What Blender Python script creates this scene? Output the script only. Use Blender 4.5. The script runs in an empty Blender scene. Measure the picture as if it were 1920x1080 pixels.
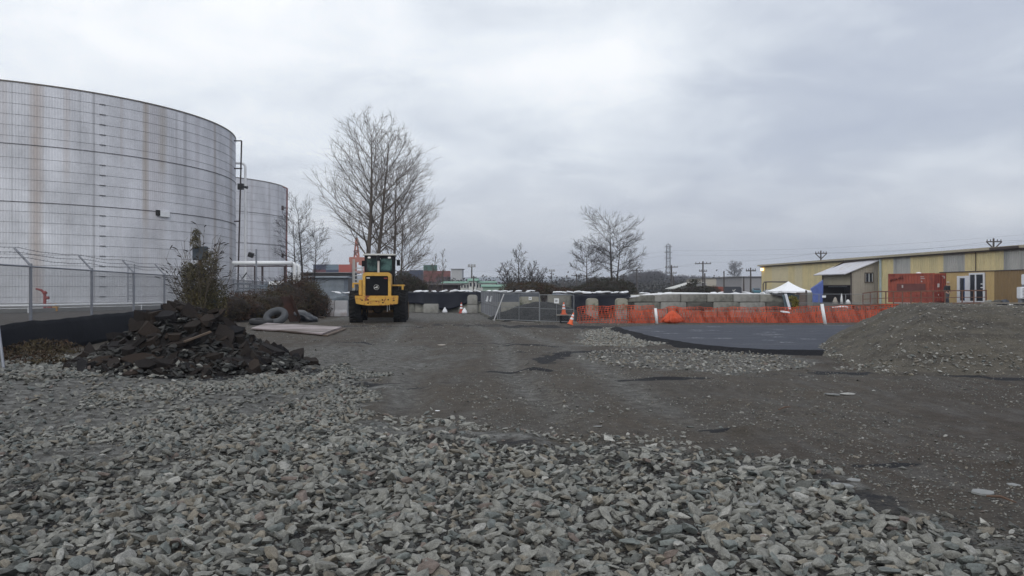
import bpy, bmesh, math, random
import numpy as np
from mathutils import Vector, Matrix, Euler
R = math.radians
PI = math.pi
random.seed(7)
RNG = np.random.default_rng(7)
SC = bpy.context.scene
COL = SC.collection
EYE = 1.7

# ------------------------------------------------------------------ camera
cam = bpy.data.cameras.new('camera')
cam.sensor_width = 36.0
cam.lens = 28.125
cam.clip_start = 0.1
cam.clip_end = 9000
camo = bpy.data.objects.new('camera', cam)
COL.objects.link(camo)
camo.location = (0, 0, EYE)
camo.rotation_euler = (R(90), 0, 0)
SC.camera = camo

# ------------------------------------------------------------------ world, sun, exposure
SUN_EL, SUN_AZ = 38, 165          # azimuth from +Y towards +X
w = bpy.data.worlds.new("World")
SC.world = w
w.use_nodes = True
nt = w.node_tree
for n in list(nt.nodes):
    nt.nodes.remove(n)


def N(t, typ, **kw):
    n = t.nodes.new(typ)
    for k, v in kw.items():
        if k.startswith('i_'):
            key = k[2:]
            n.inputs[int(key) if key.isdigit() else key.replace('_', ' ')].default_value = v
        else:
            setattr(n, k, v)
    return n


def mth(t, op, a, b=None, c=None, clamp=False):
    n = t.nodes.new('ShaderNodeMath')
    n.operation = op
    n.use_clamp = clamp
    for i, v in enumerate((a, b, c)):
        if v is None:
            continue
        if isinstance(v, (int, float)):
            n.inputs[i].default_value = v
        else:
            t.links.new(v, n.inputs[i])
    return n.outputs[0]


def ramp(t, fac, stops, interp='LINEAR'):
    n = t.nodes.new('ShaderNodeValToRGB')
    cr = n.color_ramp
    cr.interpolation = interp
    while len(cr.elements) < len(stops):
        cr.elements.new(0.5)
    for e, (p, c) in zip(cr.elements, stops):
        e.position = p
        e.color = (c, c, c, 1) if isinstance(c, (int, float)) else (c[0], c[1], c[2], 1)
    t.links.new(fac, n.inputs[0])
    return n.outputs[0]


def mixc(t, fac, a, b, blend='MIX'):
    n = t.nodes.new('ShaderNodeMix')
    n.data_type = 'RGBA'
    n.blend_type = blend
    for s, v in ((n.inputs[0], fac), (n.inputs[6], a), (n.inputs[7], b)):
        if isinstance(v, (int, float)):
            s.default_value = v
        elif isinstance(v, (tuple, list)):
            s.default_value = (v[0], v[1], v[2], 1)
        else:
            t.links.new(v, s)
    return n.outputs[2]


def noise(t, vec, scale, detail=3, rough=0.55, dist=0.0):
    n = t.nodes.new('ShaderNodeTexNoise')
    n.inputs['Scale'].default_value = scale
    n.inputs['Detail'].default_value = detail
    n.inputs['Roughness'].default_value = rough
    n.inputs['Distortion'].default_value = dist
    if vec is not None:
        t.links.new(vec, n.inputs['Vector'])
    return n.outputs[0]


sky = N(nt, 'ShaderNodeTexSky', sky_type='NISHITA', sun_disc=False)
sky.sun_elevation = R(SUN_EL)
sky.sun_rotation = R(SUN_AZ)
tc = N(nt, 'ShaderNodeTexCoord')
sep = N(nt, 'ShaderNodeSeparateXYZ')
nt.links.new(tc.outputs['Generated'], sep.inputs[0])
X, Y, Z = sep.outputs
zz = mth(nt, 'ADD', mth(nt, 'MAXIMUM', Z, 0.0), 0.22)
cx = mth(nt, 'DIVIDE', X, zz)
cy = mth(nt, 'DIVIDE', Y, zz)
cmb = N(nt, 'ShaderNodeCombineXYZ')
nt.links.new(cx, cmb.inputs[0])
nt.links.new(cy, cmb.inputs[1])
cmb.inputs[2].default_value = 3.7
n1 = noise(nt, cmb.outputs[0], 0.9, 5, 0.55, 0.3)
n2 = noise(nt, cmb.outputs[0], 2.6, 5, 0.55, 0.5)
# cloud brightness: brighter in the west (left), greyer in the east (right)
side = mth(nt, 'MULTIPLY', mth(nt, 'SUBTRACT', mth(nt, 'DIVIDE', X, mth(nt, 'ADD', mth(nt, 'ABSOLUTE', Y), 0.4)), 0.04), -0.50)


def blob(dx, dz, rad, amp, sx=1.0):
    ax = mth(nt, 'MULTIPLY', mth(nt, 'SUBTRACT', X, dx), 1.0 / sx)
    az = mth(nt, 'SUBTRACT', Z, dz)
    d2 = mth(nt, 'ADD', mth(nt, 'MULTIPLY', ax, ax), mth(nt, 'MULTIPLY', az, az))
    e = mth(nt, 'MULTIPLY', d2, -1.0 / (rad * rad))
    return mth(nt, 'MULTIPLY', mth(nt, 'EXPONENT', e), amp)


b = mth(nt, 'ADD', mth(nt, 'SUBTRACT', mth(nt, 'ADD', mth(nt, 'MULTIPLY', n1, 0.8), mth(nt, 'MULTIPLY', n2, 0.75)), 0.27), side)
for args in ((0.13, 0.27, 0.055, 0.34, 1.7), (0.02, 0.2, 0.08, 0.12, 2.2), (-0.2, 0.30, 0.14, 0.14, 1.8), (-0.56, 0.26, 0.05, -0.10, 2.0),
             (0.10, 0.06, 0.04, -0.04, 4.0), (0.30, 0.16, 0.09, -0.12, 1.4), (0.51, 0.07, 0.03, 0.2, 1.5)):
    b = mth(nt, 'ADD', b, blob(*args))
cloud = ramp(nt, b, [(0.05, (4.3, 4.75, 5.75)), (0.30, (5.1, 5.55, 6.4)), (0.48, (6.6, 7.05, 7.7)), (0.66, (8.1, 8.5, 8.95)), (0.86, (9.6, 9.75, 9.95))])
for e in cloud.node.color_ramp.elements:      # the ramp clamps above 1 in places: scale afterwards
    e.color = (e.color[0] / 10, e.color[1] / 10, e.color[2] / 10, 1)
vm = N(nt, 'ShaderNodeVectorMath', operation='SCALE')
nt.links.new(cloud, vm.inputs[0])
vm.inputs['Scale'].default_value = 11.9
# unseen sky behind the camera, brightened to lift the surfaces facing it
over = mth(nt, 'ADD', 1.0, mth(nt, 'ADD', mth(nt, 'MULTIPLY', mth(nt, 'MAXIMUM', Z, 0.0), 0.0), mth(nt, 'MULTIPLY', mth(nt, 'MAXIMUM', mth(nt, 'MULTIPLY', Y, -1.0), 0.0), 0.55)))
vm2 = N(nt, 'ShaderNodeVectorMath', operation='SCALE')
nt.links.new(vm.outputs[0], vm2.inputs[0])
nt.links.new(over, vm2.inputs['Scale'])
hz = ramp(nt, Z, [(0.0, 1.0), (0.16, 0.0)])
cl2 = mixc(nt, mth(nt, 'MULTIPLY', hz, 0.6), vm2.outputs[0], (8.3, 8.2, 8.5))
fin = mixc(nt, 0.94, sky.outputs[0], cl2)
bg = N(nt, 'ShaderNodeBackground', i_Strength=0.1)
nt.links.new(fin, bg.inputs[0])
wo = N(nt, 'ShaderNodeOutputWorld')
nt.links.new(bg.outputs[0], wo.inputs[0])

sun = bpy.data.lights.new('sun', 'SUN')
sun.energy = 0.9
sun.angle = R(20)
sun.color = (1.0, 0.96, 0.9)
suno = bpy.data.objects.new('sun', sun)
COL.objects.link(suno)
sd = Vector((math.sin(R(SUN_AZ)) * math.cos(R(SUN_EL)), math.cos(R(SUN_AZ)) * math.cos(R(SUN_EL)), math.sin(R(SUN_EL))))
suno.rotation_euler = sd.to_track_quat('Z', 'Y').to_euler()
suno.location = sd * 60
SC.view_settings.view_transform = 'Standard'
SC.view_settings.look = 'None'
SC.view_settings.exposure = 0.0
SC.view_settings.gamma = 1.0
SC.cycles.volume_bounces = 0
SC.cycles.max_bounces = 5


# ------------------------------------------------------------------ helpers
def P(x, D, y=None):
    """point seen at picture x (1920 wide), depth D metres, height line y"""
    X_ = (x - 960) * D / 1500
    return Vector((X_, D, EYE - (y - 540) * D / 1500)) if y is not None else Vector((X_, D, 0))


def G(x, y, z=0.0):
    D = (EYE - z) * 1500 / (y - 540)
    return Vector(((x - 960) * D / 1500, D, z))


class MB:
    def __init__(s):
        s.v = []
        s.f = []
        s.m = []
        s.mi = 0

    def add(s, vs, fs):
        o = len(s.v)
        s.v.extend([tuple(q) for q in vs])
        s.f.extend([tuple(i + o for i in f) for f in fs])
        s.m.extend([s.mi] * len(fs))
        return s

    def box(s, c, d, rot=(0, 0, 0), top=None):
        """c centre, d full size; top=(sx,sy) scales the top face"""
        hx, hy, hz_ = d[0] / 2, d[1] / 2, d[2] / 2
        tx, ty = top or (1, 1)
        vs = [(-hx, -hy, -hz_), (hx, -hy, -hz_), (hx, hy, -hz_), (-hx, hy, -hz_),
              (-hx * tx, -hy * ty, hz_), (hx * tx, -hy * ty, hz_), (hx * tx, hy * ty, hz_), (-hx * tx, hy * ty, hz_)]
        e = Euler(rot).to_matrix()
        vs = [e @ Vector(q) + Vector(c) for q in vs]
        return s.add(vs, [(3, 2, 1, 0), (4, 5, 6, 7), (0, 1, 5, 4), (1, 2, 6, 5), (2, 3, 7, 6), (3, 0, 4, 7)])

    def bar(s, p, q, wd, h=None):
        p, q = Vector(p), Vector(q)
        h = h or wd
        d = (q - p)
        L = d.length
        if L < 1e-6:
            return s
        m = d.to_track_quat('Z', 'Y').to_matrix()
        vs = []
        for z in (0, L):
            for a, b_ in ((-1, -1), (1, -1), (1, 1), (-1, 1)):
                vs.append(p + m @ Vector((a * wd / 2, b_ * h / 2, z)))
        return s.add(vs, [(3, 2, 1, 0), (4, 5, 6, 7), (0, 1, 5, 4), (1, 2, 6, 5), (2, 3, 7, 6), (3, 0, 4, 7)])

    def tube(s, pts, r, n=8, caps=True):
        k = len(pts)
        rs = r if isinstance(r, (list, tuple)) else [r] * k
        pts = [Vector(p) for p in pts]
        vs = []
        prev = None
        for i, p in enumerate(pts):
            d = (pts[min(i + 1, k - 1)] - pts[max(i - 1, 0)])
            d.normalize()
            if prev is None:
                a = Vector((1, 0, 0)) if abs(d.x) < 0.8 else Vector((0, 1, 0))
                u = d.cross(a)
            else:
                u = prev - d * prev.dot(d)
            u.normalize()
            prev = u
            v_ = d.cross(u)
            for j in range(n):
                t = 2 * PI * j / n
                vs.append(p + (u * math.cos(t) + v_ * math.sin(t)) * rs[i])
        fs = []
        for i in range(k - 1):
            for j in range(n):
                a = i * n + j
                b_ = i * n + (j + 1) % n
                fs.append((a, b_, b_ + n, a + n))
        if caps:
            fs.append(tuple(range(n - 1, -1, -1)))
            fs.append(tuple((k - 1) * n + j for j in range(n)))
        return s.add(vs, fs)

    def cyl(s, p, q, r, n=16, r2=None):
        return s.tube([p, q], [r, r if r2 is None else r2], n)

    def prism(s, poly, axis, a, b_):
        """poly 2D extruded along axis ('x','y','z') from a to b"""
        def mk(u, v_, t):
            return {'x': (t, u, v_), 'y': (u, t, v_), 'z': (u, v_, t)}[axis]
        n = len(poly)
        vs = [mk(u, v_, a) for u, v_ in poly] + [mk(u, v_, b_) for u, v_ in poly]
        fs = [tuple(range(n)), tuple(range(2 * n - 1, n - 1, -1))]
        fs += [(i, i + n, (i + 1) % n + n, (i + 1) % n) for i in range(n)]
        return s.add(vs, fs)

    def lathe(s, prof, n=24, c=(0, 0, 0), axis='z'):
        vs, fs = [], []
        for r, h in prof:
            for j in range(n):
                t = 2 * PI * j / n
                a, b_ = r * math.cos(t), r * math.sin(t)
                v_ = {'z': (a, b_, h), 'x': (h, a, b_), 'y': (a, h, b_)}[axis]
                vs.append((v_[0] + c[0], v_[1] + c[1], v_[2] + c[2]))
        for i in range(len(prof) - 1):
            for j in range(n):
                a, b_ = i * n + j, i * n + (j + 1) % n
                fs.append((a, b_, b_ + n, a + n))
        return s.add(vs, fs)

    def build(s, name, m, parent=None, smooth=False, bevel=0, loc=None, fix=True):
        me = bpy.data.meshes.new(name)
        me.from_pydata(s.v, [], s.f)
        ms = m if isinstance(m, (list, tuple)) else [m]
        for q in ms:
            me.materials.append(q)
        if len(ms) > 1:
            me.polygons.foreach_set('material_index', s.m)
        if bevel or fix:
            bm = bmesh.new()
            bm.from_mesh(me)
            if fix:
                bmesh.ops.recalc_face_normals(bm, faces=bm.faces)
            if bevel:
                bmesh.ops.bevel(bm, geom=list(bm.edges), offset=bevel, segments=2, affect='EDGES', clamp_overlap=True)
            bm.to_mesh(me)
            bm.free()
        if smooth:
            me.polygons.foreach_set('use_smooth', [True] * len(me.polygons))
        o = bpy.data.objects.new(name, me)
        COL.objects.link(o)
        if parent is not None:
            o.parent = parent
        if loc is not None:
            o.location = loc
        return o


def npmesh(name, V, F, m, parent=None, colors=None, smooth=False):
    """V (n,3), F (k,3|4) numpy"""
    me = bpy.data.meshes.new(name)
    k, c = F.shape
    me.vertices.add(len(V))
    me.vertices.foreach_set('co', V.astype(np.float32).ravel())
    me.loops.add(k * c)
    me.loops.foreach_set('vertex_index', F.astype(np.int32).ravel())
    me.polygons.add(k)
    me.polygons.foreach_set('loop_start', np.arange(0, k * c, c, dtype=np.int32))
    try:
        me.polygons.foreach_set('loop_total', np.full(k, c, dtype=np.int32))
    except Exception:
        pass
    me.polygons.foreach_set('use_smooth', np.full(k, smooth, dtype=bool))
    me.update(calc_edges=True)
    if colors is not None:
        a = me.color_attributes.new('tone', 'FLOAT_COLOR', 'POINT')
        cc = np.ones((len(V), 4), dtype=np.float32)
        cc[:, :3] = colors
        a.data.foreach_set('color', cc.ravel())
    me.materials.append(m)
    o = bpy.data.objects.new(name, me)
    COL.objects.link(o)
    if parent is not None:
        o.parent = parent
    return o


def tag(o, label=None, cat=None, group=None, kind=None):
    if label:
        o['label'] = label
    if cat:
        o['category'] = cat
    if group:
        o['group'] = group
    if kind:
        o['kind'] = kind
    return o


def thing(name, label, cat, loc=(0, 0, 0), rz=0, group=None):
    o = bpy.data.objects.new(name, None)
    o.empty_display_size = 0.2
    COL.objects.link(o)
    o.location = loc
    o.rotation_euler = (0, 0, rz)
    return tag(o, label, cat, group)


def kids(o):
    return [c for c in bpy.data.objects if c.parent == o]


def dup(o, loc=None, rz=None, label=None, parent=None):
    c = o.copy()
    COL.objects.link(c)
    if parent is not None:
        c.parent = parent
    if loc is not None:
        c.location = loc
    if rz is not None:
        c.rotation_euler = (0, 0, rz)
    if label:
        c['label'] = label
    for ch in kids(o):
        dup(ch, parent=c)
    return c


# value noise for geometry
_T = RNG.random((256, 256))


def vn(x, y):
    x = np.asarray(x, float)
    y = np.asarray(y, float)
    xi, yi = np.floor(x).astype(int), np.floor(y).astype(int)
    fx, fy = x - xi, y - yi
    fx = fx * fx * (3 - 2 * fx)
    fy = fy * fy * (3 - 2 * fy)
    a = _T[xi % 256, yi % 256]
    b_ = _T[(xi + 1) % 256, yi % 256]
    c = _T[xi % 256, (yi + 1) % 256]
    d = _T[(xi + 1) % 256, (yi + 1) % 256]
    return (a * (1 - fx) + b_ * fx) * (1 - fy) + (c * (1 - fx) + d * fx) * fy


def fbm(x, y, o=4):
    s_, a, t = 0, 0.5, 0
    for i in range(o):
        s_ = s_ + a * vn(x * 2 ** i + 17 * i, y * 2 ** i + 31 * i)
        t += a
        a *= 0.5
    return s_ / t


def sst(a, b_, x):
    t = np.clip((x - a) / (b_ - a), 0, 1)
    return t * t * (3 - 2 * t)


def gh(x, y):
    """ground height"""
    x = np.asarray(x, float)
    y = np.asarray(y, float)
    near = 1 - sst(32, 60, y)
    side_ = 1 - sst(18, 30, np.abs(x))
    k = near * side_
    h = (fbm(x * 0.35, y * 0.35, 3) - 0.5) * 0.09 + (fbm(x * 1.7, y * 1.7, 3) - 0.5) * 0.035
    # wheel ruts along the track
    for rx, wd in ((-1.6, .25), (0.3, .25), (-3.7, .2)):
        cx_ = rx + 0.06 * (y - 10) * (-0.4) + 0.3 * np.sin(y * 0.22)
        h = h - 0.045 * np.exp(-((x - cx_) / wd) ** 2) + .025 * np.exp(-((np.abs(x - cx_) - wd * 1.7) / (wd * .6)) ** 2) * (.4 + vn(x * 3, y * 3))
    for (bx0, by0, rx, ry, hh_) in ((2.78, 9.55, .30, .10, .075), (4.85, 7.72, .22, .07, .055), (.45, 16.3, .5, .25, .08), (2.9, 14.9, .45, .12, .05), (2.0, 20.5, 1.6, .25, .06)):
        h = h + hh_ * np.exp(-((x - bx0) / rx) ** 2 - ((y - by0) / ry) ** 2)
    left = sst(6.0, 9.5, -x) * (1 - sst(19, 24, y))
    return h * k + 0.14 * left * k


def inpoly(px, py, poly):
    ins = np.zeros(px.shape, bool)
    n = len(poly)
    for i in range(n):
        x1, y1 = poly[i]
        x2, y2 = poly[(i + 1) % n]
        c = ((y1 > py) != (y2 > py)) & (px < (x2 - x1) * (py - y1) / (y2 - y1 + 1e-12) + x1)
        ins ^= c
    return ins


def wpoly(pts, z=0.0):
    return [(G(x, y, z).x, G(x, y, z).y) for x, y in pts]


# ------------------------------------------------------------------ materials
MATS = {}


def mat(name, col, rough=0.7, metal=0.0, var=0.15, scale=4.0, bump=0.0, bscale=30.0, col2=None, cut=0.55, c2scale=1.5,
        coord='Object', emit=None, trans=0.0, streak=None, objrand=0.0, soft=0.08, spec=None):
    if name in MATS:
        return MATS[name]
    m = bpy.data.materials.new(name)
    m.use_nodes = True
    t = m.node_tree
    bs = t.nodes['Principled BSDF']
    c_ = N(t, 'ShaderNodeTexCoord').outputs[coord]
    if streak:
        mp = N(t, 'ShaderNodeMapping')
        mp.inputs['Scale'].default_value = streak
        t.links.new(c_, mp.inputs[0])
        c_s = mp.outputs[0]
    else:
        c_s = c_
    base = col
    if col2 is not None:
        f = noise(t, c_s, c2scale, 5, 0.6)
        f = ramp(t, f, [(max(0, cut - soft), 0.0), (min(1, cut + soft), 1.0)])
        base = mixc(t, f, col, col2)
    f2 = noise(t, c_, scale, 5, 0.65)
    v = ramp(t, f2, [(0.25, 1 - var), (0.75, 1 + var)])
    v.node.color_ramp.elements[0].color = (1 - var,) * 3 + (1,)
    br = mth(t, 'ADD', mth(t, 'MULTIPLY', mth(t, 'SUBTRACT', f2, 0.5), 4 * var), 1.0)
    if objrand:
        oi = N(t, 'ShaderNodeObjectInfo')
        br = mth(t, 'MULTIPLY', br, mth(t, 'ADD', mth(t, 'MULTIPLY', oi.outputs['Random'], 2 * objrand), 1 - objrand))
    t.nodes.remove(v.node)
    cb = N(t, 'ShaderNodeCombineColor')
    for i in range(3):
        t.links.new(br, cb.inputs[i])
    out = mixc(t, 1.0, base, cb.outputs[0], 'MULTIPLY')
    t.links.new(out, bs.inputs['Base Color'])
    bs.inputs['Roughness'].default_value = rough
    bs.inputs['Metallic'].default_value = metal
    if spec is not None:
        bs.inputs['Specular IOR Level'].default_value = spec
    if trans:
        bs.inputs['Transmission Weight'].default_value = trans
        bs.inputs['IOR'].default_value = 1.1
    if emit:
        bs.inputs['Emission Color'].default_value = (*emit[0], 1)
        bs.inputs['Emission Strength'].default_value = emit[1]
    if bump:
        bn = noise(t, c_, bscale, 4, 0.6)
        bp = N(t, 'ShaderNodeBump', i_Strength=min(1.0, bump), i_Distance=0.02)
        t.links.new(bn, bp.inputs['Height'])
        t.links.new(bp.outputs[0], bs.inputs['Normal'])
    MATS[name] = m
    return m


def stone_mat(name, use_obj, scale=1.0):
    m = bpy.data.materials.new(name)
    m.use_nodes = True
    t = m.node_tree
    bs = t.nodes['Principled BSDF']
    geo = N(t, 'ShaderNodeNewGeometry')
    if use_obj:
        c = N(t, 'ShaderNodeObjectInfo').outputs['Color']
    else:
        at = N(t, 'ShaderNodeAttribute', attribute_name='tone')
        c = at.outputs['Color']
    f = noise(t, geo.outputs['Position'], 22 * scale, 5, 0.7)
    g = noise(t, geo.outputs['Position'], 160 * scale, 3, 0.7)
    br = mth(t, 'ADD', mth(t, 'ADD', mth(t, 'MULTIPLY', mth(t, 'SUBTRACT', f, 0.5), 2.0), 1.0), mth(t, 'MULTIPLY', mth(t, 'SUBTRACT', g, 0.5), 1.9))
    cb = N(t, 'ShaderNodeCombineColor')
    for i in range(3):
        t.links.new(br, cb.inputs[i])
    t.links.new(mixc(t, 1.0, c, cb.outputs[0], 'MULTIPLY'), bs.inputs['Base Color'])
    bs.inputs['Roughness'].default_value = 0.75
    bp = N(t, 'ShaderNodeBump', i_Strength=0.6, i_Distance=0.01)
    t.links.new(noise(t, geo.outputs['Position'], 60 * scale, 4, 0.7), bp.inputs['Height'])
    t.links.new(bp.outputs[0], bs.inputs['Normal'])
    return m


M_STONE = stone_mat('stone_mixed', False)
M_STONE_O = stone_mat('stone_object', True)

galv = mat('galvanised_steel', (0.20, 0.21, 0.235), 0.55, 0.2, 0.12, 8)
wire = mat('fence_wire', (0.13, 0.135, 0.15), 0.6, 0.3, 0.05, 3)
conc = mat('concrete_block', (0.21, 0.205, 0.18), 0.9, 0, 0.16, 3, 0.5, 25, col2=(0.10, 0.10, 0.085), cut=0.56, c2scale=1.2, objrand=0.14, coord='Object')
concm = mat('mossy_concrete', (0.27, 0.26, 0.21), 0.9, 0, 0.15, 4, 0.5, 25, col2=(0.07, 0.08, 0.045), cut=0.55, c2scale=2.4)
tarp = mat('navy_tarp', (0.005, 0.0065, 0.014), 0.6, 0, 0.3, 2, 0.4, 3, spec=.25)
silt = mat('silt_fabric', (0.004, 0.005, 0.009), 0.8, 0, 0.35, 1.5, 0.3, 5, spec=.15)
white_p = mat('white_plastic', (0.72, 0.73, 0.74), 0.5, 0, 0.08, 5)
bagm = mat('sandbag_white', (0.66, 0.67, 0.69), 0.6, 0, 0.12, 8, 0.6, 20, objrand=0.12)
orange = mat('orange_net', (0.55, 0.075, 0.02), 0.7, 0, 0.3, 1.3, col2=(0.38, 0.055, 0.02), cut=.5, c2scale=1.0)
black = mat('black_rubber', (0.018, 0.018, 0.02), 0.75, 0, 0.25, 8, 0.5, 20)
rust = mat('rusty_steel', (0.030, 0.012, 0.008), 0.9, 0, 0.3, 5, 0.5, 25, spec=.2, col2=(0.018, 0.009, 0.007), cut=0.5)
bark = mat('tree_bark', (0.105, 0.085, 0.07), 0.9, 0, 0.2, 2)
bark2 = mat('dark_bark', (0.045, 0.038, 0.035), 0.9, 0, 0.2, 2)
wood = mat('weathered_wood', (0.085, 0.06, 0.042), 0.85, 0, 0.25, 5, 0.4, 30)
wpole = mat('pole_wood', (0.06, 0.05, 0.045), 0.9, 0, 0.15, 2)

# ------------------------------------------------------------------ ground
DARK = []   # (x, y, rx, ry, rot) soft dark asphalt-dust patches, metres


def pxell(x0, y0, x1, y1, wy, k=1.0):
    a, b_ = G(x0, y0), G(x1, y1)
    DARK.append(((a.x + b_.x) / 2, (a.y + b_.y) / 2, (b_ - a).length / 2 + .2, wy, math.atan2(b_.y - a.y, b_.x - a.x), k))


pxell(870, 609, 1090, 614, .9)
pxell(960, 612, 1010, 611, .9, .7)
pxell(1060, 614, 1150, 613, 1.0)
pxell(950, 646, 1035, 650, .22)
pxell(870, 645, 960, 643, .12, .6)
pxell(945, 697, 1018, 695, .28, 1.2)
pxell(1015, 676, 1050, 664, .25, .8)
pxell(1040, 661, 1200, 657, .25, .9)
pxell(1190, 657, 1420, 664, .3, .9)
pxell(1225, 713, 1290, 711, .16, 1.1)
pxell(1160, 684, 1190, 684, .1, .7)
pxell(1370, 806, 1420, 806, .10, 1.0)
pxell(1630, 872, 1690, 870, .07, .8)
pxell(1545, 700, 1680, 697, .35, 1.1)
pxell(1660, 692, 1760, 698, .3, 1.0)
pxell(1750, 700, 1920, 712, .25, 1.0)
pxell(640, 641, 720, 645, .15, .5)
pxell(560, 695, 600, 690, .5, .7)
pxell(80, 690, 560, 712, .7, .9)
pxell(650, 612, 770, 612, .5, .5)


def grid_axis(lo, hi, step_fn, far):
    a = [lo]
    while a[-1] < hi:
        a.append(a[-1] + step_fn(a[-1]))
    s_ = step_fn(hi)
    while a[-1] < far:
        s_ *= 1.35
        a.append(a[-1] + s_)
    return a


xr = grid_axis(0, 14, lambda q: 0.11 if q < 8 else 0.2, 3000)
xs = np.array([-q for q in xr[::-1]] + xr[1:])
yf = grid_axis(3.0, 46, lambda q: 0.07 + 0.007 * max(0, q - 5), 3000)
yb = [3.0 - 0.4, 1.5, 0, -4, -12, -40, -120, -400, -1500, -3000]
ys = np.array(yb[::-1] + yf)
gx, gy = np.meshgrid(xs, ys)
gz = gh(gx, gy)
V = np.stack([gx.ravel(), gy.ravel(), gz.ravel()], 1)
nx, ny = len(xs), len(ys)
ii = (np.arange(ny - 1)[:, None] * nx + np.arange(nx - 1)[None, :]).ravel()
F = np.stack([ii, ii + 1, ii + nx + 1, ii + nx], 1)

# material masks: R = asphalt dust and painted shade under the stone bed, G = grey gravel, B = brown mud
m_dark = np.zeros(len(V))
wx = (fbm(V[:, 0] * 1.1, V[:, 1] * 1.1) - .5)
wx2 = (fbm(V[:, 0] * 4.1, V[:, 1] * 3.3, 3) - .5)
for (ex, ey, rx, ry, ro, k) in DARK:
    dx, dy = V[:, 0] - ex, V[:, 1] - ey
    u = (dx * math.cos(ro) + dy * math.sin(ro)) / rx
    v_ = (-dx * math.sin(ro) + dy * math.cos(ro)) / ry
    d = np.sqrt(u * u + v_ * v_) + wx * 1.6 + wx2 * 2.4
    m_dark = np.maximum(m_dark, np.clip(1.5 * k * (1 - sst(.6, 1.4, d)), 0, 1))
POLY_BIG = wpoly([(-260, 1230), (-260, 905), (150, 880), (330, 850), (560, 800), (700, 786), (860, 800), (960, 812), (1150, 826), (1350, 846),
                  (1500, 864), (1600, 900), (1690, 955), (1850, 1005), (2080, 1045), (2120, 1230)])
POLY_LEFT = wpoly([(-260, 905), (-260, 672), (0, 668), (150, 690), (300, 712), (460, 712), (600, 685), (690, 690), (705, 735), (700, 786), (560, 800), (330, 850), (150, 880)])
POLY_TAN = wpoly([(1085, 648), (1100, 620), (1150, 613), (1190, 632), (1260, 645), (1180, 652)])
POLY_BAND = wpoly([(1080, 672), (1120, 656), (1300, 654), (1480, 664), (1540, 680), (1500, 692), (1380, 700), (1250, 694)])
jx = V[:, 0] + wx * 1.5
jy = V[:, 1] + wx * 1.5
m_gr = (inpoly(jx, jy, POLY_BIG) | inpoly(jx, jy, POLY_LEFT)).astype(float)
m_gr = np.maximum(m_gr, 0.9 * inpoly(jx, jy, POLY_TAN))
m_gr = np.maximum(m_gr, 0.6 * inpoly(jx, jy, POLY_BAND))
m_gr = np.maximum(m_gr, .8 * (1 - sst(.6, 1.5, np.hypot((V[:, 0] + 4.0) / 2.2, (V[:, 1] - 19) / 5.0) + wx * 1.5)))
m_gr = np.maximum(m_gr, .7 * sst(38, 44, V[:, 1]) * (np.abs(V[:, 0] + 2) < 8))
m_bed_shade = (inpoly(jx, jy - .3, POLY_BIG) & inpoly(jx, jy + .8, POLY_BIG)).astype(float)
m_gr = m_gr * (1 - .9 * m_bed_shade)
m_dark = np.maximum(m_dark, .42 * m_bed_shade)  # shade in the gaps between bed stones, painted into the ground
m_br = sst(.52, .62, fbm(V[:, 0] * .25 + 9, V[:, 1] * .25)) * 1.0
lane = np.zeros(len(V))
for lx0, lx1, wd in ((.9, -1.6, .34), (2.5, -.1, .34), (-1.5, -5.2, .3)):
    lxx = lx0 + (lx1 - lx0) * (V[:, 1] - 9) / 28 + .25 * np.sin(V[:, 1] * .25 + lx0)
    lane = np.maximum(lane, np.exp(-((V[:, 0] - lxx) / wd) ** 2))
lane *= sst(9, 13, V[:, 1]) * (1 - sst(34, 44, V[:, 1]))
m_gr = np.maximum(m_gr, .75 * lane)
m_br *= 1 - lane
gmat = bpy.data.materials.new('packed_dirt')
gmat.use_nodes = True
t = gmat.node_tree
bs = t.nodes['Principled BSDF']
pos = N(t, 'ShaderNodeNewGeometry').outputs['Position']
at = N(t, 'ShaderNodeAttribute', attribute_name='tone')
sp = N(t, 'ShaderNodeSeparateColor')
t.links.new(at.outputs['Color'], sp.inputs[0])
nb_ = noise(t, pos, 0.55, 6, 0.65)
nm_ = noise(t, pos, 5, 6, 0.75)
nf_ = noise(t, pos, 38, 4, 0.8)
dirt = mixc(t, ramp(t, nb_, [(.35, 0.0), (.65, 1.0)]), (0.059, 0.051, 0.042), (0.070, 0.057, 0.043))
dirt = mixc(t, sp.outputs[2], dirt, (0.054, 0.043, 0.033))
# long tyre-smeared streaks and blotches of finer grey grit
mps = N(t, 'ShaderNodeMapping')
mps.inputs['Scale'].default_value = (1.6, .45, 1)
mps.inputs['Rotation'].default_value = (0, 0, .25)
t.links.new(pos, mps.inputs[0])
ns_ = noise(t, mps.outputs[0], 1.4, 6, .7, .6)
dirt = mixc(t, ramp(t, ns_, [(.48, 0.0), (.64, .7)]), dirt, (0.092, 0.087, 0.080))
ns2 = noise(t, mps.outputs[0], 2.6, 6, .75, 1.0)
dirt = mixc(t, ramp(t, ns2, [(.55, 0.0), (.68, .8)]), dirt, (0.034, 0.029, 0.025))
gr = mixc(t, ramp(t, nm_, [(.35, 0.0), (.6, 1.0)]), (0.060, 0.060, 0.057), (0.145, 0.145, 0.137))
gmix = mth(t, 'MULTIPLY', sp.outputs[1], ramp(t, nm_, [(.3, 0.55), (.6, 1.0)]))
c1 = mixc(t, gmix, dirt, gr)
dk = ramp(t, mth(t, 'ADD', sp.outputs[0], mth(t, 'MULTIPLY', mth(t, 'SUBTRACT', nm_, .5), 1.0)), [(.28, 0.0), (.5, 1.0)])
c1 = mixc(t, dk, c1, (0.010, 0.010, 0.012))
vo = N(t, 'ShaderNodeTexVoronoi', i_Scale=34.0)
t.links.new(pos, vo.inputs['Vector'])
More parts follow.
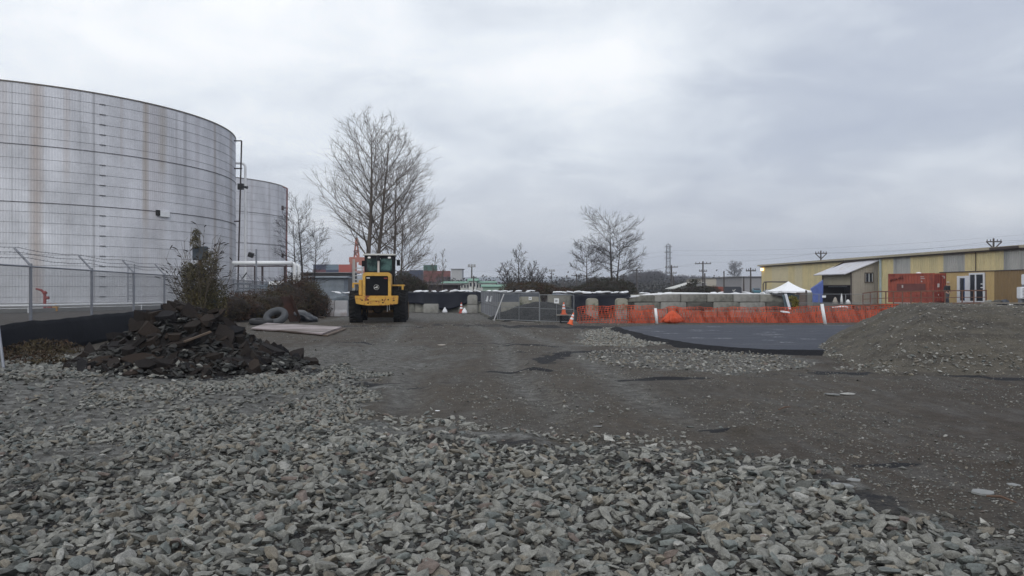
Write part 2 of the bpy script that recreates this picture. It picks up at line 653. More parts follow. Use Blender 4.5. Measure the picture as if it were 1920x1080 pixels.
sv = N(t, 'ShaderNodeSeparateColor')
t.links.new(vo.outputs['Color'], sv.inputs[0])
peb = mth(t, 'MULTIPLY', ramp(t, sv.outputs[0], [(.60, 0.0), (.66, 1.0)]), ramp(t, vo.outputs['Distance'], [(.25, 1.0), (.42, 0.0)]))
peb = mth(t, 'MULTIPLY', peb, mth(t, 'SUBTRACT', 1.0, mth(t, 'MULTIPLY', dk, .85)))
pc = mixc(t, sv.outputs[1], (0.068, 0.063, 0.055), (0.14, 0.13, 0.112))
c1 = mixc(t, mth(t, 'MULTIPLY', peb, .75), c1, pc)
br = mth(t, 'ADD', mth(t, 'ADD', 1.0, mth(t, 'MULTIPLY', mth(t, 'SUBTRACT', nm_, .5), 1.7)), mth(t, 'MULTIPLY', mth(t, 'SUBTRACT', nf_, .5), 1.9))
cb = N(t, 'ShaderNodeCombineColor')
for i in range(3):
    t.links.new(br, cb.inputs[i])
t.links.new(mixc(t, 1.0, c1, cb.outputs[0], 'MULTIPLY'), bs.inputs['Base Color'])
bs.inputs['Roughness'].default_value = 0.85
bs.inputs['Specular IOR Level'].default_value = 0.25
bp = N(t, 'ShaderNodeBump', i_Strength=0.9, i_Distance=0.03)
hgt = mth(t, 'ADD', mth(t, 'ADD', nf_, nm_), mth(t, 'MULTIPLY', peb, 0.5))
t.links.new(hgt, bp.inputs['Height'])
t.links.new(bp.outputs[0], bs.inputs['Normal'])
g = npmesh('ground', V, F, gmat, colors=np.stack([m_dark, m_gr, m_br], 1), smooth=True)
tag(g, kind='structure')


# ------------------------------------------------------------------ rocks
def ico(sub):
    bm = bmesh.new()
    bmesh.ops.create_icosphere(bm, subdivisions=sub, radius=1)
    v_ = np.array([q.co[:] for q in bm.verts])
    f = np.array([[q.index for q in fc.verts] for fc in bm.faces])
    bm.free()
    return v_, f


def rock_variants(sub, k, rg, lo=.45, hi=.8):
    v0, f0 = ico(sub)
    out = []
    for _ in range(k):
        v_ = v0.copy()
        for j in range(9):
            n_ = rg.normal(size=3)
            n_ /= np.linalg.norm(n_)
            d = rg.uniform(lo, hi)
            ex = np.maximum(0, v_ @ n_ - d)
            v_ = v_ - ex[:, None] * n_
        v_ += rg.normal(size=v_.shape) * .025
        out.append(v_ / np.abs(v_).max(0))
    return out, f0


def rotm(a, tx, ty):
    ca, sa = np.cos(a), np.sin(a)
    cx_, sx_ = np.cos(tx), np.sin(tx)
    cy_, sy_ = np.cos(ty), np.sin(ty)
    z_ = np.zeros_like(a)
    o_ = np.ones_like(a)
    Rz = np.stack([ca, -sa, z_, sa, ca, z_, z_, z_, o_], -1).reshape(-1, 3, 3)
    Rx = np.stack([o_, z_, z_, z_, cx_, -sx_, z_, sx_, cx_], -1).reshape(-1, 3, 3)
    Ry = np.stack([cy_, z_, sy_, z_, o_, z_, -sy_, z_, cy_], -1).reshape(-1, 3, 3)
    return Rz @ Rx @ Ry


TONES = [((0.195, 0.193, 0.172), 'grey'), ((0.125, 0.137, 0.128), 'blue green grey'), ((0.185, 0.165, 0.130), 'tan'), ((0.150, 0.118, 0.100), 'reddish brown'),
         ((0.29, 0.285, 0.26), 'pale grey'), ((0.078, 0.080, 0.072), 'dark grey')]
TW = np.array([.60, .13, .11, .025, .045, .09])
TCOL = np.array([q[0] for q in TONES])


def scatter_mesh(name, pts, sizes, tones, m, rg, sub=1, flat=(.3, .6), tilt=.8, sink=.10, lo=.30, hi=.72):
    var, f0 = rock_variants(sub, 14, rg, lo, hi)
    n = len(pts)
    vi = rg.integers(0, 14, n)
    Rm = rotm(rg.uniform(0, 2 * PI, n), rg.normal(0, tilt * .5, n), rg.normal(0, tilt * .5, n))
    sc = np.stack([rg.uniform(.85, 1.6, n), rg.uniform(.55, 1.0, n), rg.uniform(flat[0], flat[1], n)], 1) * sizes[:, None] * .5
    nv = len(var[0])
    base = np.stack(var)[vi]
    vv = np.einsum('nij,nvj->nvi', Rm, base * sc[:, None, :])
    vv = vv + pts[:, None, :] + np.array([0, 0, 1]) * (sc[:, 2] * (1 - 2 * sink))[:, None, None]
    Fs = (f0[None] + (np.arange(n) * nv)[:, None, None]).reshape(-1, 3)
    col = np.repeat(tones, nv, 0)
    return npmesh(name, vv.reshape(-1, 3), Fs, m, colors=col)


def jgrid(poly, s_, rg, ex=0.0, jit=.42):
    px = np.array([q[0] for q in poly])
    py = np.array([q[1] for q in poly])
    a = np.arange(px.min(), px.max(), s_)
    b_ = np.arange(py.min(), py.max(), s_)
    A, B = np.meshgrid(a, b_)
    A = A.ravel() + rg.uniform(-jit, jit, A.size) * s_
    B = B.ravel() + rg.uniform(-jit, jit, B.size) * s_
    wv = (fbm(A * .9 + 5, B * .9, 3) - .5) * 1.3
    k = inpoly(A + wv, B + wv, poly)
    vis = (np.abs(A) < B * .70 + .6)
    k &= vis
    return A[k], B[k]


def tones_for(n, rg, wts=TW):
    wts = wts / wts.sum()
    c = rg.choice(len(TONES), n, p=wts)
    return c, TCOL[c] * rg.uniform(.84, 1.2, (n, 1))


rg = np.random.default_rng(11)
A, B = jgrid(POLY_BIG, .072, rg, jit=.36)
# thin out towards the far edge of the stone bed
edge = fbm(A * .8 + 3, B * .8 + 8, 3)
inner = inpoly(A, B + 1.0 + (edge - .5) * 2.5, POLY_BIG) | inpoly(A, B + .5, POLY_LEFT)
keep = (rg.random(len(A)) < np.where(inner, .72 + .28 * sst(.30, .42, edge), .32))
A, B = A[keep], B[keep]
S = rg.uniform(.055, .112, len(A)) * (1 + .5 * (rg.random(len(A)) < .10))
Zb = gh(A, B) - .012
A2, B2 = jgrid(POLY_BIG, .125, rg)
k2 = inpoly(A2, B2 + .9, POLY_BIG) | inpoly(A2, B2 + .5, POLY_LEFT)
k2 &= rg.random(len(A2)) < .5
A2, B2 = A2[k2], B2[k2]
S2 = rg.uniform(.06, .13, len(A2))
Z2 = gh(A2, B2) + rg.uniform(.015, .04, len(A2))
A, B, S, Zb = np.r_[A, A2], np.r_[B, B2], np.r_[S, S2], np.r_[Zb, Z2]
cls, ton = tones_for(len(A), rg)
ton *= .9 * (.72 + .28 * sst(-5, -.5, A))[:, None] * (.8 + .35 * fbm(A * .6, B * .6 + 33, 3))[:, None]  # weaker light at left put into the stone colour; noise factor is natural variation
# the 300 that show largest: individual stones
infr = (np.abs(A) < B * .645) & ((EYE / B) < .368)
size_px = np.where(infr, S / B * (1 + .15 * (Zb > .02)), 0)
top_i = np.argsort(-size_px)[:300]
msk = np.ones(len(A), bool)
msk[top_i] = False
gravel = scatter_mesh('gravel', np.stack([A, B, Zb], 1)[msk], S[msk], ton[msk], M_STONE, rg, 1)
tag(gravel, kind='stuff')
pf_ = [(x, y + 3.2) for x, y in POLY_BIG]
Af, Bf = jgrid(pf_, .085, rg)
kf = ~inpoly(Af, Bf, POLY_BIG) & ~inpoly(Af, Bf, POLY_LEFT)
nf_d = np.where(inpoly(Af, Bf - .5, POLY_BIG), .40, np.where(inpoly(Af, Bf - 1.2, POLY_BIG), .16, .05))
kf &= rg.random(len(Af)) < nf_d * 2 * sst(.3, .6, fbm(Af * .8, Bf * .8 + 12, 3))
Af, Bf = Af[kf], Bf[kf]
clf, tof = tones_for(len(Af), rg)
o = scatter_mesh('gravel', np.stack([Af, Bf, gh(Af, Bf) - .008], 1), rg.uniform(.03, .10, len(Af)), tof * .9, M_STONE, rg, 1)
tag(o, kind='stuff')
Ag, Bg = jgrid(POLY_BIG, .038, rg)
kg = (Bg < 9.5) & (rg.random(len(Ag)) < .75)
Ag, Bg = Ag[kg], Bg[kg]
clg, tog = tones_for(len(Ag), rg, np.array([.4, .15, .12, .03, .08, .25]))
o = scatter_mesh('gravel', np.stack([Ag, Bg, gh(Ag, Bg) - .004], 1), rg.uniform(.02, .04, len(Ag)), tog * .28, M_STONE, rg, 1)  # grit toned dark to paint the shade in the crevices
tag(o, kind='stuff')
var2, f2_ = rock_variants(2, 22, rg, .32, .74)
rock_me = []
for v_ in var2:
    me = bpy.data.meshes.new('stone')
    me.from_pydata([tuple(q) for q in v_ + rg.normal(size=v_.shape) * .006], [], [tuple(q) for q in f2_.tolist()])
    me.materials.append(M_STONE_O)
    rock_me.append(me)
for i in top_i:
    o = bpy.data.objects.new('stone', rock_me[rg.integers(0, 22)])
    c = TONES[cls[i]]
    o.location = (A[i], B[i], Zb[i] + S[i] * .15)
    o.scale = (S[i] * rg.uniform(.45, .72), S[i] * rg.uniform(.3, .46), S[i] * rg.uniform(.17, .30))
    o.rotation_euler = (rg.normal(0, .35), rg.normal(0, .35), rg.uniform(0, 6.28))
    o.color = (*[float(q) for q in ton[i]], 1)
    COL.objects.link(o)
    px_, py_ = 960 + 1500 * A[i] / B[i], 540 + 1500 * EYE / B[i]
    col_n = ['in the left corner', 'at far left', 'at left', 'left below the rubble heap', 'left below the loader', 'left of centre', 'in the centre', 'right of centre', 'below the round topped blocks', 'below the pad', 'at right', 'at far right', 'in the right corner'][int(min(12, max(0, px_ // 148)))]
    row_n = 'at the bottom edge' if py_ > 1045 else ('just above the bottom edge' if py_ > 985 else 'farther up the stone bed')
    sz_n = 'large' if S[i] > .13 else ('medium' if S[i] > .105 else 'small')
    tag(o, '%s %s angular stone %s, %s' % (sz_n, c[1], row_n, col_n), 'stone', 'loose stones of the near crushed rock bed')

A, B = jgrid(POLY_LEFT, .066, rg)
dn = fbm(A * .7 + 40, B * .4 + 11, 3)
keep = (rg.random(len(A)) < .12 + .88 * sst(.40, .56, dn))
A, B = A[keep], B[keep]
S = rg.uniform(.045, .11, len(A)) * (1 + .45 * sst(6.5, 9, -A))
cls, ton = tones_for(len(A), rg)
o = scatter_mesh('gravel', np.stack([A, B, gh(A, B) - .006 + rg.uniform(0, .02, len(A))], 1), S, ton * .72, M_STONE, rg, 1)
tag(o, kind='stuff')
A, B = jgrid(POLY_TAN, .085, rg)
A2, B2 = jgrid(POLY_BAND, .15, rg)
A, B = np.r_[A, A2], np.r_[B, B2]
S = rg.uniform(.04, .105, len(A))
cls, ton = tones_for(len(A), rg, np.array([.4, .06, .3, .02, .25, .05]))
o = scatter_mesh('gravel', np.stack([A, B, gh(A, B) - .006], 1), S, ton * .85, M_STONE, rg, 1)
tag(o, kind='stuff')
# loose pebbles over the dirt
n = 90000
D_ = 4.3 + 36 * rg.random(n) ** 1.7
A = (rg.random(n) * 2 - 1) * (D_ * .66)
B = D_
k = rg.random(n) < np.where(inpoly(A, B, POLY_BIG), .5, 1)
cl = fbm(A * .5, B * .5 + 70, 3)
k &= (rg.random(n) < .9 * sst(.44, .66, cl) + .10)
A, B = A[k], B[k]
S = .009 + .022 * rg.random(len(A)) ** 3 + .035 * rg.random(len(A)) ** 14
S *= (1 + .03 * B)
v0, f0 = None, None
cls, ton = tones_for(len(A), rg, np.array([.4, .1, .15, .03, .22, .1]))


# low poly pebble: octahedron-like
def pebbles(name, pts, S, ton, m, rg):
    base = np.array([(1, 0, 0), (-.9, .1, 0), (0, 1, 0), (.1, -.9, 0), (0, 0, 1), (0, 0, -1)], float)
    fo = np.array([(0, 2, 4), (2, 1, 4), (1, 3, 4), (3, 0, 4), (2, 0, 5), (1, 2, 5), (3, 1, 5), (0, 3, 5)])
    n = len(pts)
    Rm = rotm(rg.uniform(0, 2 * PI, n), rg.normal(0, .3, n), rg.normal(0, .3, n))
    sc = np.stack([rg.uniform(.7, 1.3, n), rg.uniform(.5, 1, n), rg.uniform(.3, .6, n)], 1) * S[:, None] * .5
    vv = base[None] * (1 + rg.normal(0, .12, (n, 6, 3))) * sc[:, None]
    vv = np.einsum('nij,nvj->nvi', Rm, vv) + pts[:, None]
    Fs = (fo[None] + (np.arange(n) * 6)[:, None, None]).reshape(-1, 3)
    return npmesh(name, vv.reshape(-1, 3), Fs, m, colors=np.repeat(ton, 6, 0))


o = pebbles('gravel', np.stack([A, B, gh(A, B) + S * .12], 1), S, ton * .68, M_STONE, rg)
tag(o, kind='stuff')

# ------------------------------------------------------------------ asphalt pad on the right
padm = mat('wet_asphalt', (0.036, 0.041, 0.056), 0.75, 0, 0.3, 5, 0.4, 60, spec=.25, col2=(0.062, 0.064, 0.076), cut=.6, c2scale=.7, streak=(0.25, 1.2, 1), coord='Object')
zt = .10
top = [G(x, y, zt) for x, y in ((1160, 613), (1185, 621), (1235, 633), (1300, 644), (1370, 651), (1440, 655), (1530, 656), (1700, 657), (2100, 657))]
top += [Vector((24, 34.5, zt)), Vector((6.4, 34.6, zt))]
# densify and jitter
cen = Vector((12, 28, zt))
dens = []
for i, a in enumerate(top):
    b2 = top[(i + 1) % len(top)]
    for j in range(8):
        q = a.lerp(b2, j / 8)
        dens.append(q + Vector((random.uniform(-.06, .06), random.uniform(-.06, .06), 0)))
n = len(dens)
mb = MB()
bot = []
for q in dens:
    d = (q - cen)
    d.z = 0
    d.normalize()
    bot.append(q + d * (.50 + .25 * float(vn(q.x * 1.5, q.y * 1.5))) + Vector((0, 0, -.13)))
mb.add(dens, [tuple(range(n))])
mb.mi = 1
mb.add(dens + bot, [(i, (i + 1) % n, (i + 1) % n + n, i + n) for i in range(n)])
pad = mb.build('asphalt_pad', [padm, mat('fresh_asphalt_edge', (0.007, 0.007, 0.009), .9, 0, .5, 12, .9, 40, spec=.15)])
tag(pad, kind='structure')
# leaves and scraps of paper blown on the pad are painted flecks in its surface
t = padm.node_tree
bs = t.nodes['Principled BSDF']
src = bs.inputs['Base Color'].links[0].from_socket
co = N(t, 'ShaderNodeTexCoord').outputs['Object']
vo = N(t, 'ShaderNodeTexVoronoi', i_Scale=.9)
mpv = N(t, 'ShaderNodeMapping')
mpv.inputs['Scale'].default_value = (.8, 1, 1)
t.links.new(co, mpv.inputs[0])
t.links.new(mpv.outputs[0], vo.inputs['Vector'])
fl = mth(t, 'MULTIPLY', ramp(t, vo.outputs['Distance'], [(.14, 1.0), (.26, 0.0)]), ramp(t, noise(t, co, 9, 4, .7), [(.48, 0.0), (.56, 1.0)]))
t.links.new(mixc(t, mth(t, 'MULTIPLY', fl, .8), src, (0.26, 0.27, 0.29)), bs.inputs['Base Color'])

# ------------------------------------------------------------------ gravel mound on the right
mg_x = np.linspace(6.5, 24, 190)
mg_y = np.linspace(14.5, 27.5, 130)
mx, my = np.meshgrid(mg_x, mg_y)


def mound_h(x, y):
    wv = fbm(x * .35 + 3, y * .35, 3) - .5
    xl_ = np.where(y > 21.2, 7.9 + .46 * (y - 21.2), 7.9 - .12 * (21.2 - y))
    left = (x - xl_) / 2.45
    front = (y - (15.75 + .05 * (x - 12))) / 3.6
    back = (27 - y) / 3.6
    hh = 1.27 * np.minimum(1, np.maximum(0, np.minimum(np.minimum(left, front), back)) ** .95)
    hh = hh - .07 * sst(11.8, 15, x) * (hh > .3)
    e = sst(0, .35, hh)
    return hh - .03 + e * (wv * .12 + (fbm(x * 2.2, y * 2.2, 4) - .5) * .12 + (fbm(x * 7, y * 7, 3) - .5) * .08 - .05 * sst(.6, .9, vn(x * .3 + y * .1, y * 2.2)))


mz = mound_h(mx, my)
V = np.stack([mx.ravel(), my.ravel(), mz.ravel()], 1)
nxx, nyy = len(mg_x), len(mg_y)
ii = (np.arange(nyy - 1)[:, None] * nxx + np.arange(nxx - 1)[None, :]).ravel()
F = np.stack([ii, ii + 1, ii + nxx + 1, ii + nxx], 1)
mdirt = mat('mound_dirt', (0.060, 0.052, 0.038), 0.9, 0, 0.45, 5, 1.0, 22, col2=(0.040, 0.034, 0.026), cut=.55, c2scale=1.1, streak=(.4, 1, 5))
t = mdirt.node_tree
bs = t.nodes['Principled BSDF']
src = bs.inputs['Base Color'].links[0].from_socket
co = N(t, 'ShaderNodeTexCoord').outputs['Object']
vo = N(t, 'ShaderNodeTexVoronoi', i_Scale=30.0)
t.links.new(co, vo.inputs['Vector'])
sv = N(t, 'ShaderNodeSeparateColor')
t.links.new(vo.outputs['Color'], sv.inputs[0])
fl = mth(t, 'MULTIPLY', ramp(t, vo.outputs['Distance'], [(.22, 1.0), (.4, 0.0)]), ramp(t, sv.outputs[0], [(.6, 0.0), (.66, 1.0)]))
t.links.new(mixc(t, mth(t, 'MULTIPLY', fl, .7), src, (0.17, 0.155, 0.13)), bs.inputs['Base Color'])
md = npmesh('gravel_mound', V, F, mdirt, smooth=True)
tag(md, 'long flat topped heap of brown gravelly dirt at the right beside the asphalt pad', 'dirt mound')
n = 7000
A = rg.uniform(7, 19, n)
B = 15.2 + 8 * rg.random(n)
hh = mound_h(A, B)
k = (hh > -.01) & (rg.random(n) < sst(.35, .6, fbm(A * .8, B * .8 + 5)) + .25 + .8 * (hh < .15))
A, B, hh = A[k], B[k], hh[k]
S = .02 + .075 * rg.random(len(A)) ** 3 + .05 * (hh < .12) * rg.random(len(A))
cls, ton = tones_for(len(A), rg, np.array([.35, .05, .3, .03, .25, .05]))
o = pebbles('gravel', np.stack([A, B, hh + S * .15], 1), S, ton * .95, M_STONE, rg)
tag(o, kind='stuff')

n = 320
ux = rg.random(n)
A = 6.9 + ux * 5.6
B = 16.9 - 1.35 * ux + rg.normal(0, .22, n) + .2 * np.sin(A * 2.1)
S = rg.uniform(.04, .12, n)
cls, ton = tones_for(n, rg, np.array([.4, .08, .3, .03, .25, .1]))
o = scatter_mesh('gravel', np.stack([A, B, np.maximum(gh(A, B), mound_h(A, B)) - .005], 1), S * .85, ton * .75, M_STONE, rg, 1)
tag(o, kind='stuff')
chipm = mat('pale_stone_chip', (0.20, 0.205, 0.20), .7, 0, .15, 20)
for (px, py, w_, lb) in ((1575, 912, .13, 'pale flat stone slab at the right end of the near stone bed'), (1600, 902, .07, 'small flat stone piece just behind the pale slab'), (1845, 925, .12, 'pale flat stone lying alone on the dirt near the right edge'),
                         (1410, 952, .09, 'flat pale slab among the stones right of the middle'), (1560, 740, .16, 'flat pale stone on the dirt before the mound'), (1900, 908, .07, 'small pale flat stone at the right edge of the dirt'), (1120, 798, .07, 'thin pale flat stone on the dirt above the stone bed')):
    q_ = G(px, py)
    mb = MB()
    k_ = random.randint(5, 7)
    pol = [(w_ * random.uniform(.7, 1.1) * math.cos(2 * PI * j / k_), w_ * .7 * random.uniform(.7, 1.1) * math.sin(2 * PI * j / k_)) for j in range(k_)]
    mb.prism(pol, 'z', 0, w_ * .13)
    o = mb.build('flat_stone', chipm)
    o.location = (q_.x, q_.y, float(gh(q_.x, q_.y)) + (.02 if px < 1500 and py > 900 else .0))
    o.rotation_euler = (random.uniform(-.1, .1), random.uniform(-.1, .1), random.uniform(0, 3))
    tag(o, lb, 'stone')
for (x0, y0_, x1, y1_, lb) in ((1605, 938, 1640, 966, 'brown stick lying on the dirt beyond the right end of the stones'), (1850, 930, 1905, 942, 'brown stick beside the pale flat stone near the right edge'), (1460, 768, 1482, 763, 'short dark stick on the dirt before the mound')):
    a_, b2 = G(x0, y0_, .02), G(x1, y1_, .03)
    mb = MB()
    mid = (a_ + b2) / 2 + Vector((.01, .02, .015))
    mb.tube([a_, mid, b2], [.009, .011, .006], 6)
    tag(mb.build('stick', mat('stick_wood', (0.10, 0.06, 0.04), .9)), lb, 'stick')

# ------------------------------------------------------------------ pile of broken asphalt
PC = (-7.1, 17.3)


def pile_h(x, y):
    dx = x - PC[0]
    dy = y - PC[1]
    r = np.hypot(np.where(dx < 0, dx / 2.15, dx / 2.3), np.where(dy < 0, dy / 2.3, dy / 2.3))
    prof = np.interp(r, [0, .12, .35, .6, .8, 1.0, 1.15], [1.20, 1.16, .90, .50, .22, .02, -.08])
    return prof + (fbm(x * 1.6, y * 1.6, 3) - .5) * .22 * (r < 1.05) + .06


pgx = np.linspace(-10, -3.4, 90)
pgy = np.linspace(14.5, 20.2, 80)
mx, my = np.meshgrid(pgx, pgy)
mz = pile_h(mx, my) - .04
V = np.stack([mx.ravel(), my.ravel(), mz.ravel()], 1)
nxx, nyy = 90, 80
ii = (np.arange(nyy - 1)[:, None] * nxx + np.arange(nxx - 1)[None, :]).ravel()
F = np.stack([ii, ii + 1, ii + nxx + 1, ii + nxx], 1)
rubm = mat('asphalt_rubble', (0.012, 0.0105, 0.010), .9, 0, .4, 8, 1.0, 25, spec=.2)
core = npmesh('rubble_heap', V, F, rubm, smooth=False)
tag(core, 'dark crumbled earth core of the broken asphalt heap left of the wheel loader', 'rubble heap')
chm = bpy.data.materials.new('broken_asphalt')
chm.use_nodes = True
t = chm.node_tree
bs = t.nodes['Principled BSDF']
co = N(t, 'ShaderNodeTexCoord').outputs['Object']
oi = N(t, 'ShaderNodeObjectInfo')
cc = ramp(t, oi.outputs['Random'], [(0, (0.009, 0.0075, 0.0075)), (.35, (0.019, 0.0145, 0.012)), (.6, (0.011, 0.0105, 0.012)), (.8, (0.028, 0.020, 0.0155)), (1, (0.016, 0.0125, 0.011))])
f = noise(t, co, 14, 5, .75)
g2 = mth(t, 'ADD', mth(t, 'MULTIPLY', f, 1.6), .25)
cb = N(t, 'ShaderNodeCombineColor')
for i in range(3):
    t.links.new(g2, cb.inputs[i])
t.links.new(mixc(t, 1.0, cc, cb.outputs[0], 'MULTIPLY'), bs.inputs['Base Color'])
bs.inputs['Roughness'].default_value = .9
bs.inputs['Specular IOR Level'].default_value = .2
bp = N(t, 'ShaderNodeBump', i_Strength=.8, i_Distance=.02)
t.links.new(noise(t, co, 30, 4, .7), bp.inputs['Height'])
t.links.new(bp.outputs[0], bs.inputs['Normal'])
slabs = []
for k in range(18):
    nn = random.randint(5, 8)
    th = random.uniform(.22, .6)
    el = random.uniform(.5, .95)
    ang = sorted((j + random.uniform(-.3, .3)) * 2 * PI / nn for j in range(nn))
    ptop = [(math.cos(a) * random.uniform(.75, 1.05) * .5, math.sin(a) * random.uniform(.75, 1.05) * .5 * el) for a in ang]
    mb = MB()
    vs = [(x, y, th / 2 + random.uniform(-.03, .03)) for x, y in ptop] + [(x * random.uniform(.82, 1.08), y * random.uniform(.82, 1.08), -th / 2 + random.uniform(-.04, .04)) for x, y in ptop]
    mb.add(vs, [tuple(range(nn)), tuple(range(2 * nn - 1, nn - 1, -1))] + [(i, i + nn, (i + 1) % nn + nn, (i + 1) % nn) for i in range(nn)])
    bm = bmesh.new()
    for q in mb.v:
        bm.verts.new(q)
    bm.verts.ensure_lookup_table()
    for fc in mb.f:
        bm.faces.new([bm.verts[i] for i in fc])
    bmesh.ops.recalc_face_normals(bm, faces=bm.faces)
    bmesh.ops.bevel(bm, geom=list(bm.edges), offset=.018, segments=1, affect='EDGES')
    bmesh.ops.triangulate(bm, faces=bm.faces)
    for q in bm.verts:
        q.co += Vector((random.uniform(-.012, .012), random.uniform(-.012, .012), random.uniform(-.012, .012)))
    me = bpy.data.meshes.new('asphalt_chunk')
    bm.to_mesh(me)
    bm.free()
    me.materials.append(chm)
    slabs.append(me)
cnt = 0
while cnt < 298:
    a = rg.uniform(-9.3, -4.3)
    b_ = rg.uniform(14.9, 18.3)
    h = float(pile_h(np.array(a), np.array(b_)))
    if h < .06 and rg.random() < .75:
        continue
    e = .1
    nx_ = -(float(pile_h(np.array(a + e), np.array(b_))) - h) / e
    ny_ = -(float(pile_h(np.array(a), np.array(b_ + e))) - h) / e
    nrm = Vector((nx_, ny_, 1.3)) + Vector((rg.normal(0, .6), rg.normal(0, .6), 0))
    o = bpy.data.objects.new('asphalt_chunk', slabs[rg.integers(0, 18)])
    s_ = .14 + .42 * rg.random() ** 1.7
    o.scale = (s_ * rg.uniform(.9, 1.7), s_ * rg.uniform(.7, 1), s_ * rg.uniform(.45, 1.0))
    q = nrm.normalized().to_track_quat('Z', 'Y') @ Euler((0, 0, rg.uniform(0, 6.28))).to_quaternion()
    o.rotation_euler = q.to_euler()
    o.location = (a, b_, h + .03)
    COL.objects.link(o)
    side_n = ['far left foot', 'left foot', 'lower left slope', 'upper left slope', 'left of the peak', 'under the peak', 'right of the peak', 'upper right slope', 'lower right slope', 'right foot', 'far right foot'][int(min(10, max(0, (a + 9.3) / 5.0 * 11)))]
    hn = 'on the crest' if h > .95 else ('high on the face' if h > .6 else ('halfway down' if h > .32 else 'low at the base'))
    sn = 'large' if s_ > .34 else ('medium' if s_ > .22 else 'small')
    tag(o, '%s broken asphalt slab %s, %s of the rubble heap' % (sn, hn, side_n), 'asphalt chunk', 'broken asphalt chunks of the rubble heap')
    cnt += 1
n = 4200
A = rg.uniform(-9.6, -3.8, n)
B = rg.uniform(14.6, 18, n)
hh = pile_h(A, B)
k = (hh > .0) & (rg.random(n) < np.where(hh < .45, 1.0, .35))
A, B, hh = A[k], B[k], hh[k]
S = rg.uniform(.05, .2, len(A))
cls, ton = tones_for(len(A), rg, np.array([.3, .1, .1, .05, .12, .6]))
dkk = (rg.random(len(A)) < np.where(hh > .3, .985, .84))
ton[dkk] *= .12
o = scatter_mesh('rubble', np.stack([A, B, hh + .0], 1), S, ton * .8, M_STONE, rg, 1)
tag(o, kind='stuff')
# timber sticks caught in the heap
for (x0, y0, x1, y1, lb) in ((345, 641, 395, 622, 'thin weathered timber batten lying across the upper face of the rubble heap'),
                             (145, 706, 205, 695, 'dark timber length poking out of the left foot of the rubble heap')):
    mb = MB()
    a_, b2 = P(x0, 15.9, y0), P(x1, 16.3, y1)
    mb.bar(a_, b2, .07, .035)
    tag(mb.build('timber_batten', wood), lb, 'timber')


# ------------------------------------------------------------------ storage tanks
def tank_material(name, c, r, streaks, lo_dirt=True):
    m = bpy.data.materials.new(name)
    m.use_nodes = True
    t = m.node_tree
    bs = t.nodes['Principled BSDF']
    co = N(t, 'ShaderNodeTexCoord').outputs['Object']
    sp = N(t, 'ShaderNodeSeparateXYZ')
    t.links.new(co, sp.inputs[0])
    ang = mth(t, 'ARCTAN2', sp.outputs[1], sp.outputs[0])
    cb = N(t, 'ShaderNodeCombineXYZ')
    t.links.new(mth(t, 'MULTIPLY', ang, 9.0), cb.inputs[0])
    t.links.new(mth(t, 'MULTIPLY', sp.outputs[2], 0.10), cb.inputs[1])
    v = noise(t, cb.outputs[0], 1.3, 5, .65)
    cb2 = N(t, 'ShaderNodeCombineXYZ')
    t.links.new(mth(t, 'MULTIPLY', ang, 22.0), cb2.inputs[0])
    t.links.new(mth(t, 'MULTIPLY', sp.outputs[2], 0.8), cb2.inputs[1])
    v2 = noise(t, cb2.outputs[0], 0.22, 4, .6)
    v3 = noise(t, cb2.outputs[0], 5.0, 4, .7)
    # three lift heights: each sheeting lift has its own weathering
    br = mth(t, 'ADD', .86, mth(t, 'ADD', mth(t, 'ADD', mth(t, 'MULTIPLY', mth(t, 'SUBTRACT', v, .5), .50), mth(t, 'MULTIPLY', mth(t, 'SUBTRACT', v2, .5), .85)), mth(t, 'MULTIPLY', mth(t, 'SUBTRACT', v3, .5), .16)))
    cc = N(t, 'ShaderNodeCombineColor')
    for i, k in enumerate((.675, .68, .715)):
        t.links.new(mth(t, 'MULTIPLY', br, k), cc.inputs[i])
    col = cc.outputs[0]
    for (a0, wdt, zlo, amt, sc_) in streaks:
        d = mth(t, 'ABSOLUTE', mth(t, 'SUBTRACT', mth(t, 'ADD', ang, mth(t, 'MULTIPLY', mth(t, 'SUBTRACT', v, .5), wdt * .8)), a0))
        f = mth(t, 'SUBTRACT', 1.0, mth(t, 'DIVIDE', d, wdt), clamp=True)
        f = mth(t, 'POWER', f, .6)
        f = mth(t, 'MULTIPLY', f, mth(t, 'ADD', .35, v))
        if zlo > 0:
            fz = mth(t, 'MULTIPLY', mth(t, 'SUBTRACT', sp.outputs[2], zlo), .6, clamp=True)
            f = mth(t, 'MULTIPLY', f, mth(t, 'ADD', mth(t, 'MULTIPLY', fz, .75), .25))
        f = mth(t, 'MULTIPLY', f, amt, clamp=True)
        col = mixc(t, f, col, sc_)
    t.links.new(col, bs.inputs['Base Color'])
    bs.inputs['Roughness'].default_value = .55
    bs.inputs['Metallic'].default_value = 0.0
    return m


def ang_at(px, c, r):
    """angle on the circle where the ray at picture x meets it"""
    d = Vector((px - 960, 1500)).normalized()
    cc = Vector(c)
    tca = d.dot(cc)
    d2 = cc.length_squared - tca * tca
    if d2 > r * r:
        h = d * tca
    else:
        h = d * (tca - math.sqrt(r * r - d2))
    q = h - cc
    return math.atan2(q.y, q.x)


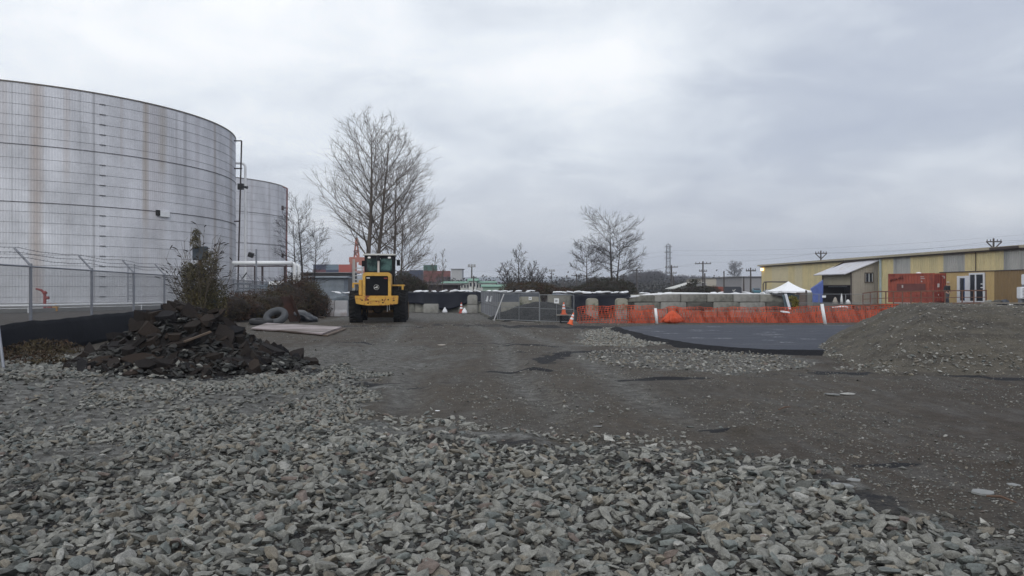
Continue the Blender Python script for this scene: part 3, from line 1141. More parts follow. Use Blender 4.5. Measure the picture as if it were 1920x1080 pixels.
def tank(c, r, H, z0, label, streaks, ribs, seams, minor):
    t_ = thing('storage_tank', label, 'storage tank', (c[0], c[1], 0))
    m = tank_material('tank_siding_%d' % int(r), c, r, streaks)
    band = mat('tank_band', (0.13, 0.13, 0.135), .6, .3, .2, 3)
    vs, fs = [], []
    cols = ribs * 4
    for z in (z0, H):
        for j in range(cols):
            a = 2 * PI * j / cols
            rr = r + (.015 if (j % 4) in (0, 1) else 0.0)
            vs.append((rr * math.cos(a), rr * math.sin(a), z))
    for j in range(cols):
        k = (j + 1) % cols
        fs.append((j, k, k + cols, j + cols))
    mb = MB()
    mb.add(vs, fs)
    mb.build('siding', m, t_, fix=False)
    mb = MB()
    N_ = 220

    def ring(z, rad, th, zw=None):
        if zw:
            prof = [(rad - .05, z - zw), (rad + th, z - zw), (rad + th, z + zw), (rad - .05, z + zw)]
        mb.lathe(prof, N_)
    for z in minor:
        ring(z, r + .015, .010, .009)
    mb.build('steel_banding', band, t_)
    mb = MB()
    for z in seams:
        mb.lathe([(r - .02, z - .02), (r + .05, z - .03), (r + .05, z + .025), (r - .02, z + .025)], N_)
    mb.build('flashing', mat('tank_flashing', (0.12, 0.115, 0.12), .7, .2, .3, 3), t_)
    mb = MB()
    mb.lathe([(r - .3, H - .05), (r + .07, H - .05), (r + .07, H + .05), (r - .3, H + .05)], N_)
    mb.build('top_rim', mat('tank_rim', (0.15, 0.13, 0.11), .7, .2, .3, 3), t_)
    mb = MB()
    mb.lathe([(r - .3, H), (r * .5, H + .25), (.01, H + .4)], 96)
    mb.build('roof', m, t_)
    mb = MB()
    mb.lathe([(r + .6, 0), (r + .6, z0 - .02), (r - .5, z0 + .01)], 96)
    mb.build('foundation', mat('foundation_concrete', (0.25, 0.25, 0.24), .9, 0, .15, 2), t_)
    return t_


T1, R1, H1 = (-52.16, 83.72), 21.97, 18.5
T2, R2, H2 = (-54.16, 132.34), 16.33, 18.5
rb = (0.33, 0.235, 0.17)
st1 = []
for (px, wpx, zlo, amt, c) in ((68, 16, 0, .62, rb), (125, 8, 10, .3, rb), (176, 3.5, 0, .55, (0.17, 0.16, 0.17)), (273, 7, 7, .62, (0.30, 0.23, 0.15)), (305, 9, 11.5, .5, (0.30, 0.25, 0.17)),
                               (290, 22, 6, .22, (0.36, 0.28, 0.26)), (347, 4, 9, .5, (0.20, 0.19, 0.19)), (403, 3, 0, .55, (0.25, 0.19, 0.14)), (433, 3, 0, .5, (0.27, 0.2, 0.15)), (22, 2.5, 6, .4, (0.2, 0.2, 0.2)),
                               (150, 3, 12, .3, (0.2, 0.2, 0.2)), (331, 3, 12, .3, (0.22, 0.2, 0.2)), (8, 9, 12, .2, rb), (228, 4, 12, .25, rb), (370, 5, 12, .25, (0.25, 0.2, 0.2)), (20, 30, 0, -.0, rb)):
    a0 = ang_at(px, T1, R1)
    a1 = ang_at(px + wpx, T1, R1)
    st1.append((a0, abs(a1 - a0), zlo, amt, c))
seam1 = [13.45, 8.75]
minor1 = [z for z in np.linspace(.95, 17.6, 20) if min(abs(z - s_) for s_ in seam1) > .25]
tk1 = tank(T1, R1, H1, .45, 'large pale grey steel storage tank with rust streaks behind the chain link fence', st1, 640, seam1, minor1)
st2 = [(ang_at(px, T2, R2), .02, 0, .35, (0.3, 0.26, 0.26)) for px in (462, 472, 505, 522)]
tk2 = tank(T2, R2, H2, .45, 'smaller grey storage tank standing farther back behind the large one', st2, 460, [13.4, 8.6], [z for z in np.linspace(1, 17.5, 16)])

# patch box and overlap strips on the big tank
a0 = ang_at(307, T1, R1)
pp = Vector((math.cos(a0) * (R1 + .1), math.sin(a0) * (R1 + .1), 8.55))
mb = MB()
mb.box(pp, (.2, 1.05, .5), (0, 0, a0))
mb.build('patch_panel', white_p, tk1)
a0 = ang_at(295, T1, R1)
mb = MB()
mb.box((math.cos(a0) * (R1 + .08), math.sin(a0) * (R1 + .08), 8.62), (.2, .35, .5), (0, 0, a0))
mb.build('wall_opening', mat('dark_hole', (0.02, 0.02, 0.02), .9), tk1)
a0 = ang_at(192, T1, R1)
for z in minor1:
    mb = MB()
    mb.box((math.cos(a0) * (R1 + .06), math.sin(a0) * (R1 + .06), z + .01), (.05, .5, .05), (0, 0, a0))
    mb.build('band_clamp', mat('tank_flashing', (0, 0, 0)), tk1)

# riser pipe with ties at the right side of the big tank
dred = mat('dark_red_pipe', (0.035, 0.022, 0.024), .6, .2, .2, 3)
rp = thing('riser_pipe', 'tall dark riser pipe with ties standing at the right edge of the large tank', 'pipe', P(448, 87))
bx, by = rp.location.x, rp.location.y


def loc(v, base=None):
    return (v[0] - bx, v[1] - by, v[2])


mb = MB()
ptop = P(453, 87, 264)
mb.tube([loc(P(446, 87, 542)), loc(ptop)], .085, 8)
mb.tube([loc(ptop), loc(P(439, 87, 264))], .07, 8)
mb.tube([loc(P(445, 87, 542)), loc(P(445, 87, 560))], .12, 8)
mb.build('pipe', dred, rp)
for y in (316, 415):
    mb = MB()
    mb.bar(loc(P(439, 87, y)), loc(P(454 if y < 400 else 449, 87, y)), .12)
    mb.build('bracket', dred, rp)
mb = MB()
q = loc(P(451.5, 87, 350))
mb.box(q, (.6, .4, .65))
mb.tube([(q[0] + .3, q[1], q[2]), (q[0] + .75, q[1], q[2] - .1)], [.1, .17], 8)
mb.build('control_box', mat('black_paint', (0.015, 0.015, 0.017), .5), rp)
wp = thing('vent_pipe', 'white looped vent pipe curving down between the two tanks', 'pipe', P(455, 90))
bx, by = wp.location.x, wp.location.y
pts = [loc(P(437, 90, 306)), loc(P(452, 90, 306))]
for k in range(1, 7):
    a = k / 6 * PI / 2
    pts.append(loc(P(452 + 8 * math.sin(a), 90, 306 + 8 * (1 - math.cos(a)))))
pts.append(loc(P(460, 90, 345)))
pts.append(loc(P(460, 90, 560)))
mb = MB()
mb.tube(pts, .14, 10)
mb.build('pipe', white_p, wp)
rp2 = thing('riser_pipe', 'thin reddish riser pipe on the right edge of the smaller tank', 'pipe', P(537, 126))
bx, by = rp2.location.x, rp2.location.y
mb = MB()
mb.tube([loc(P(536, 126, 560)), loc(P(538.5, 126, 353))], .13, 8)
mb.tube([loc(P(538, 126, 353)), loc(P(530, 126, 350))], .1, 8)
mb.build('pipe', mat('faded_red', (0.16, 0.07, 0.07), .6), rp2)
for y in (390, 479):
    mb = MB()
    mb.bar(loc(P(530, 126, y)), loc(P(538, 126, y)), .16)
    mb.bar(loc(P(530, 126, y - 4)), loc(P(530, 126, y + 4)), .3)
    mb.build('bracket', dred, rp2)

# containment wall, pipes, hydrant at the foot of the tanks
cw = MB()
cp = [(-62, 48), (-40.5, 49.5), (-33.5, 55), (-29.5, 63), (-27.5, 73), (-27, 90)]
for a_, b2 in zip(cp[:-1], cp[1:]):
    d = Vector((b2[0] - a_[0], b2[1] - a_[1]))
    cw.box(((a_[0] + b2[0]) / 2, (a_[1] + b2[1]) / 2, .12), (d.length + .1, .25, .34), (0, 0, math.atan2(d.y, d.x)))
tag(cw.build('containment_wall', mat('berm_concrete', (0.17, 0.17, 0.16), .9, 0, .2, 2)), 'low grey concrete containment wall round the foot of the large tank', 'wall')
for k, (zz_, off, lb) in enumerate(((.50, .6, 'upper of two thin white pipes running along the tank foot behind the fence'), (.20, -.9, 'lower of two thin white pipes running along the tank foot behind the fence'))):
    mb = MB()
    pts = [(p[0] + off, p[1] - off, zz_) for p in cp]
    mb.tube(pts, .085, 8)
    for p in pts[1:-1]:
        mb.bar((p[0], p[1], 0), (p[0], p[1], zz_), .06)
    tag(mb.build('ground_pipe', white_p), lb, 'pipe')
gs = MB()
gs.add([(-64, 50, .03), (-41, 51, .03), (-34.5, 56, .03), (-30.5, 64, .03), (-28, 74, .03), (-27.6, 92, .03), (-31, 90, .03), (-33, 75, .03), (-38, 63.5, .03), (-46, 60.5, .03), (-64, 64, .03)], [tuple(range(11))])
tag(gs.build('grass', mat('short_grass', (0.06, 0.075, 0.035), .95, 0, .4, 3)), kind='stuff')
redp = mat('red_paint', (0.26, 0.03, 0.025), .5, 0, .15, 4)
hy = thing('fire_monitor', 'red fire monitor standing at the tank foot behind the fence', 'fire hydrant', P(84, 57))
mb = MB()
mb.lathe([(.2, 0), (.2, .08), (.1, .12), (.1, 1.25), (.16, 1.3), (.16, 1.4), (.05, 1.5)], 12)
mb.build('standpipe', redp, hy)
mb = MB()
mb.tube([(0, 0, 1.3), (-.2, -.1, 1.55), (-.5, -.25, 1.65)], [.1, .09, .06], 10)
mb.build('nozzle', redp, hy)
mb = MB()
mb.tube([(.1, 0, 1.0), (.28, 0, 1.0)], .11, 10)
mb.build('valve_wheel', redp, hy)
for k, (px, cc, lb) in enumerate(((94, (0.25, 0.04, 0.03), 'small red valve box on the ground right of the red fire monitor'), (104, (0.42, 0.22, 0.04), 'small orange and yellow valve box beside the tank foot'))):
    o = thing('valve_box', lb, 'valve box', P(px, 57))
    m_ = mat('valve_paint_%d' % k, cc, .6)
    mb = MB()
    mb.box((0, 0, .27), (.36, .3, .44), top=(.85, .85))
    mb.build('housing', m_, o, bevel=.02)
    mb = MB()
    mb.lathe([(.02, .49), (.13, .5), (.14, .56), (.02, .6)], 12)
    mb.build('cap', m_, o)
ld = thing('access_ladder', 'grey caged access ladder fixed low on the large tank wall behind the fence', 'ladder', P(246, 69.5))
for s_ in (-.28, .28):
    mb = MB()
    mb.bar((s_, 0, 0), (s_, 0, 3.8), .06)
    mb.build('rail', galv, ld)
for k in range(11):
    mb = MB()
    mb.bar((-.28, 0, .4 + k * .32), (.28, 0, .4 + k * .32), .035)
    mb.build('rung', galv, ld)


# ------------------------------------------------------------------ chain link
def chain(mb, p0, p1, z0, z1, pitch, r, wob=0.0):
    p0, p1 = Vector(p0), Vector(p1)
    L = (p1 - p0).length
    d = (p1 - p0) / L
    H_ = z1 - z0
    nrm = Vector((-d.y, d.x, 0))
    k = int((L + H_) / pitch)
    for sgn in (1, -1):
        for i in range(k):
            a = -H_ + i * pitch
            s0, s1 = max(0, a), min(L, a + H_)
            if s1 - s0 < pitch * .5:
                continue
            za, zb = (s0 - a), (s1 - a)
            if sgn < 0:
                za, zb = H_ - za, H_ - zb
            off = nrm * (.004 * sgn)
            q0 = p0 + d * s0 + Vector((0, 0, z0 + za)) + off
            q1 = p0 + d * s1 + Vector((0, 0, z0 + zb)) + off
            mb.tube([q0, q1], r, 3, caps=False)


def fl(Yv):                 # fence line of the tank farm
    return Vector((-8.51 - .187 * Yv, Yv, 0))


fd = Vector((-.187, 1, 0)).normalized()
fence = thing('chain_link_fence', 'long galvanised chain link fence with barbed wire arms in front of the tanks', 'fence', fl(13))
o0 = fence.location
mb = MB()
chain(mb, (0, 0, 0), fl(46) - o0, .1, 2.22, .062, .0026)
chain(mb, fl(46) - o0, fl(92) - o0, .1, 2.22, .13, .004)
mb.build('mesh', wire, fence, fix=False)
mb = MB()
mb.tube([Vector((0, 0, 2.25)), fl(92) - o0 + Vector((0, 0, 2.25))], .024, 8)
mb.build('top_rail', galv, fence)
side_v = Vector((-.98, -.18, 0))
Yp = 15.9
while Yp < 92:
    q = fl(Yp) - o0
    mb = MB()
    mb.tube([q, q + Vector((0, 0, 2.33))], .04 if Yp > 18 else .045, 10)
    po = mb.build('post', galv, fence)
    mb = MB()
    mb.tube([q + Vector((0, 0, 2.27)), q + Vector((0, 0, 2.31)) + side_v * .03, q + side_v * .38 + Vector((0, 0, 2.72))], .028, 6)
    mb.build('barb_arm', galv, po)
    Yp += 4.62
for k in range(3):
    mb = MB()
    pts = []
    Yq = 13.
    while Yq < 92:
        t_ = .14 + .12 * k
        ph = ((Yq - 15.9) / 4.62) % 1
        sag = -.06 * math.sin(PI * ph) + random.uniform(-.012, .012)
        pts.append(fl(Yq) - o0 + side_v * t_ + Vector((0, 0, 2.33 + 1.1 * t_ + sag)))
        Yq += .77
    mb.tube(pts, .007, 4)
    for q in pts[::1]:
        for s_ in (.0, .26, .5):
            e_ = q + fd * s_
            mb.bar(e_ + Vector((.0, .0, -.03)), e_ + Vector((.02, 0, .03)), .005)
    mb.build('barbed_wire', wire, fence)

# black silt fabric along the foot of the fence
sf = MB()
L0, L1, nseg = 13.0, 52.0, 150
vs, fs = [], []
for i in range(nseg + 1):
    yq = L0 + (L1 - L0) * i / nseg
    q = fl(yq)
    ph = ((yq - 15.9) / 4.62) % 1
    topz = .89 - .04 * math.sin(PI * ph) + .012 * math.sin(yq * 1.7) + .008 * math.sin(yq * 5.3)
    for j in range(7):
        u = j / 6
        bulge = .10 * math.sin(PI * u) + .02 * math.sin(yq * 1.3 + j * .4) + .22 * (1 - u) ** 2
        vs.append(q + Vector((.08 + bulge * .9, 0, u * topz - .02)))
for i in range(nseg):
    for j in range(6):
        a = i * 7 + j
        fs.append((a, a + 1, a + 8, a + 7))
sf.add(vs, fs)
o = sf.build('silt_fabric', silt, smooth=True)
sm = o.modifiers.new('thickness', 'SOLIDIFY')
sm.thickness = .008
tag(o, 'black silt fabric hung along the foot of the chain link fence', 'silt fence')
mb = MB()
mb.tube([P(-4, 15.8, 606), P(7, 15.4, 694)], .03, 8)
tag(mb.build('leaning_pole', galv), 'short galvanised pole leaning at the far left edge in front of the black fabric', 'pole')

# ------------------------------------------------------------------ pipe bridge, floodlight, pipework left of the loader
pb = thing('pipe_bridge', 'white overhead pipe on dark supports turning down beside the small tank', 'pipe bridge', P(500, 75))
bx, by = pb.location.x, pb.location.y
mb = MB()
zt_ = P(500, 75, 493).z
mb.tube([loc(P(436, 75, 493)), loc(P(548, 75, 493))], .19, 14)
mb.build('pipe', white_p, pb, smooth=True)
for px in (552.5, 560.5):
    pts = []
    for k in range(7):
        a = k / 6 * PI / 2
        pts.append(loc(P(px - 6 + 6 * math.sin(a), 75.5 + (px - 552) * .05, 493 + (1 - math.cos(a)) * 6 + (px - 552) * .5)))
    pts.append(loc(P(px, 75.5 + (px - 552) * .05, 570)))
    mb = MB()
    mb.tube(pts, .18, 14)
    mb.build('downpipe', white_p, pb, smooth=True)
for px in (478, 492, 534):
    mb = MB()
    mb.bar(loc(P(px, 75, 498)), loc(P(px, 75, 575)), .16)
    mb.build('support_post', dred, pb)
mb = MB()
mb.bar(loc(P(440, 75, 499)), loc(P(548, 75, 499)), .12)
mb.build('support_beam', dred, pb)
flp = thing('floodlight_pole', 'galvanised floodlight pole with black lamp head in front of the small tank', 'floodlight', P(480.5, 68))
mb = MB()
mb.tube([(0, 0, 0), (0, 0, P(480, 68, 467).z)], .075, 8)
mb.build('pole', galv, flp)
mb = MB()
mb.box((-.42, -.1, P(480, 68, 478).z), (.42, .3, .38), (.2, .35, 0))
mb.bar((0, 0, P(480, 68, 479).z), (-.3, 0, P(480, 68, 478).z), .06)
mb.build('lamp_head', mat('black_paint', (0, 0, 0)), flp)
mb = MB()
mb.bar(P(453, 58, 524), P(463, 58, 511), .07)
tag(mb.build('bent_fence_arm', mat('black_paint', (0, 0, 0))), 'loose black bar slanting up above the fence rail beside the overgrown bush', 'bar')
pr = thing('pipework_rack', 'low blue grey pipework with valves behind the fence right of the big tank', 'pipework', P(485, 66))
bx, by = pr.location.x, pr.location.y
pgm = mat('blue_grey_paint', (0.13, 0.16, 0.19), .6, .1, .2, 3)
for (x0, x1, y) in ((440, 470, 532), (446, 500, 541), (440, 530, 546), (470, 528, 536), (505, 526, 528)):
    mb = MB()
    mb.tube([loc(P(x0, 66, y)), loc(P(x1, 66, y))], .07, 8)
    mb.build('pipe', pgm, pr)
for px in (447, 457, 468, 479, 490, 499, 509, 519, 528):
    mb = MB()
    mb.tube([loc(P(px, 66, 530 + 6 * random.random())), loc(P(px, 66, 575))], .06, 6)
    if random.random() < .6:
        mb.lathe([(.02, 0), (.2, .02), (.2, .07), (.02, .09)], 10, (loc(P(px, 66, 534))[0], 0, P(px, 66, 533).z))
    mb.build('valve_stem', pgm, pr)
mb = MB()
mb.box(loc(P(518, 66, 531)), (1.1, .4, .3))
mb.build('white_tray', white_p, pr)

# ------------------------------------------------------------------ trees


class Tree:
    def __init__(s, seed):
        s.r = random.Random(seed)
        s.mb = MB()
        s.tr = MB()

    def limb(s, p, d, L, r0, n, up, wig, sides, r1=None, mb=None):
        pts = [Vector(p)]
        d = Vector(d).normalized()
        for i in range(n):
            d = (d + Vector((s.r.gauss(0, wig), s.r.gauss(0, wig), up + s.r.gauss(0, wig * .6)))).normalized()
            pts.append(pts[-1] + d * (L / n))
        r1 = r1 or max(.008, r0 * .3)
        rs = [r0 + (r1 - r0) * i / n for i in range(n + 1)]
        (mb or s.mb).tube(pts, rs, sides, caps=False)
        return pts, rs


def perp_dir(rnd, d, ang):
    d = Vector(d).normalized()
    a = Vector((rnd.gauss(0, 1), rnd.gauss(0, 1), rnd.gauss(0, 1)))
    u = (a - d * a.dot(d)).normalized()
    return (d * math.cos(ang) + u * math.sin(ang)).normalized()


def bare_tree(label, base, stems, m, seed, prof, nb=36, ns=10, ntw=6, ang=.75, tw=.014, up=.09, group=None, first=.2, name='bare_tree', wig=.05, sup=.05):
    T = Tree(seed)
    r = T.r
    for (dx, dy, H_, r0, lx, ly) in stems:
        pts, rs = T.limb((dx, dy, 0), (lx, ly, 1), H_, r0, 12, sup, .022, 7, r1=tw * 1.4, mb=T.tr)
        for k in range(nb):
            f = first + (1 - first) * ((k + r.random()) / nb) ** .9
            f = min(f, .985)
            i = int(f * 12)
            fr = f * 12 - i
            p = pts[i].lerp(pts[i + 1], fr)
            Lb = H_ * prof(f) * r.uniform(.78, 1.12)
            a = k * 2.39996 + r.uniform(-.35, .35)
            tilt = ang * r.uniform(.85, 1.15) * (1.35 - .55 * f)
            d = Vector((math.cos(a) * math.sin(tilt), math.sin(a) * math.sin(tilt), math.cos(tilt)))
            rb_ = max(tw * 1.2, rs[i] * .36)
            bp_, br_ = T.limb(p, d, Lb, rb_, 6, up * .55, wig, 4, r1=tw)
            nn = max(3, int(ns * (.5 + Lb / (H_ * .3))))
            for j in range(nn):
                ff = .18 + .8 * (j + r.random()) / nn
                ff = min(ff, .97)
                i2 = int(ff * 6)
                q = bp_[i2].lerp(bp_[i2 + 1], ff * 6 - i2)
                dd = (bp_[i2 + 1] - bp_[i2])
                d2 = perp_dir(r, dd, r.uniform(.5, 1.0))
                d2.z = abs(d2.z) * .8 + .1
                L2 = Lb * (1.05 - ff * .7) * r.uniform(.35, .7)
                sp_, sr_ = T.limb(q, d2, L2, max(tw, br_[i2] * .55), 3, up, wig * 1.6, 3, r1=tw * .75)
                for _ in range(ntw):
                    ff3 = r.uniform(.1, .95)
                    i3 = int(ff3 * 3)
                    q3 = sp_[i3].lerp(sp_[i3 + 1], ff3 * 3 - i3)
                    d3 = perp_dir(r, sp_[i3 + 1] - sp_[i3], r.uniform(.4, .8))
                    T.limb(q3, d3, L2 * r.uniform(.3, .65), tw * .8, 2, up, .1, 3, r1=tw * .5)
    e = thing(name, label, 'tree', base, 0, group)
    T.tr.build('trunk', m, e, fix=False, smooth=True)
    T.mb.build('crown', m, e, fix=False)
    return e


def prof_cotton(f):
    return np.interp(f, [0, .2, .35, .55, .75, .9, 1], [.25, .37, .42, .40, .33, .21, .08])


TD = 80
bare_tree('tallest bare cottonwood, the left trunk of the clump behind the wheel loader', P(688, TD), [(0, 0, 17.7, .32, -.012, 0)], bark, 3, prof_cotton, 30, 8, 5, .80, .011, .09)
bare_tree('bare cottonwood with the second trunk from the left behind the loader cab', P(700, TD + 1), [(0, 0, 17.0, .28, .075, .02)], bark, 8, prof_cotton, 27, 8, 5, .78, .011, .09, first=.3)
bare_tree('slimmer bare cottonwood with the third trunk from the left behind the cab', P(737, TD + 2), [(0, 0, 14.0, .20, .03, 0)], bark, 14, lambda f: prof_cotton(f) * 1.0, 22, 8, 4, .85, .011, .06, first=.18)
bare_tree('thin bare cottonwood at the right side of the clump behind the loader', P(749, TD + 2), [(0, 0, 10.5, .12, .05, 0)], bark, 21, lambda f: prof_cotton(f) * 1.15, 24, 8, 5, .9, .013, .06, first=.1)
bare_tree('bare forking tree beside the right edge of the smaller tank', P(563, 98), [(.3, 0, 11.4, .17, .04, 0), (-.6, .3, 9.8, .14, -.01, 0), (1.3, .3, 8.0, .11, .14, 0)], bark2, 33,
          lambda f: .12 + .20 * math.sin(PI * min(1, 1.02 - f * .85)), 18, 8, 4, .9, .012, .03, first=.22)
bare_tree('lone bare tree with flat spreading limbs rising from the large bramble mound', P(1148, 88) + Vector((0, 0, 1.0)), [(0, 0, 7.6, .17, -.05, 0), (.5, .1, 5.6, .13, .02, 0), (-2.6, .2, 4.6, .10, -.10, 0)], bark2, 41,
          lambda f: .20 + .36 * math.sin(PI * min(1, 1.05 - f * .9)), 15, 8, 4, 1.1, .013, .015, first=.28, wig=.08)
bare_tree('low bare bush tree fanning out of the bramble right of the green roofed building', P(973, 70) + Vector((0, 0, .3)),
          [(0, 0, 4.4, .10, .0, 0), (.1, 0, 3.2, .08, -.75, .1), (.2, .1, 3.3, .08, .8, .1), (-.1, .1, 3.4, .07, -.4, .2), (.1, 0, 3.5, .07, .45, .1), (0, 0, 3.0, .06, 1.2, .2)], bark2, 52,
          lambda f: .26 + .16 * (1 - f), 11, 7, 4, .7, .011, .02, first=.3, name='bare_shrub', sup=.03)
bare_tree('spindly bare sapling leaning right between the stacked containers and the cottonwoods', P(790, 85), [(0, 0, 5.2, .07, .5, 0), (.3, 0, 3.9, .05, .8, .1)], bark, 61,
          lambda f: .12 + .22 * (1 - f), 12, 6, 4, .7, .011, .03, first=.3, name='bare_sapling')
bare_tree('thin upright bare sapling rising above the red stacked containers', P(826, 88), [(0, 0, 5.6, .06, .1, 0)], bark, 66,
          lambda f: .10 + .16 * (1 - f), 14, 5, 3, .6, .011, .03, first=.35, name='bare_sapling')
bare_tree('small round bare tree far off on the skyline above the pale warehouse', P(1379, 420), [(0, 0, 13.5, .3, 0, 0)], mat('far_bark', (0.09, 0.08, 0.08), .9), 71,
          lambda f: .10 + .28 * math.sin(PI * min(1, 1.0 - f * .8)), 26, 8, 4, .9, .05, .03, first=.35)


# ------------------------------------------------------------------ brush and brambles
def foliage(name, label, blobs, n, leaf, m, seed, cat='bush', core=True, stems=0, stem_m=None, loc0=None, z_flat=.02, group=None, thin=.3):
    """blobs: (x,y,z, rx,ry,rz) in metres"""
    rgf = np.random.default_rng(seed)
    bx_, by_ = blobs[0][0], blobs[0][1]
    e = thing(name, label, cat, (bx_, by_, 0), 0, group)
    vol = np.array([q[3] * q[4] * q[5] for q in blobs]) ** .67
    cnt = (n * vol / vol.sum()).astype(int)
    P_, Nn = [], []
    for (x, y, z, rx, ry, rz_), c in zip(blobs, cnt):
        d = rgf.normal(size=(c, 3))
        d /= np.linalg.norm(d, axis=1)[:, None]
        rr = rgf.random(c) ** .28
        lump = .72 + .5 * fbm(d[:, 0] * 2.3 + x + 20, d[:, 2] * 2.3 + d[:, 1] * 1.7 + y, 3)
        p = d * (rr * lump)[:, None] * np.array([rx, ry, rz_]) + np.array([x - bx_, y - by_, z])
        p = p[p[:, 2] > z_flat]
        P_.append(p)
    p = np.concatenate(P_)
    n = len(p)
    # small elongated leaf/twig quads
    a = rgf.normal(size=(n, 3))
    a /= np.linalg.norm(a, axis=1)[:, None]
    b_ = np.cross(a, rgf.normal(size=(n, 3)))
    b_ /= np.linalg.norm(b_, axis=1)[:, None]
    L = leaf * rgf.uniform(.5, 1.6, n)
    W = leaf * thin * rgf.uniform(.5, 1.4, n)
    a = a * L[:, None]
    b_ = b_ * W[:, None]
    Vq = np.stack([p - a - b_ * .3, p - b_, p + a, p + b_], 1).reshape(-1, 3)
    Fq = np.arange(n * 4).reshape(-1, 4)
    tone = np.repeat(rgf.uniform(.4, 1.6, (n, 1)) * np.ones(3), 4, 0)
    npmesh('foliage', Vq, Fq, m, e, colors=tone)
    if core:
        mb = MB()
        v0, f0_ = ico(3)
        for (x, y, z, rx, ry, rz_) in blobs:
            lump = .50 + .35 * fbm(v0[:, 0] * 2.3 + x + 20, v0[:, 2] * 2.3 + v0[:, 1] * 1.7 + y, 3)
            q = v0 * lump[:, None] * np.array([rx, ry, rz_]) + np.array([x - bx_, y - by_, z])
            q[:, 2] = np.maximum(q[:, 2], -.02)
            mb.add([tuple(u) for u in q], [tuple(u) for u in f0_.tolist()])
        mb.build('stem_mass', stem_m or m, e, fix=False)
    return e


def leafm(name, c1, c2):
    m = bpy.data.materials.new(name)
    m.use_nodes = True
    t = m.node_tree
    bs = t.nodes['Principled BSDF']
    at = N(t, 'ShaderNodeAttribute', attribute_name='tone')
    pos = N(t, 'ShaderNodeNewGeometry').outputs['Position']
    f = ramp(t, noise(t, pos, 1.1, 4, .65), [(.38, 0.0), (.62, 1.0)])
    c = mixc(t, f, c1, c2)
    t.links.new(mixc(t, 1.0, c, at.outputs['Color'], 'MULTIPLY'), bs.inputs['Base Color'])
    bs.inputs['Roughness'].default_value = .8
    bs.inputs['Specular IOR Level'].default_value = .2
    return m


brown_l = leafm('bramble_leaves', (0.058, 0.030, 0.022), (0.050, 0.044, 0.024))
green_l = leafm('dark_green_leaves', (0.030, 0.036, 0.020), (0.045, 0.030, 0.022))
budd_l = leafm('buddleia_leaves', (0.115, 0.095, 0.045), (0.060, 0.055, 0.028))
stemdark = mat('dark_stems', (0.020, 0.015, 0.012), .95, 0, .3, 5)
cf = thing


def B_(x, D, y, rx, ry, rz_):
    p = P(x, D, y)
    return (p.x, p.y, p.z, rx, ry, rz_)


foliage('bramble_thicket', 'brown bramble thicket along the fence behind the tyres', [B_(500, 44, 575, 2.1, 1.5, 1.0), B_(465, 42, 582, 1.4, 1.2, .8), B_(540, 46, 564, 1.7, 1.5, 1.45), B_(570, 47, 560, 1.3, 1.4, 1.5), B_(593, 47, 572, .9, 1.2, 1.0), B_(440, 40, 578, 1.0, 1.0, .8)],
        34000, .06, brown_l, 5, 'thicket', stem_m=stemdark)
foliage('bramble_mound', 'dark rounded bramble mound below the lone bare tree', [B_(1140, 85, 545, 3.0, 3, 1.6), B_(1115, 85, 548, 2.6, 3, 1.2), B_(1165, 85, 548, 1.8, 3, 1.15), B_(1085, 86, 549, 2.0, 2, .8), B_(1060, 87, 551, 1.6, 2, .7)],
        26000, .09, green_l, 6, 'bush', stem_m=stemdark)
foliage('bramble_mound', 'dark brown bramble mound around the low fanning shrub', [B_(985, 68, 548, 2.2, 2, .95), B_(1015, 69, 549, 2.2, 2, .85), B_(1045, 70, 551, 1.6, 2, .65), B_(1068, 71, 553, 1.4, 1.5, .5)],
        20000, .08, brown_l, 7, 'bush', stem_m=stemdark)
foliage('bramble_mound', 'dark bushes in front of the stacked containers right of the loader cab', [B_(760, 75, 535, 1.5, 1.5, 1.2), B_(775, 75, 540, 1.5, 1.5, .9), B_(745, 76, 540, 1.2, 1, .9)],
        12000, .09, green_l, 8, 'bush', stem_m=stemdark)
foliage('bramble_mound', 'low dark scrub in front of the white roofed shed by the railcars', [B_(1300, 100, 547, 2.4, 2, .8), B_(1275, 100, 549, 2.2, 2, .55), B_(1325, 102, 546, 2.0, 2, .8)],
        9000, .1, green_l, 9, 'bush', stem_m=stemdark)
foliage('small_pine', 'small dark wind bent pine above the railcars', [B_(1298, 110, 531, .8, .8, .5), B_(1305, 110, 528, .7, .6, .4), B_(1292, 110, 536, .5, .6, .35), B_(1300, 110, 543, .3, .3, 1.0)],
        1500, .09, green_l, 10, 'tree', core=False)
foliage('weeds', 'yellow green weeds beside the end of the concrete block wall', [B_(1487, 47, 568, .35, .4, .45), B_(1480, 46, 572, .25, .3, .3)],
        2200, .06, leafm('yellow_leaves', (0.22, 0.17, 0.03), (0.13, 0.12, 0.03)), 12, 'plant', core=False)
foliage('dry_weeds', 'dry brown weeds growing between the black fabric and the rubble heap', [(-10.4, 17.0, .1, .9, .8, .35), (-9.5, 16.3, .05, .7, .5, .25), (-11.2, 19, .1, .9, 1.2, .4)],
        6500, .05, leafm('dry_leaves', (0.060, 0.048, 0.026), (0.05, 0.03, 0.022)), 13, 'plant', core=False)

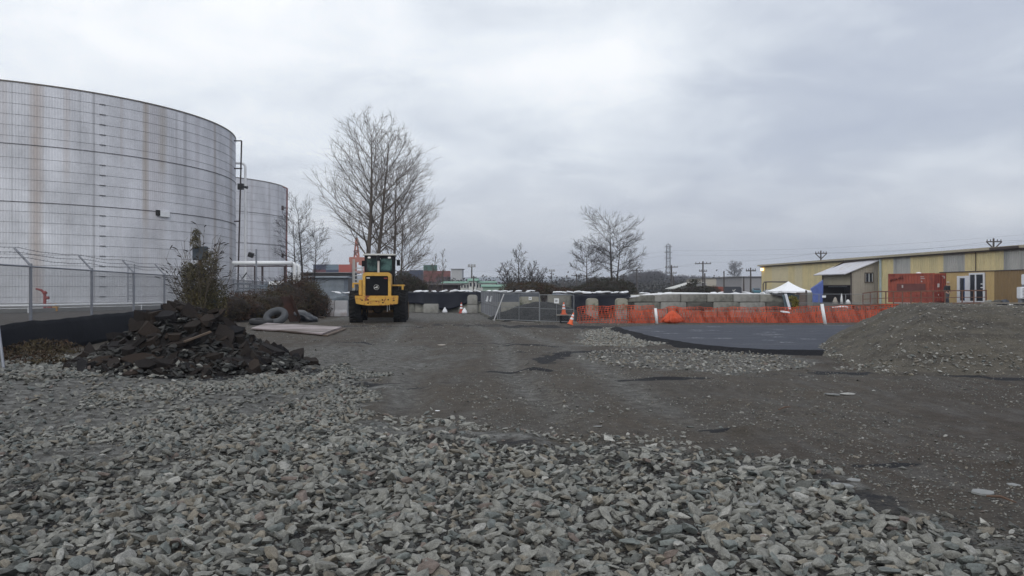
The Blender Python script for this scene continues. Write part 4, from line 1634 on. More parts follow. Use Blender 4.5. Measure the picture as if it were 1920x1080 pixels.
# butterfly bush growing over a post with a blue grey box
bb = P(372, 36)
bu = foliage('butterfly_bush', 'tall half bare butterfly bush with seed heads behind the rubble heap',
             [(bb.x - .05, bb.y, .8, .95, .8, 1.0), (bb.x, bb.y, 1.9, .72, .6, 1.0), (bb.x + .45, bb.y + .2, 2.7, .4, .4, .8), (bb.x - .1, bb.y - .1, 3.75, .25, .2, .3), (bb.x - .1, bb.y, 4.1, .2, .2, .3), (bb.x + .6, bb.y + .1, 1.2, .75, .6, 1.0), (bb.x - .4, bb.y, 2.4, .35, .4, .5)],
             17000, .05, budd_l, 14, 'bush', core=False)
T = Tree(77)
heads = []
for k in range(60):
    a = T.r.uniform(0, 2 * PI)
    sp_ = T.r.uniform(.05, .75)
    Lk = T.r.uniform(2.2, 4.7) * (1 - .35 * sp_)
    pts, rs = T.limb((T.r.uniform(-.25, .35), T.r.uniform(-.2, .2), 0), (math.cos(a) * sp_, math.sin(a) * sp_ * .7, 1), Lk, .025, 8, .02, .06, 4, r1=.006)
    for j in range(9):
        i = T.r.randint(3, 7)
        q = pts[i].lerp(pts[i + 1], T.r.random())
        d = perp_dir(T.r, pts[i + 1] - pts[i], .7)
        sp2, _ = T.limb(q, d, T.r.uniform(.2, .7), .007, 3, .05, .1, 3, r1=.004)
        if T.r.random() < .28:
            e_ = sp2[-1]
            dd = Vector((d.x, d.y, .35)).normalized()
            hd = MB()
            heads.append(hd)
            hd.tube([e_, e_ + dd * .08, e_ + dd * .2 + Vector((0, 0, -.01)), e_ + dd * .27 + Vector((0, 0, -.05))], [.012, .026, .022, .006], 5)
T.mb.build('stems', mat('bush_stems', (0.08, 0.065, 0.045), .9), bu, fix=False)
for hd in heads:
    hd.build('seed_head', mat('seed_head', (0.022, 0.018, 0.015), .9), bu, fix=False)
ub = thing('utility_post', 'blue grey box on a post swallowed by the tall butterfly bush', 'utility box', (bb.x - .05, bb.y + .35, 0))
mb = MB()
mb.bar((0, 0, 0), (0, 0, 3.0), .12)
mb.build('post', wood, ub)
mb = MB()
mb.box((0, 0, 3.28), (.62, .3, .62), (0, 0, .1))
mb.build('box', mat('blue_grey_box', (0.05, 0.065, 0.082), .7, 0, .25, 4), ub, bevel=.02)
mb = MB()
mb.box((.35, -.1, 1.25), (.85, .06, .8), (0, 0, .05))
mb.build('panel', mat('blue_grey_box', (0, 0, 0)), ub)

# ------------------------------------------------------------------ wheel loader
yel = mat('loader_yellow', (0.52, 0.30, 0.05), .55, 0, .22, 3, .1, 20, col2=(0.24, 0.15, 0.055), cut=.60, c2scale=2.6)
yelr = mat('loader_yellow_rusty', (0.50, 0.27, 0.035), .55, 0, .12, 4, .1, 20, col2=(0.20, 0.05, 0.018), cut=.56, c2scale=3.2, soft=.03)
blk = mat('loader_black', (0.006, 0.0065, 0.009), .6, 0, .2, 5, spec=.2)
glass = mat('cab_glass', (0.010, 0.026, 0.025), .12, 0, .3, 1.5, spec=.25, col2=(0.06, 0.12, 0.115), cut=.52, c2scale=2.2)
dust = mat('dusty_rubber', (0.011, 0.011, 0.012), .9, 0, .3, 4, .5, 20, spec=.2, col2=(0.03, 0.027, 0.024), cut=.6, c2scale=2)
wl = thing('wheel_loader', 'yellow wheel loader parked with its black rear grille facing the camera', 'wheel loader', (P(706, 38.2).x, 38.2, 0), R(6.0))


def wheel(nm, x, y, par, r=.78, wd=.62):
    e = MB()
    # carcass
    prof = [(r * .60, -wd * .40), (r * .80, -wd * .5), (r * .93, -wd * .46), (r * .965, -wd * .36), (r * .97, 0), (r * .965, wd * .36), (r * .93, wd * .46), (r * .80, wd * .5), (r * .60, wd * .40)]
    e.lathe(prof, 40, (x, y, r), 'x')
    nl = 24
    for k in range(nl):
        for s_ in (-1, 1):
            a = 2 * PI * (k + (.5 if s_ > 0 else 0)) / nl
            rr = r * .985
            p0 = Vector((x + s_ * wd * .02, y + math.cos(a) * rr, r + math.sin(a) * rr))
            a2 = a + .12
            p1 = Vector((x + s_ * wd * .48, y + math.cos(a2) * r * .965, r + math.sin(a2) * r * .965))
            e.bar(p0, p1, .085, .07)
    ty = e.build(nm, dust, par)
    e = MB()
    e.lathe([(.02, -.06), (.16, -.06), (.18, -.15), (r * .5, -.15), (r * .58, -wd * .41), (r * .61, -wd * .41), (r * .61, wd * .41), (r * .58, wd * .41), (r * .5, .15), (.18, .15), (.16, .06), (.02, .06)], 28, (x, y, r), 'x')
    e.build('rim', yel, ty)


RY = 1.35
for (x, y) in ((-1.07, RY), (1.07, RY), (-1.07, RY + 3.05), (1.07, RY + 3.05)):
    wheel('wheel', x, y, wl)
# rear counterweight
mb = MB()
poly = [(-1.03, 1.33), (1.03, 1.33), (1.0, .93), (.72, .90), (.45, .86), (-.45, .86), (-.72, .90), (-.97, .95)]
mb.prism(poly, 'y', .0, .55)
cwt = mb.build('counterweight', yelr, wl, bevel=.02)
mb = MB()
for (x, z) in ((-.68, 1.12), (-.4, 1.14), (-.4, .98), (.28, 1.13), (.3, 1.0), (.55, 1.14), (.82, 1.1)):
    mb.cyl((x, -.004, z), (x, .03, z), .038, 12)
mb.build('bolt_hole', blk, cwt)
mb = MB()
mb.box((-.04, -.015, 1.15), (.5, .03, .11))
mb.build('number_plate', yel, cwt)
# engine hood: rounded frame with grille inset
mb = MB()


def arch(w_, z0, z1, rr, n=6):
    pts = [(-w_, z0), (w_, z0), (w_, z1 - rr)]
    for k in range(1, n):
        a = k / n * PI / 2
        pts.append((w_ - rr + rr * math.cos(a), z1 - rr + rr * math.sin(a)))
    pts.append((w_ - rr, z1))
    pts.append((-w_ + rr, z1))
    for k in range(1, n):
        a = PI / 2 + k / n * PI / 2
        pts.append((-w_ + rr + rr * math.cos(a), z1 - rr + rr * math.sin(a)))
    pts.append((-w_, z1 - rr))
    return pts


out = arch(.67, 1.32, 2.45, .16)
inn = arch(.54, 1.32, 2.28, .06)
n = len(out)
y0, y1 = .12, 1.9
vs = [(x, y0, z) for x, z in out] + [(x, y0, z) for x, z in inn] + [(x, y0 + .12, z) for x, z in inn] + [(x * .98, y1, z) for x, z in out]
fs = []
for i in range(n):
    j = (i + 1) % n
    fs.append((i, j, j + n, i + n))
    fs.append((i + n, j + n, j + 2 * n, i + 2 * n))
    fs.append((i, i + 3 * n, j + 3 * n, j))
fs.append(tuple(range(4 * n - 1, 3 * n - 1, -1)))
mb.add(vs, fs)
hood = mb.build('engine_hood', yel, wl)
mb = MB()
mb.box((0, y0 + .16, 1.80), (1.12, .06, .98))
for k in range(26):
    mb.box((0, y0 + .118, 1.35 + k * .0362), (1.07, .018, .012))
grl = mb.build('grille', blk, wl)
mb = MB()
mb.lathe([(.128, -.006), (.128, .006), (.118, .006), (.118, -.006), (.128, -.006)], 28, (-.02, y0 + .09, 1.74), 'y')
# leaping deer emblem
deer = [(-.085, -.02), (-.07, .005), (-.05, .012), (-.02, .01), (.005, .022), (.02, .05), (.005, .075), (.03, .06), (.035, .08), (.045, .055), (.06, .05), (.058, .038), (.04, .035), (.035, .01), (.05, -.01),
        (.08, -.035), (.07, -.042), (.035, -.022), (.02, -.02), (.03, -.05), (.018, -.05), (.0, -.02), (-.035, -.022), (-.055, -.035), (-.085, -.06), (-.09, -.05), (-.065, -.025)]
mb.prism([(x * 1.15 - .02, z * 1.15 + 1.735) for x, z in deer], 'y', y0 + .085, y0 + .1)
mb.build('emblem', mat('emblem_silver', (0.55, 0.55, 0.52), .4), grl)
for (x, z, m_) in ((-.41, 2.18, white_p), (.42, 2.17, redp)):
    mb = MB()
    mb.box((x, y0 + .1, z), (.16, .04, .05))
    mb.build('tail_light', m_, grl, bevel=.008)
# side panels / louvres
mb = MB()
mb.box((-.78, .8, 1.72), (.16, 1.1, .75))
mb.build('side_panel', yel, wl, bevel=.03)
# fenders / platforms
for (x, z, wd_) in ((-1.0, 1.92, .5), (.98, 1.83, .62)):
    mb = MB()
    mb.box((x, RY + .35, z), (wd_, 1.1, .08))
    mb.box((x + (.22 if x > 0 else -.2), RY - .15, z - .12), (.1, .1, .2))
    mb.build('fender', yel, wl, bevel=.015)
mb = MB()
for x in (.82, -.82):
    mb = MB()
    mb.box((x, RY + .6, 1.55), (.3, 1.2, .55))
    mb.build('side_tank', blk, wl, bevel=.03)
# frame and axles
mb = MB()
mb.box((0, RY, .78), (1.1, .5, .36), top=(.8, .8))
mb.cyl((-.8, RY, .78), (.8, RY, .78), .15, 14)
mb.lathe([(.02, -.3), (.2, -.28), (.28, 0), (.2, .28), (.02, .3)], 16, (0, RY - .05, .72), 'y')
mb.build('axle', mat('dirty_brown_frame', (0.035, 0.022, 0.014), .9, 0, .3, 4), wl)
mb = MB()
mb.cyl((-.8, RY + 3.05, .78), (.8, RY + 3.05, .78), .17, 14)
mb.build('axle', mat('dirty_brown_frame', (0, 0, 0)), wl)
mb = MB()
mb.box((0, RY + .6, 1.08), (.95, 2.4, .5))
mb.box((0, RY + 2.9, 1.1), (.8, 1.9, .6))
mb.build('chassis', mat('dirty_brown_frame', (0, 0, 0)), wl, bevel=.03)
mb = MB()
for x, z0_ in ((.48, .55), (.58, .62)):
    mb.bar((x, .6, z0_), (x, .6, z0_ + .35), .03)
mb.build('hose', white_p, wl)
# cab
cab = MB()
cy0, cy1 = 1.95, 3.35
for (x, y) in ((-.66, cy0), (.70, cy0), (-.66, cy1), (.70, cy1)):
    cab.box((x, y, 2.55), (.11, .12, 1.55))
cab.box((.02, (cy0 + cy1) / 2, 1.75), (1.42, 1.4, .5))
cab.box((.02, cy0, 2.27), (1.36, .1, .55))
cab.box((.02, cy0 + .01, 3.26), (1.4, .1, .14))
cab.box((.72, cy0 + .35, 2.15), (.08, .7, .9))
cabo = cab.build('cab', blk, wl, bevel=.012)
for (x, w_) in ((-.34, .5), (.36, .56)):
    mb = MB()
    mb.box((x, cy0 + .02, 2.86), (w_, .02, .66))
    mb.build('window', glass, cabo)
for x in (-.665, .705):
    mb = MB()
    mb.box((x, (cy0 + cy1) / 2, 2.75), (.02, 1.2, .9))
    mb.build('window', glass, cabo)
mb = MB()
mb.box((.02, cy1, 2.7), (1.2, .02, 1.0))
mb.build('window', glass, cabo)
mb = MB()
mb.box((.02, (cy0 + cy1) / 2, 3.375), (1.62, 1.75, .09), top=(.96, .96))
mb.build('cab_roof', mat('pale_roof', (0.42, 0.42, 0.40), .6, 0, .15, 3), cabo, bevel=.02)
for x in (-.48, .52):
    mb = MB()
    mb.box((x, cy0 - .1, 3.22), (.15, .1, .09))
    mb.build('work_light', white_p, cabo, bevel=.02)
mb = MB()
mb.cyl((0, 1.55, 2.4), (0, 1.55, 3.05), .055, 12)
mb.build('exhaust', mat('exhaust_silver', (0.5, 0.48, 0.46), .4, .4), wl)
mb = MB()
mb.cyl((-.01, 1.55, 3.05), (-.01, 1.55, 3.33), .11, 14, .07)
mb.build('air_cleaner', blk, wl)
for x, z in ((.93, 3.0), (-.84, 2.95)):
    mb = MB()
    mb.box((x, cy1 - .5, z), (.17, .06, .30))
    mb.bar((x, cy1 - .5, z + .12), (x * .75, cy1 - .4, z + .16), .03)
    mb.build('mirror', blk, wl, bevel=.01)
# lift arms and bucket
for s_ in (-.5, .5):
    mb = MB()
    mb.prism([(4.0, 1.9), (4.4, 2.0), (5.3, 1.35), (6.0, .55), (5.8, .35), (5.0, 1.0), (4.2, 1.55)], 'x', s_ - .07, s_ + .07)
    mb.build('lift_arm', yel, wl, bevel=.02)
mb = MB()
prof = [(5.95, .95), (5.8, .7), (5.75, .35), (5.95, .08), (6.9, .02), (6.9, .06), (6.0, .14), (5.83, .38), (5.88, .68), (6.02, .92)]
mb.prism(prof, 'x', -1.38, 1.38)
for s_ in (-1.38, 1.34):
    mb.prism([(5.95, .95), (5.8, .7), (5.75, .35), (5.95, .08), (6.9, .04), (6.5, .6)], 'x', s_, s_ + .04)
mb.build('bucket', mat('worn_bucket', (0.16, 0.10, 0.05), .7, .2, .3, 3), wl)


# ------------------------------------------------------------------ debris left of the loader
def tyre(nm, label, loc_, rot, r=.55, wd=.3, m=black):
    mb = MB()
    mb.lathe([(r * .52, -wd * .4), (r * .75, -wd * .5), (r * .94, -wd * .42), (r, -wd * .2), (r, wd * .2), (r * .94, wd * .42), (r * .75, wd * .5), (r * .52, wd * .4), (r * .50, 0), (r * .52, -wd * .4)], 36)
    o = mb.build(nm, m, smooth=True)
    o.location = loc_
    o.rotation_euler = rot
    return tag(o, label, 'tyre')


q = P(517, 37.5)
tyre('old_tyre', 'pale worn tyre leaning towards the camera behind the plywood sheets', (q.x, q.y, .36), (R(38), R(-6), 0), .58, .3, mat('grey_tyre', (0.05, 0.053, 0.058), .8, 0, .2, 5))
q = P(490, 37)
tyre('old_tyre', 'black tyre lying flat left of the leaning worn tyre', (q.x, q.y, .14), (R(4), R(3), 0), .55, .26)
q = P(575, 40)
ply = mat('weathered_sheet', (0.27, 0.225, 0.225), .6, 0, .12, 2, .2, 10, col2=(0.085, 0.062, 0.05), cut=.53, c2scale=.45)
for k, (dx, dy, z, lb) in enumerate(((0, 0, .09, 'upper weathered pinkish sheet of the flat stack near the wheel loader'), (.22, -.12, .035, 'lower dark sheet showing under the edge of the flat pinkish sheet'))):
    mb = MB()
    c4 = [(-10.4, 31.9), (-11.2, 36.6), (-6.9, 32.4), (-6.65, 28.0)]
    vs = [(x + dx, y + dy, z + .02) for x, y in c4] + [(x + dx, y + dy, z - .025) for x, y in c4]
    vs[2] = (vs[2][0], vs[2][1], vs[2][2] + .02)
    mb.add(vs, [(0, 3, 2, 1), (4, 5, 6, 7), (0, 1, 5, 4), (1, 2, 6, 5), (2, 3, 7, 6), (3, 0, 4, 7)])
    tag(mb.build('flat_sheet', ply if k == 0 else wood), lb, 'sheet')
rp_ = thing('rusty_chute', 'rusty brown steel chute leaning by the brambles behind the worn tyre', 'scrap steel', (P(548, 40).x, 40, 0), R(-15))
mb = MB()
mb.bar((-.55, .3, 1.25), (.45, -.5, .05), .55, .03)
mb.build('plate', rust, rp_)
mb = MB()
mb.bar((-.3, .3, 1.28), (.72, -.5, .08), .03, .30)
mb.build('flange', rust, rp_)
mb = MB()
v0, f0_ = ico(3)
q = v0 * np.array([.62, .4, .28])
q = q + (fbm(v0[:, 0] * 2.5 + 4, v0[:, 1] * 2.5 + v0[:, 2] * 2, 3)[:, None] - .5) * .28
q[:, 2] = np.maximum(q[:, 2] - .35 * q[:, 0], -.2)
mb.add([tuple(u) for u in q], [tuple(u) for u in f0_.tolist()])
o = mb.build('plastic_bundle', mat('black_plastic', (0.012, 0.014, 0.02), .35, 0, .2, 4, .5, 12), smooth=True)
o.location = (P(574, 40).x, 40, .22)
tag(o, 'crumpled black plastic bundle on the dirt right of the rusty chute', 'plastic bundle')
for (x0, y0_, x1, y1_, lb) in ((592, 591, 616, 589, 'white board end lying beside the black plastic bundle'), (593, 594, 609, 597, 'thin tan board lying right of the black plastic bundle'), (548, 585, 556, 592, 'short white board piece left of the black plastic bundle')):
    a_, b2 = G(x0, y0_), G(x1, y1_)
    mb = MB()
    mb.bar(a_ + Vector((0, 0, .06)), b2 + Vector((0, 0, .05)), .12, .05)
    tag(mb.build('board', white_p if 'white' in lb else wood), lb, 'board')
mb = MB()
q = v0 * np.array([.16, .14, .12])
q = q + (fbm(v0[:, 0] * 3 + 4, v0[:, 1] * 3 + v0[:, 2] * 2, 3)[:, None] - .5) * .14
mb.add([tuple(u) for u in q], [tuple(u) for u in f0_.tolist()])
q = q * .8 + np.array([.27, .1, -.02])
mb.add([tuple(u) for u in q], [tuple(u) for u in f0_.tolist()])
o = mb.build('crumpled_rag', mat('rag', (0.32, 0.29, 0.25), .8, 0, .3, 9, .6, 20), smooth=True)
o.location = (G(473, 609).x, G(473, 609).y, .1)
tag(o, 'crumpled pale rag at the left corner of the flat sheets', 'rag')


# ------------------------------------------------------------------ concrete blocks, tarps, sandbags
def block(label, c, rz=0, sz=(1.5, .7, .67), m=conc, group=None, round_=False, tilt=0.0, name='concrete_block'):
    mb = MB()
    if round_:
        w_, h_ = sz[0] / 2, sz[2]
        mb.prism([(x, z) for x, z in arch(w_, 0, h_, min(w_, h_) * .55, 5)], 'y', -sz[1] / 2, sz[1] / 2)
        o = mb.build(name, m, bevel=.02)
    else:
        mb.box((0, 0, sz[2] / 2), sz)
        o = mb.build(name, m, bevel=.035)
    o.location = c
    o.rotation_euler = (0, tilt, rz)
    return tag(o, label, 'concrete block', group)


wallD = 46.0
zb = {0: 0.0, 1: .447, 2: .894}
xw = P(1120, wallD).x
k = 0
i = 0
ordn = ['first', 'second', 'third', 'fourth', 'fifth', 'sixth', 'seventh', 'eighth', 'ninth', 'tenth', 'eleventh', 'twelfth']
darkc = mat('dark_stained_block', (0.105, 0.10, 0.088), .9, 0, .2, 3, .5, 25, col2=(0.05, 0.048, 0.042), cut=.5, c2scale=1.5)
lightc = mat('light_block', (0.26, 0.255, 0.235), .9, 0, .12, 3, .5, 25, col2=(0.17, 0.165, 0.15), cut=.55, c2scale=1.2)
for course in (0, 1, 2):
    x = xw + (0, .55, .2)[course]
    for i in range(9 if course == 0 else 8):
        L = [1.5, 1.5, 1.5][i % 3]
        xc = x + L / 2
        if xc > P(1478, wallD).x - .5:
            break
        mm = [conc, lightc, conc, darkc, lightc, conc][(i * 2 + course * 3) % 6]
        block('%s grey concrete block from the left in the %s course of the long block wall' % (ordn[i], ('bottom', 'middle', 'top')[course]), (xc, wallD + random.uniform(-.02, .02), zb[course]), random.uniform(-.012, .012), (L - .02, .7, .443), mm, 'concrete blocks of the long wall')
        x += L + .005
# white hose on top of the long wall
mb = MB()
pts = [P(1165, 45.6, 562), P(1180, 45.6, 557), P(1200, 45.7, 554.5), P(1225, 45.7, 552.5), P(1260, 45.8, 550.5), P(1300, 45.8, 550.5), P(1360, 45.9, 550.8), P(1420, 45.9, 551), P(1470, 46, 552)]
mb.tube(pts, [.06, .07, .07, .07, .07, .06, .035, .03, .03], 8)
tag(mb.build('white_hose', white_p, smooth=True), 'white plastic hose lying along the top of the long block wall', 'hose')


def drape(nm, label, p0, p1, ztop, botf, m, seed, fold=.12, n=90, over=.8, cat='tarp', cor=.02):
    r = np.random.default_rng(seed)
    p0, p1 = Vector(p0), Vector(p1)
    d = (p1 - p0)
    L = d.length
    d.normalize()
    nf = Vector((d.y, -d.x, 0))       # towards the camera
    vs, fs = [], []
    J = 12
    for i in range(n + 1):
        u = i / n
        s_ = u * L
        zt_ = ztop(u) if callable(ztop) else ztop
        zb_ = botf(u)
        fo = fold * (math.sin(s_ * 3.3 + seed) * .5 + math.sin(s_ * 7.1 + 2 * seed) * .3 + .5 * float(fbm(np.array(s_ * 2.0), np.array(seed * 1.0), 3) - .5))
        row = []
        for j in range(J):
            v_ = j / (J - 1)
            if v_ < .25:                       # top, running back
                q = p0 + d * s_ - nf * over * (1 - v_ / .25) + Vector((0, 0, zt_ + .02 * math.sin(s_ * 5 + j)))
            else:
                w_ = (v_ - .25) / .75
                q = p0 + d * s_ + nf * (.05 + fo * w_ * .5 + .10 * w_ * w_ + .015 * math.sin(s_ * 5 + w_ * 3)) + Vector((0, 0, zt_ + (zb_ - zt_) * w_))
            row.append(q)
        vs += row
    for i in range(n):
        for j in range(J - 1):
            a = i * J + j
            fs.append((a, a + 1, a + J + 1, a + J))
    mb = MB()
    mb.add(vs, fs)
    o = mb.build(nm, m, smooth=True)
    s2 = o.modifiers.new('thickness', 'SOLIDIFY')
    s2.thickness = .012
    return tag(o, label, cat)


def bag_mesh(seed):
    r = np.random.default_rng(seed)
    v0, f0_ = ico(3)
    q = np.sign(v0) * np.abs(v0) ** .75 * np.array([.30, .19, .10])
    q = q + (fbm(v0[:, 0] * 2.2 + seed * 7, v0[:, 1] * 2.2 + v0[:, 2] * 2, 3)[:, None] - .5) * np.array([.1, .08, .12])
    tie = np.exp(-((v0[:, 0] - .9) / .15) ** 2)
    q[:, 1:] *= (1 - .35 * tie)[:, None]
    me = bpy.data.meshes.new('sandbag')
    me.from_pydata([tuple(u) for u in q], [], [tuple(u) for u in f0_.tolist()])
    me.polygons.foreach_set('use_smooth', [True] * len(me.polygons))
    me.materials.append(bagm)
    return me


BAGS = [bag_mesh(k) for k in range(6)]


def bags(px0, px1, D, y, n, where, group, jit=1.0):
    for k in range(n):
        px = px0 + (px1 - px0) * (k + random.uniform(-.1, 1.1)) / n
        o = bpy.data.objects.new('sandbag', random.choice(BAGS))
        p = P(px, D, y)
        o.location = (p.x, D + random.uniform(-.15, .15), p.z + random.uniform(0, .05) * jit)
        o.rotation_euler = (random.uniform(-.2, .2), random.uniform(-.25, .25), random.uniform(-.5, .5))
        s_ = random.uniform(.42, .85)
        o.scale = (s_ * random.uniform(.9, 1.5), s_, s_ * random.uniform(.5, 1.05))
        COL.objects.link(o)
        on_ = (ordn + ['thirteenth', 'fourteenth', 'fifteenth', 'sixteenth', 'seventeenth'])[k]
        tag(o, '%s white sandbag from the left %s' % (on_, where), 'sandbag', group)


# left tarped wall
LD = 56.0
for k, px in enumerate((755, 795, 836, 875)):
    c_ = P(px, LD)
    block('%s block from the left in the low block row under the far navy tarp' % ordn[k], (c_.x + .1, LD + .45, 0), 0, (1.48, .7, .72), conc, 'blocks under the far tarp')
    block('%s upper block covered by the far navy tarp' % ordn[k], (c_.x + .1, LD + .45, .725), 0, (1.48, .7, .68), conc, 'blocks under the far tarp')
for k, px in enumerate((915, 956, 996)):
    c_ = P(px, LD)
    block('%s block in the low row behind the temporary fence panels' % ordn[k], (c_.x + .1, LD + .45, 0), 0, (1.48, .7, .72), conc, 'blocks under the far tarp')
drape('tarp', 'navy tarp draped over the far block wall right of the loader', P(757, LD), P(908, LD), 1.42, lambda u: .55 - .25 * math.sin(PI * u) + .18 * math.sin(u * 9) + .12 * u, tarp, 3, .2)
drape('tarp', 'grey navy tarp hanging behind the angled temporary fence', P(905, LD + .3), P(1010, LD + .3), 1.40, lambda u: .1, mat('grey_tarp', (0.045, 0.052, 0.065), .5, 0, .3, 2, .5, 4), 4, .12)
bags(770, 906, LD + .2, 546.5, 15, 'on the far block wall right of the loader', 'sandbags on the far tarp')
bags(910, 1000, LD + .3, 546.5, 10, 'behind the angled temporary fence', 'sandbags behind the temporary fence')
# tan block and stacked round-topped blocks
c_ = P(808, 54.2)
block('tan concrete block standing forward of the far navy tarp', (c_.x, 54.4, 0), 0, (1.0, .7, .62), lightc)
c_ = P(886, 54)
block('lower of two stacked pale blocks in front of the far navy tarp', (c_.x, 54, 0), 0, (.68, .7, .58), lightc)
block('upper round topped pale block of the stack in front of the far navy tarp', (c_.x, 54, .60), 0, (.66, .7, .64), lightc, round_=True)
# middle tarp, from the fence panels to the long wall
MD = 45.2
drape('tarp', 'navy tarp sloping off the left end of the long block wall', P(1072, MD), P(1182, MD), 1.36, lambda u: .30 + .92 * max(0, (u - .55) / .45) ** 1.2 + .0 * u, tarp, 6, .12)
drape('tarp', 'faded blue grey tarp hanging at the left of the round topped blocks', P(1036, MD + .4), P(1076, MD + .4), 1.36, lambda u: .3, mat('faded_tarp', (0.11, 0.135, 0.18), .5, 0, .35, 2, .6, 6), 8, .16)
for k, px in enumerate((1050, 1096)):
    c_ = P(px, MD)
    block('%s lower block hidden under the middle tarp' % ordn[k], (c_.x, MD + .5, 0), 0, (1.35, .6, .67), conc, 'blocks under the middle tarp')
    block('%s upper block hidden under the middle tarp' % ordn[k], (c_.x, MD + .5, .672), 0, (1.35, .6, .66), conc, 'blocks under the middle tarp')
bags(1046, 1175, MD + .25, 549.3, 17, 'left of the long block wall', 'sandbags on the middle tarp')
bags(1185, 1300, 46.1, 549.8, 6, 'on the long block wall beside the white hose', 'sandbags on the long block wall', .3)
bags(1330, 1462, 46.1, 550.2, 8, 'near the right end of the long block wall', 'sandbags on the right of the long block wall', .6)
for (px, lb) in ((1110, 'left'), (1165, 'right')):
    c_ = P(px, 43.2)
    block('lower pale block under the %s round topped block behind the orange net' % lb, (c_.x, 43.2, 0), 0, (.64, .7, .5), lightc)
    block('mossy round topped block, the %s one of the pair behind the orange net' % lb, (c_.x, 43.2, .505), 0, (.62, .68, .64), concm, round_=True)
for (px, lb) in ((985, 'left'), (1003, 'right')):
    c_ = P(px, 46)
    block('mossy tan block seen through the temporary fence, the %s of two' % lb, (c_.x, 46, 0), .1, (.62, .7, 1.2), concm, round_=(lb == 'right'))
# pale barriers behind the brambles left of the loader
for (px, lb) in ((615, 'left'), (640, 'right')):
    c_ = P(px, 48)
    mb = MB()
    mb.prism([(-.38, 0), (.38, 0), (.36, .2), (.2, .4), (.15, .95), (-.15, .95), (-.2, .4), (-.36, .2)], 'x', -.38, .38)
    mb.build
    o = mb.build('pale_barrier', mat('pale_concrete', (0.33, 0.325, 0.335), .85, 0, .15, 3, .3, 20, col2=(0.2, 0.17, 0.16), cut=.6, c2scale=1.5), bevel=.02)
    o.location = (c_.x, 48, 0)
    o.rotation_euler = (0, 0, R(4))
    tag(o, 'stubby pale concrete barrier, the %s of the pair between brambles and loader' % lb, 'barrier')
drape('tarp', 'crumpled blue grey tarp behind the pale barriers left of the loader', P(588, 51), P(665, 51), lambda u: 1.12 + .08 * math.sin(u * 11), lambda u: .15, mat('blue_grey_tarp', (0.06, 0.075, 0.09), .5, 0, .5, 1.5, .6, 4), 9, .2)
bags(625, 668, 51, 550, 6, 'behind the pale barriers left of the loader', 'sandbags left of the loader', 2)


# ------------------------------------------------------------------ temporary fence panels
galv2 = mat('dull_galvanised', (0.20, 0.21, 0.22), .6, .2, .15, 6)


def panel(label, a_, b2, h=1.5, mids=1, gap=.08, group=None, pitch=.07, tilt=0.0):
    a_, b2 = Vector(a_), Vector(b2)
    d = b2 - a_
    e = thing('fence_panel', label, 'fence panel', a_, math.atan2(d.y, d.x), group)
    L = d.length
    mb = MB()
    for (p, q) in (((0, 0, gap), (0, 0, h)), ((L, 0, gap), (L, 0, h)), ((0, 0, h), (L, 0, h)), ((0, 0, gap), (L, 0, gap))):
        mb.tube([p, q], .017, 8)
    mb.build('frame', galv2, e)
    mb = MB()
    for k in range(mids):
        x = L * (k + 1) / (mids + 1)
        mb.tube([(x, 0, gap), (x, 0, h)], .012, 6)
    mb.tube([(0, 0, h * .5), (L, 0, h * .5)], .012, 6)
    mb.build('brace', galv2, e)
    mb = MB()
    chain(mb, (0, 0, 0), (L, 0, 0), gap, h, pitch, .0020)
    mb.build('mesh', wire, e, fix=False)
    for x in (0.05, L - .05):
        mb = MB()
        mb.box((x, 0, .035), (.12, .6, .07))
        mb.build('foot', conc, e, bevel=.01)
    return e


pa, pb_ = P(902, 54.5), P(934, 41.5)
for k in range(4):
    a_ = pa.lerp(pb_, k / 4 + .005)
    b2 = pa.lerp(pb_, (k + 1) / 4 - .005)
    panel('%s temporary fence panel of the row running away from the camera' % ['farthest', 'second farthest', 'second nearest', 'nearest'][k], a_, b2, 1.5, 1, group='receding temporary fence panels')
qa, qm, qb = P(937, 41.2), P(1011, 39.4), P(1076, 38.0)
p1 = panel('left temporary fence panel facing the camera with a small white sign', qa, qm, 1.46, 1, group=None)
p2 = panel('right temporary fence panel facing the camera with a larger white sign', qm + Vector((.03, 0, 0)), qb, 1.36, 1, group=None)


def sign(par, wx_, z, s_, m=white_p):
    mb = MB()
    mb.box((wx_, -.04, z), (s_ * 1.2, .012, s_))
    sg = mb.build('notice_sign', m, par)
    mb = MB()
    for k in range(3):
        mb.box((wx_ - s_ * .02 * k, -.049, z + s_ * (.14 - .14 * k)), (s_ * (.55 + .1 * (k % 2)), .004, s_ * .07))
    mb.build('lettering', blk, sg)


sign(p1, (P(996, 39.8) - qa).length, 1.18, .16)
sign(p2, (P(1044, 38.7) - qm).length, 1.08, .24)
for k, px in enumerate((921, 914)):
    mb = MB()
    p = P(px, 46 if k == 0 else 48, 560)
    mb.box(p, (.12, .02, .35), (.1, .3, .2))
    tag(mb.build('white_tag', white_p), 'white tag tied to the receding fence panels, %s' % ('the nearer one' if k == 0 else 'the farther one'), 'tag')
mb = MB()
mb.tube([P(926, 40.6, 601), P(945, 40.6, 551)], .028, 8)
tag(mb.build('leaning_pole', mat('pale_pole', (0.45, 0.45, 0.46), .5)), 'pale pole leaning against the temporary fence corner', 'pole')
mb = MB()
mb.bar(P(960, 40.1, 604), P(1066, 37.6, 611), .12, .08)
tag(mb.build('timber_board', mat('pale_wood', (0.22, 0.20, 0.17), .85, 0, .25, 6)), 'long pale timber lying at the foot of the temporary fence', 'timber')
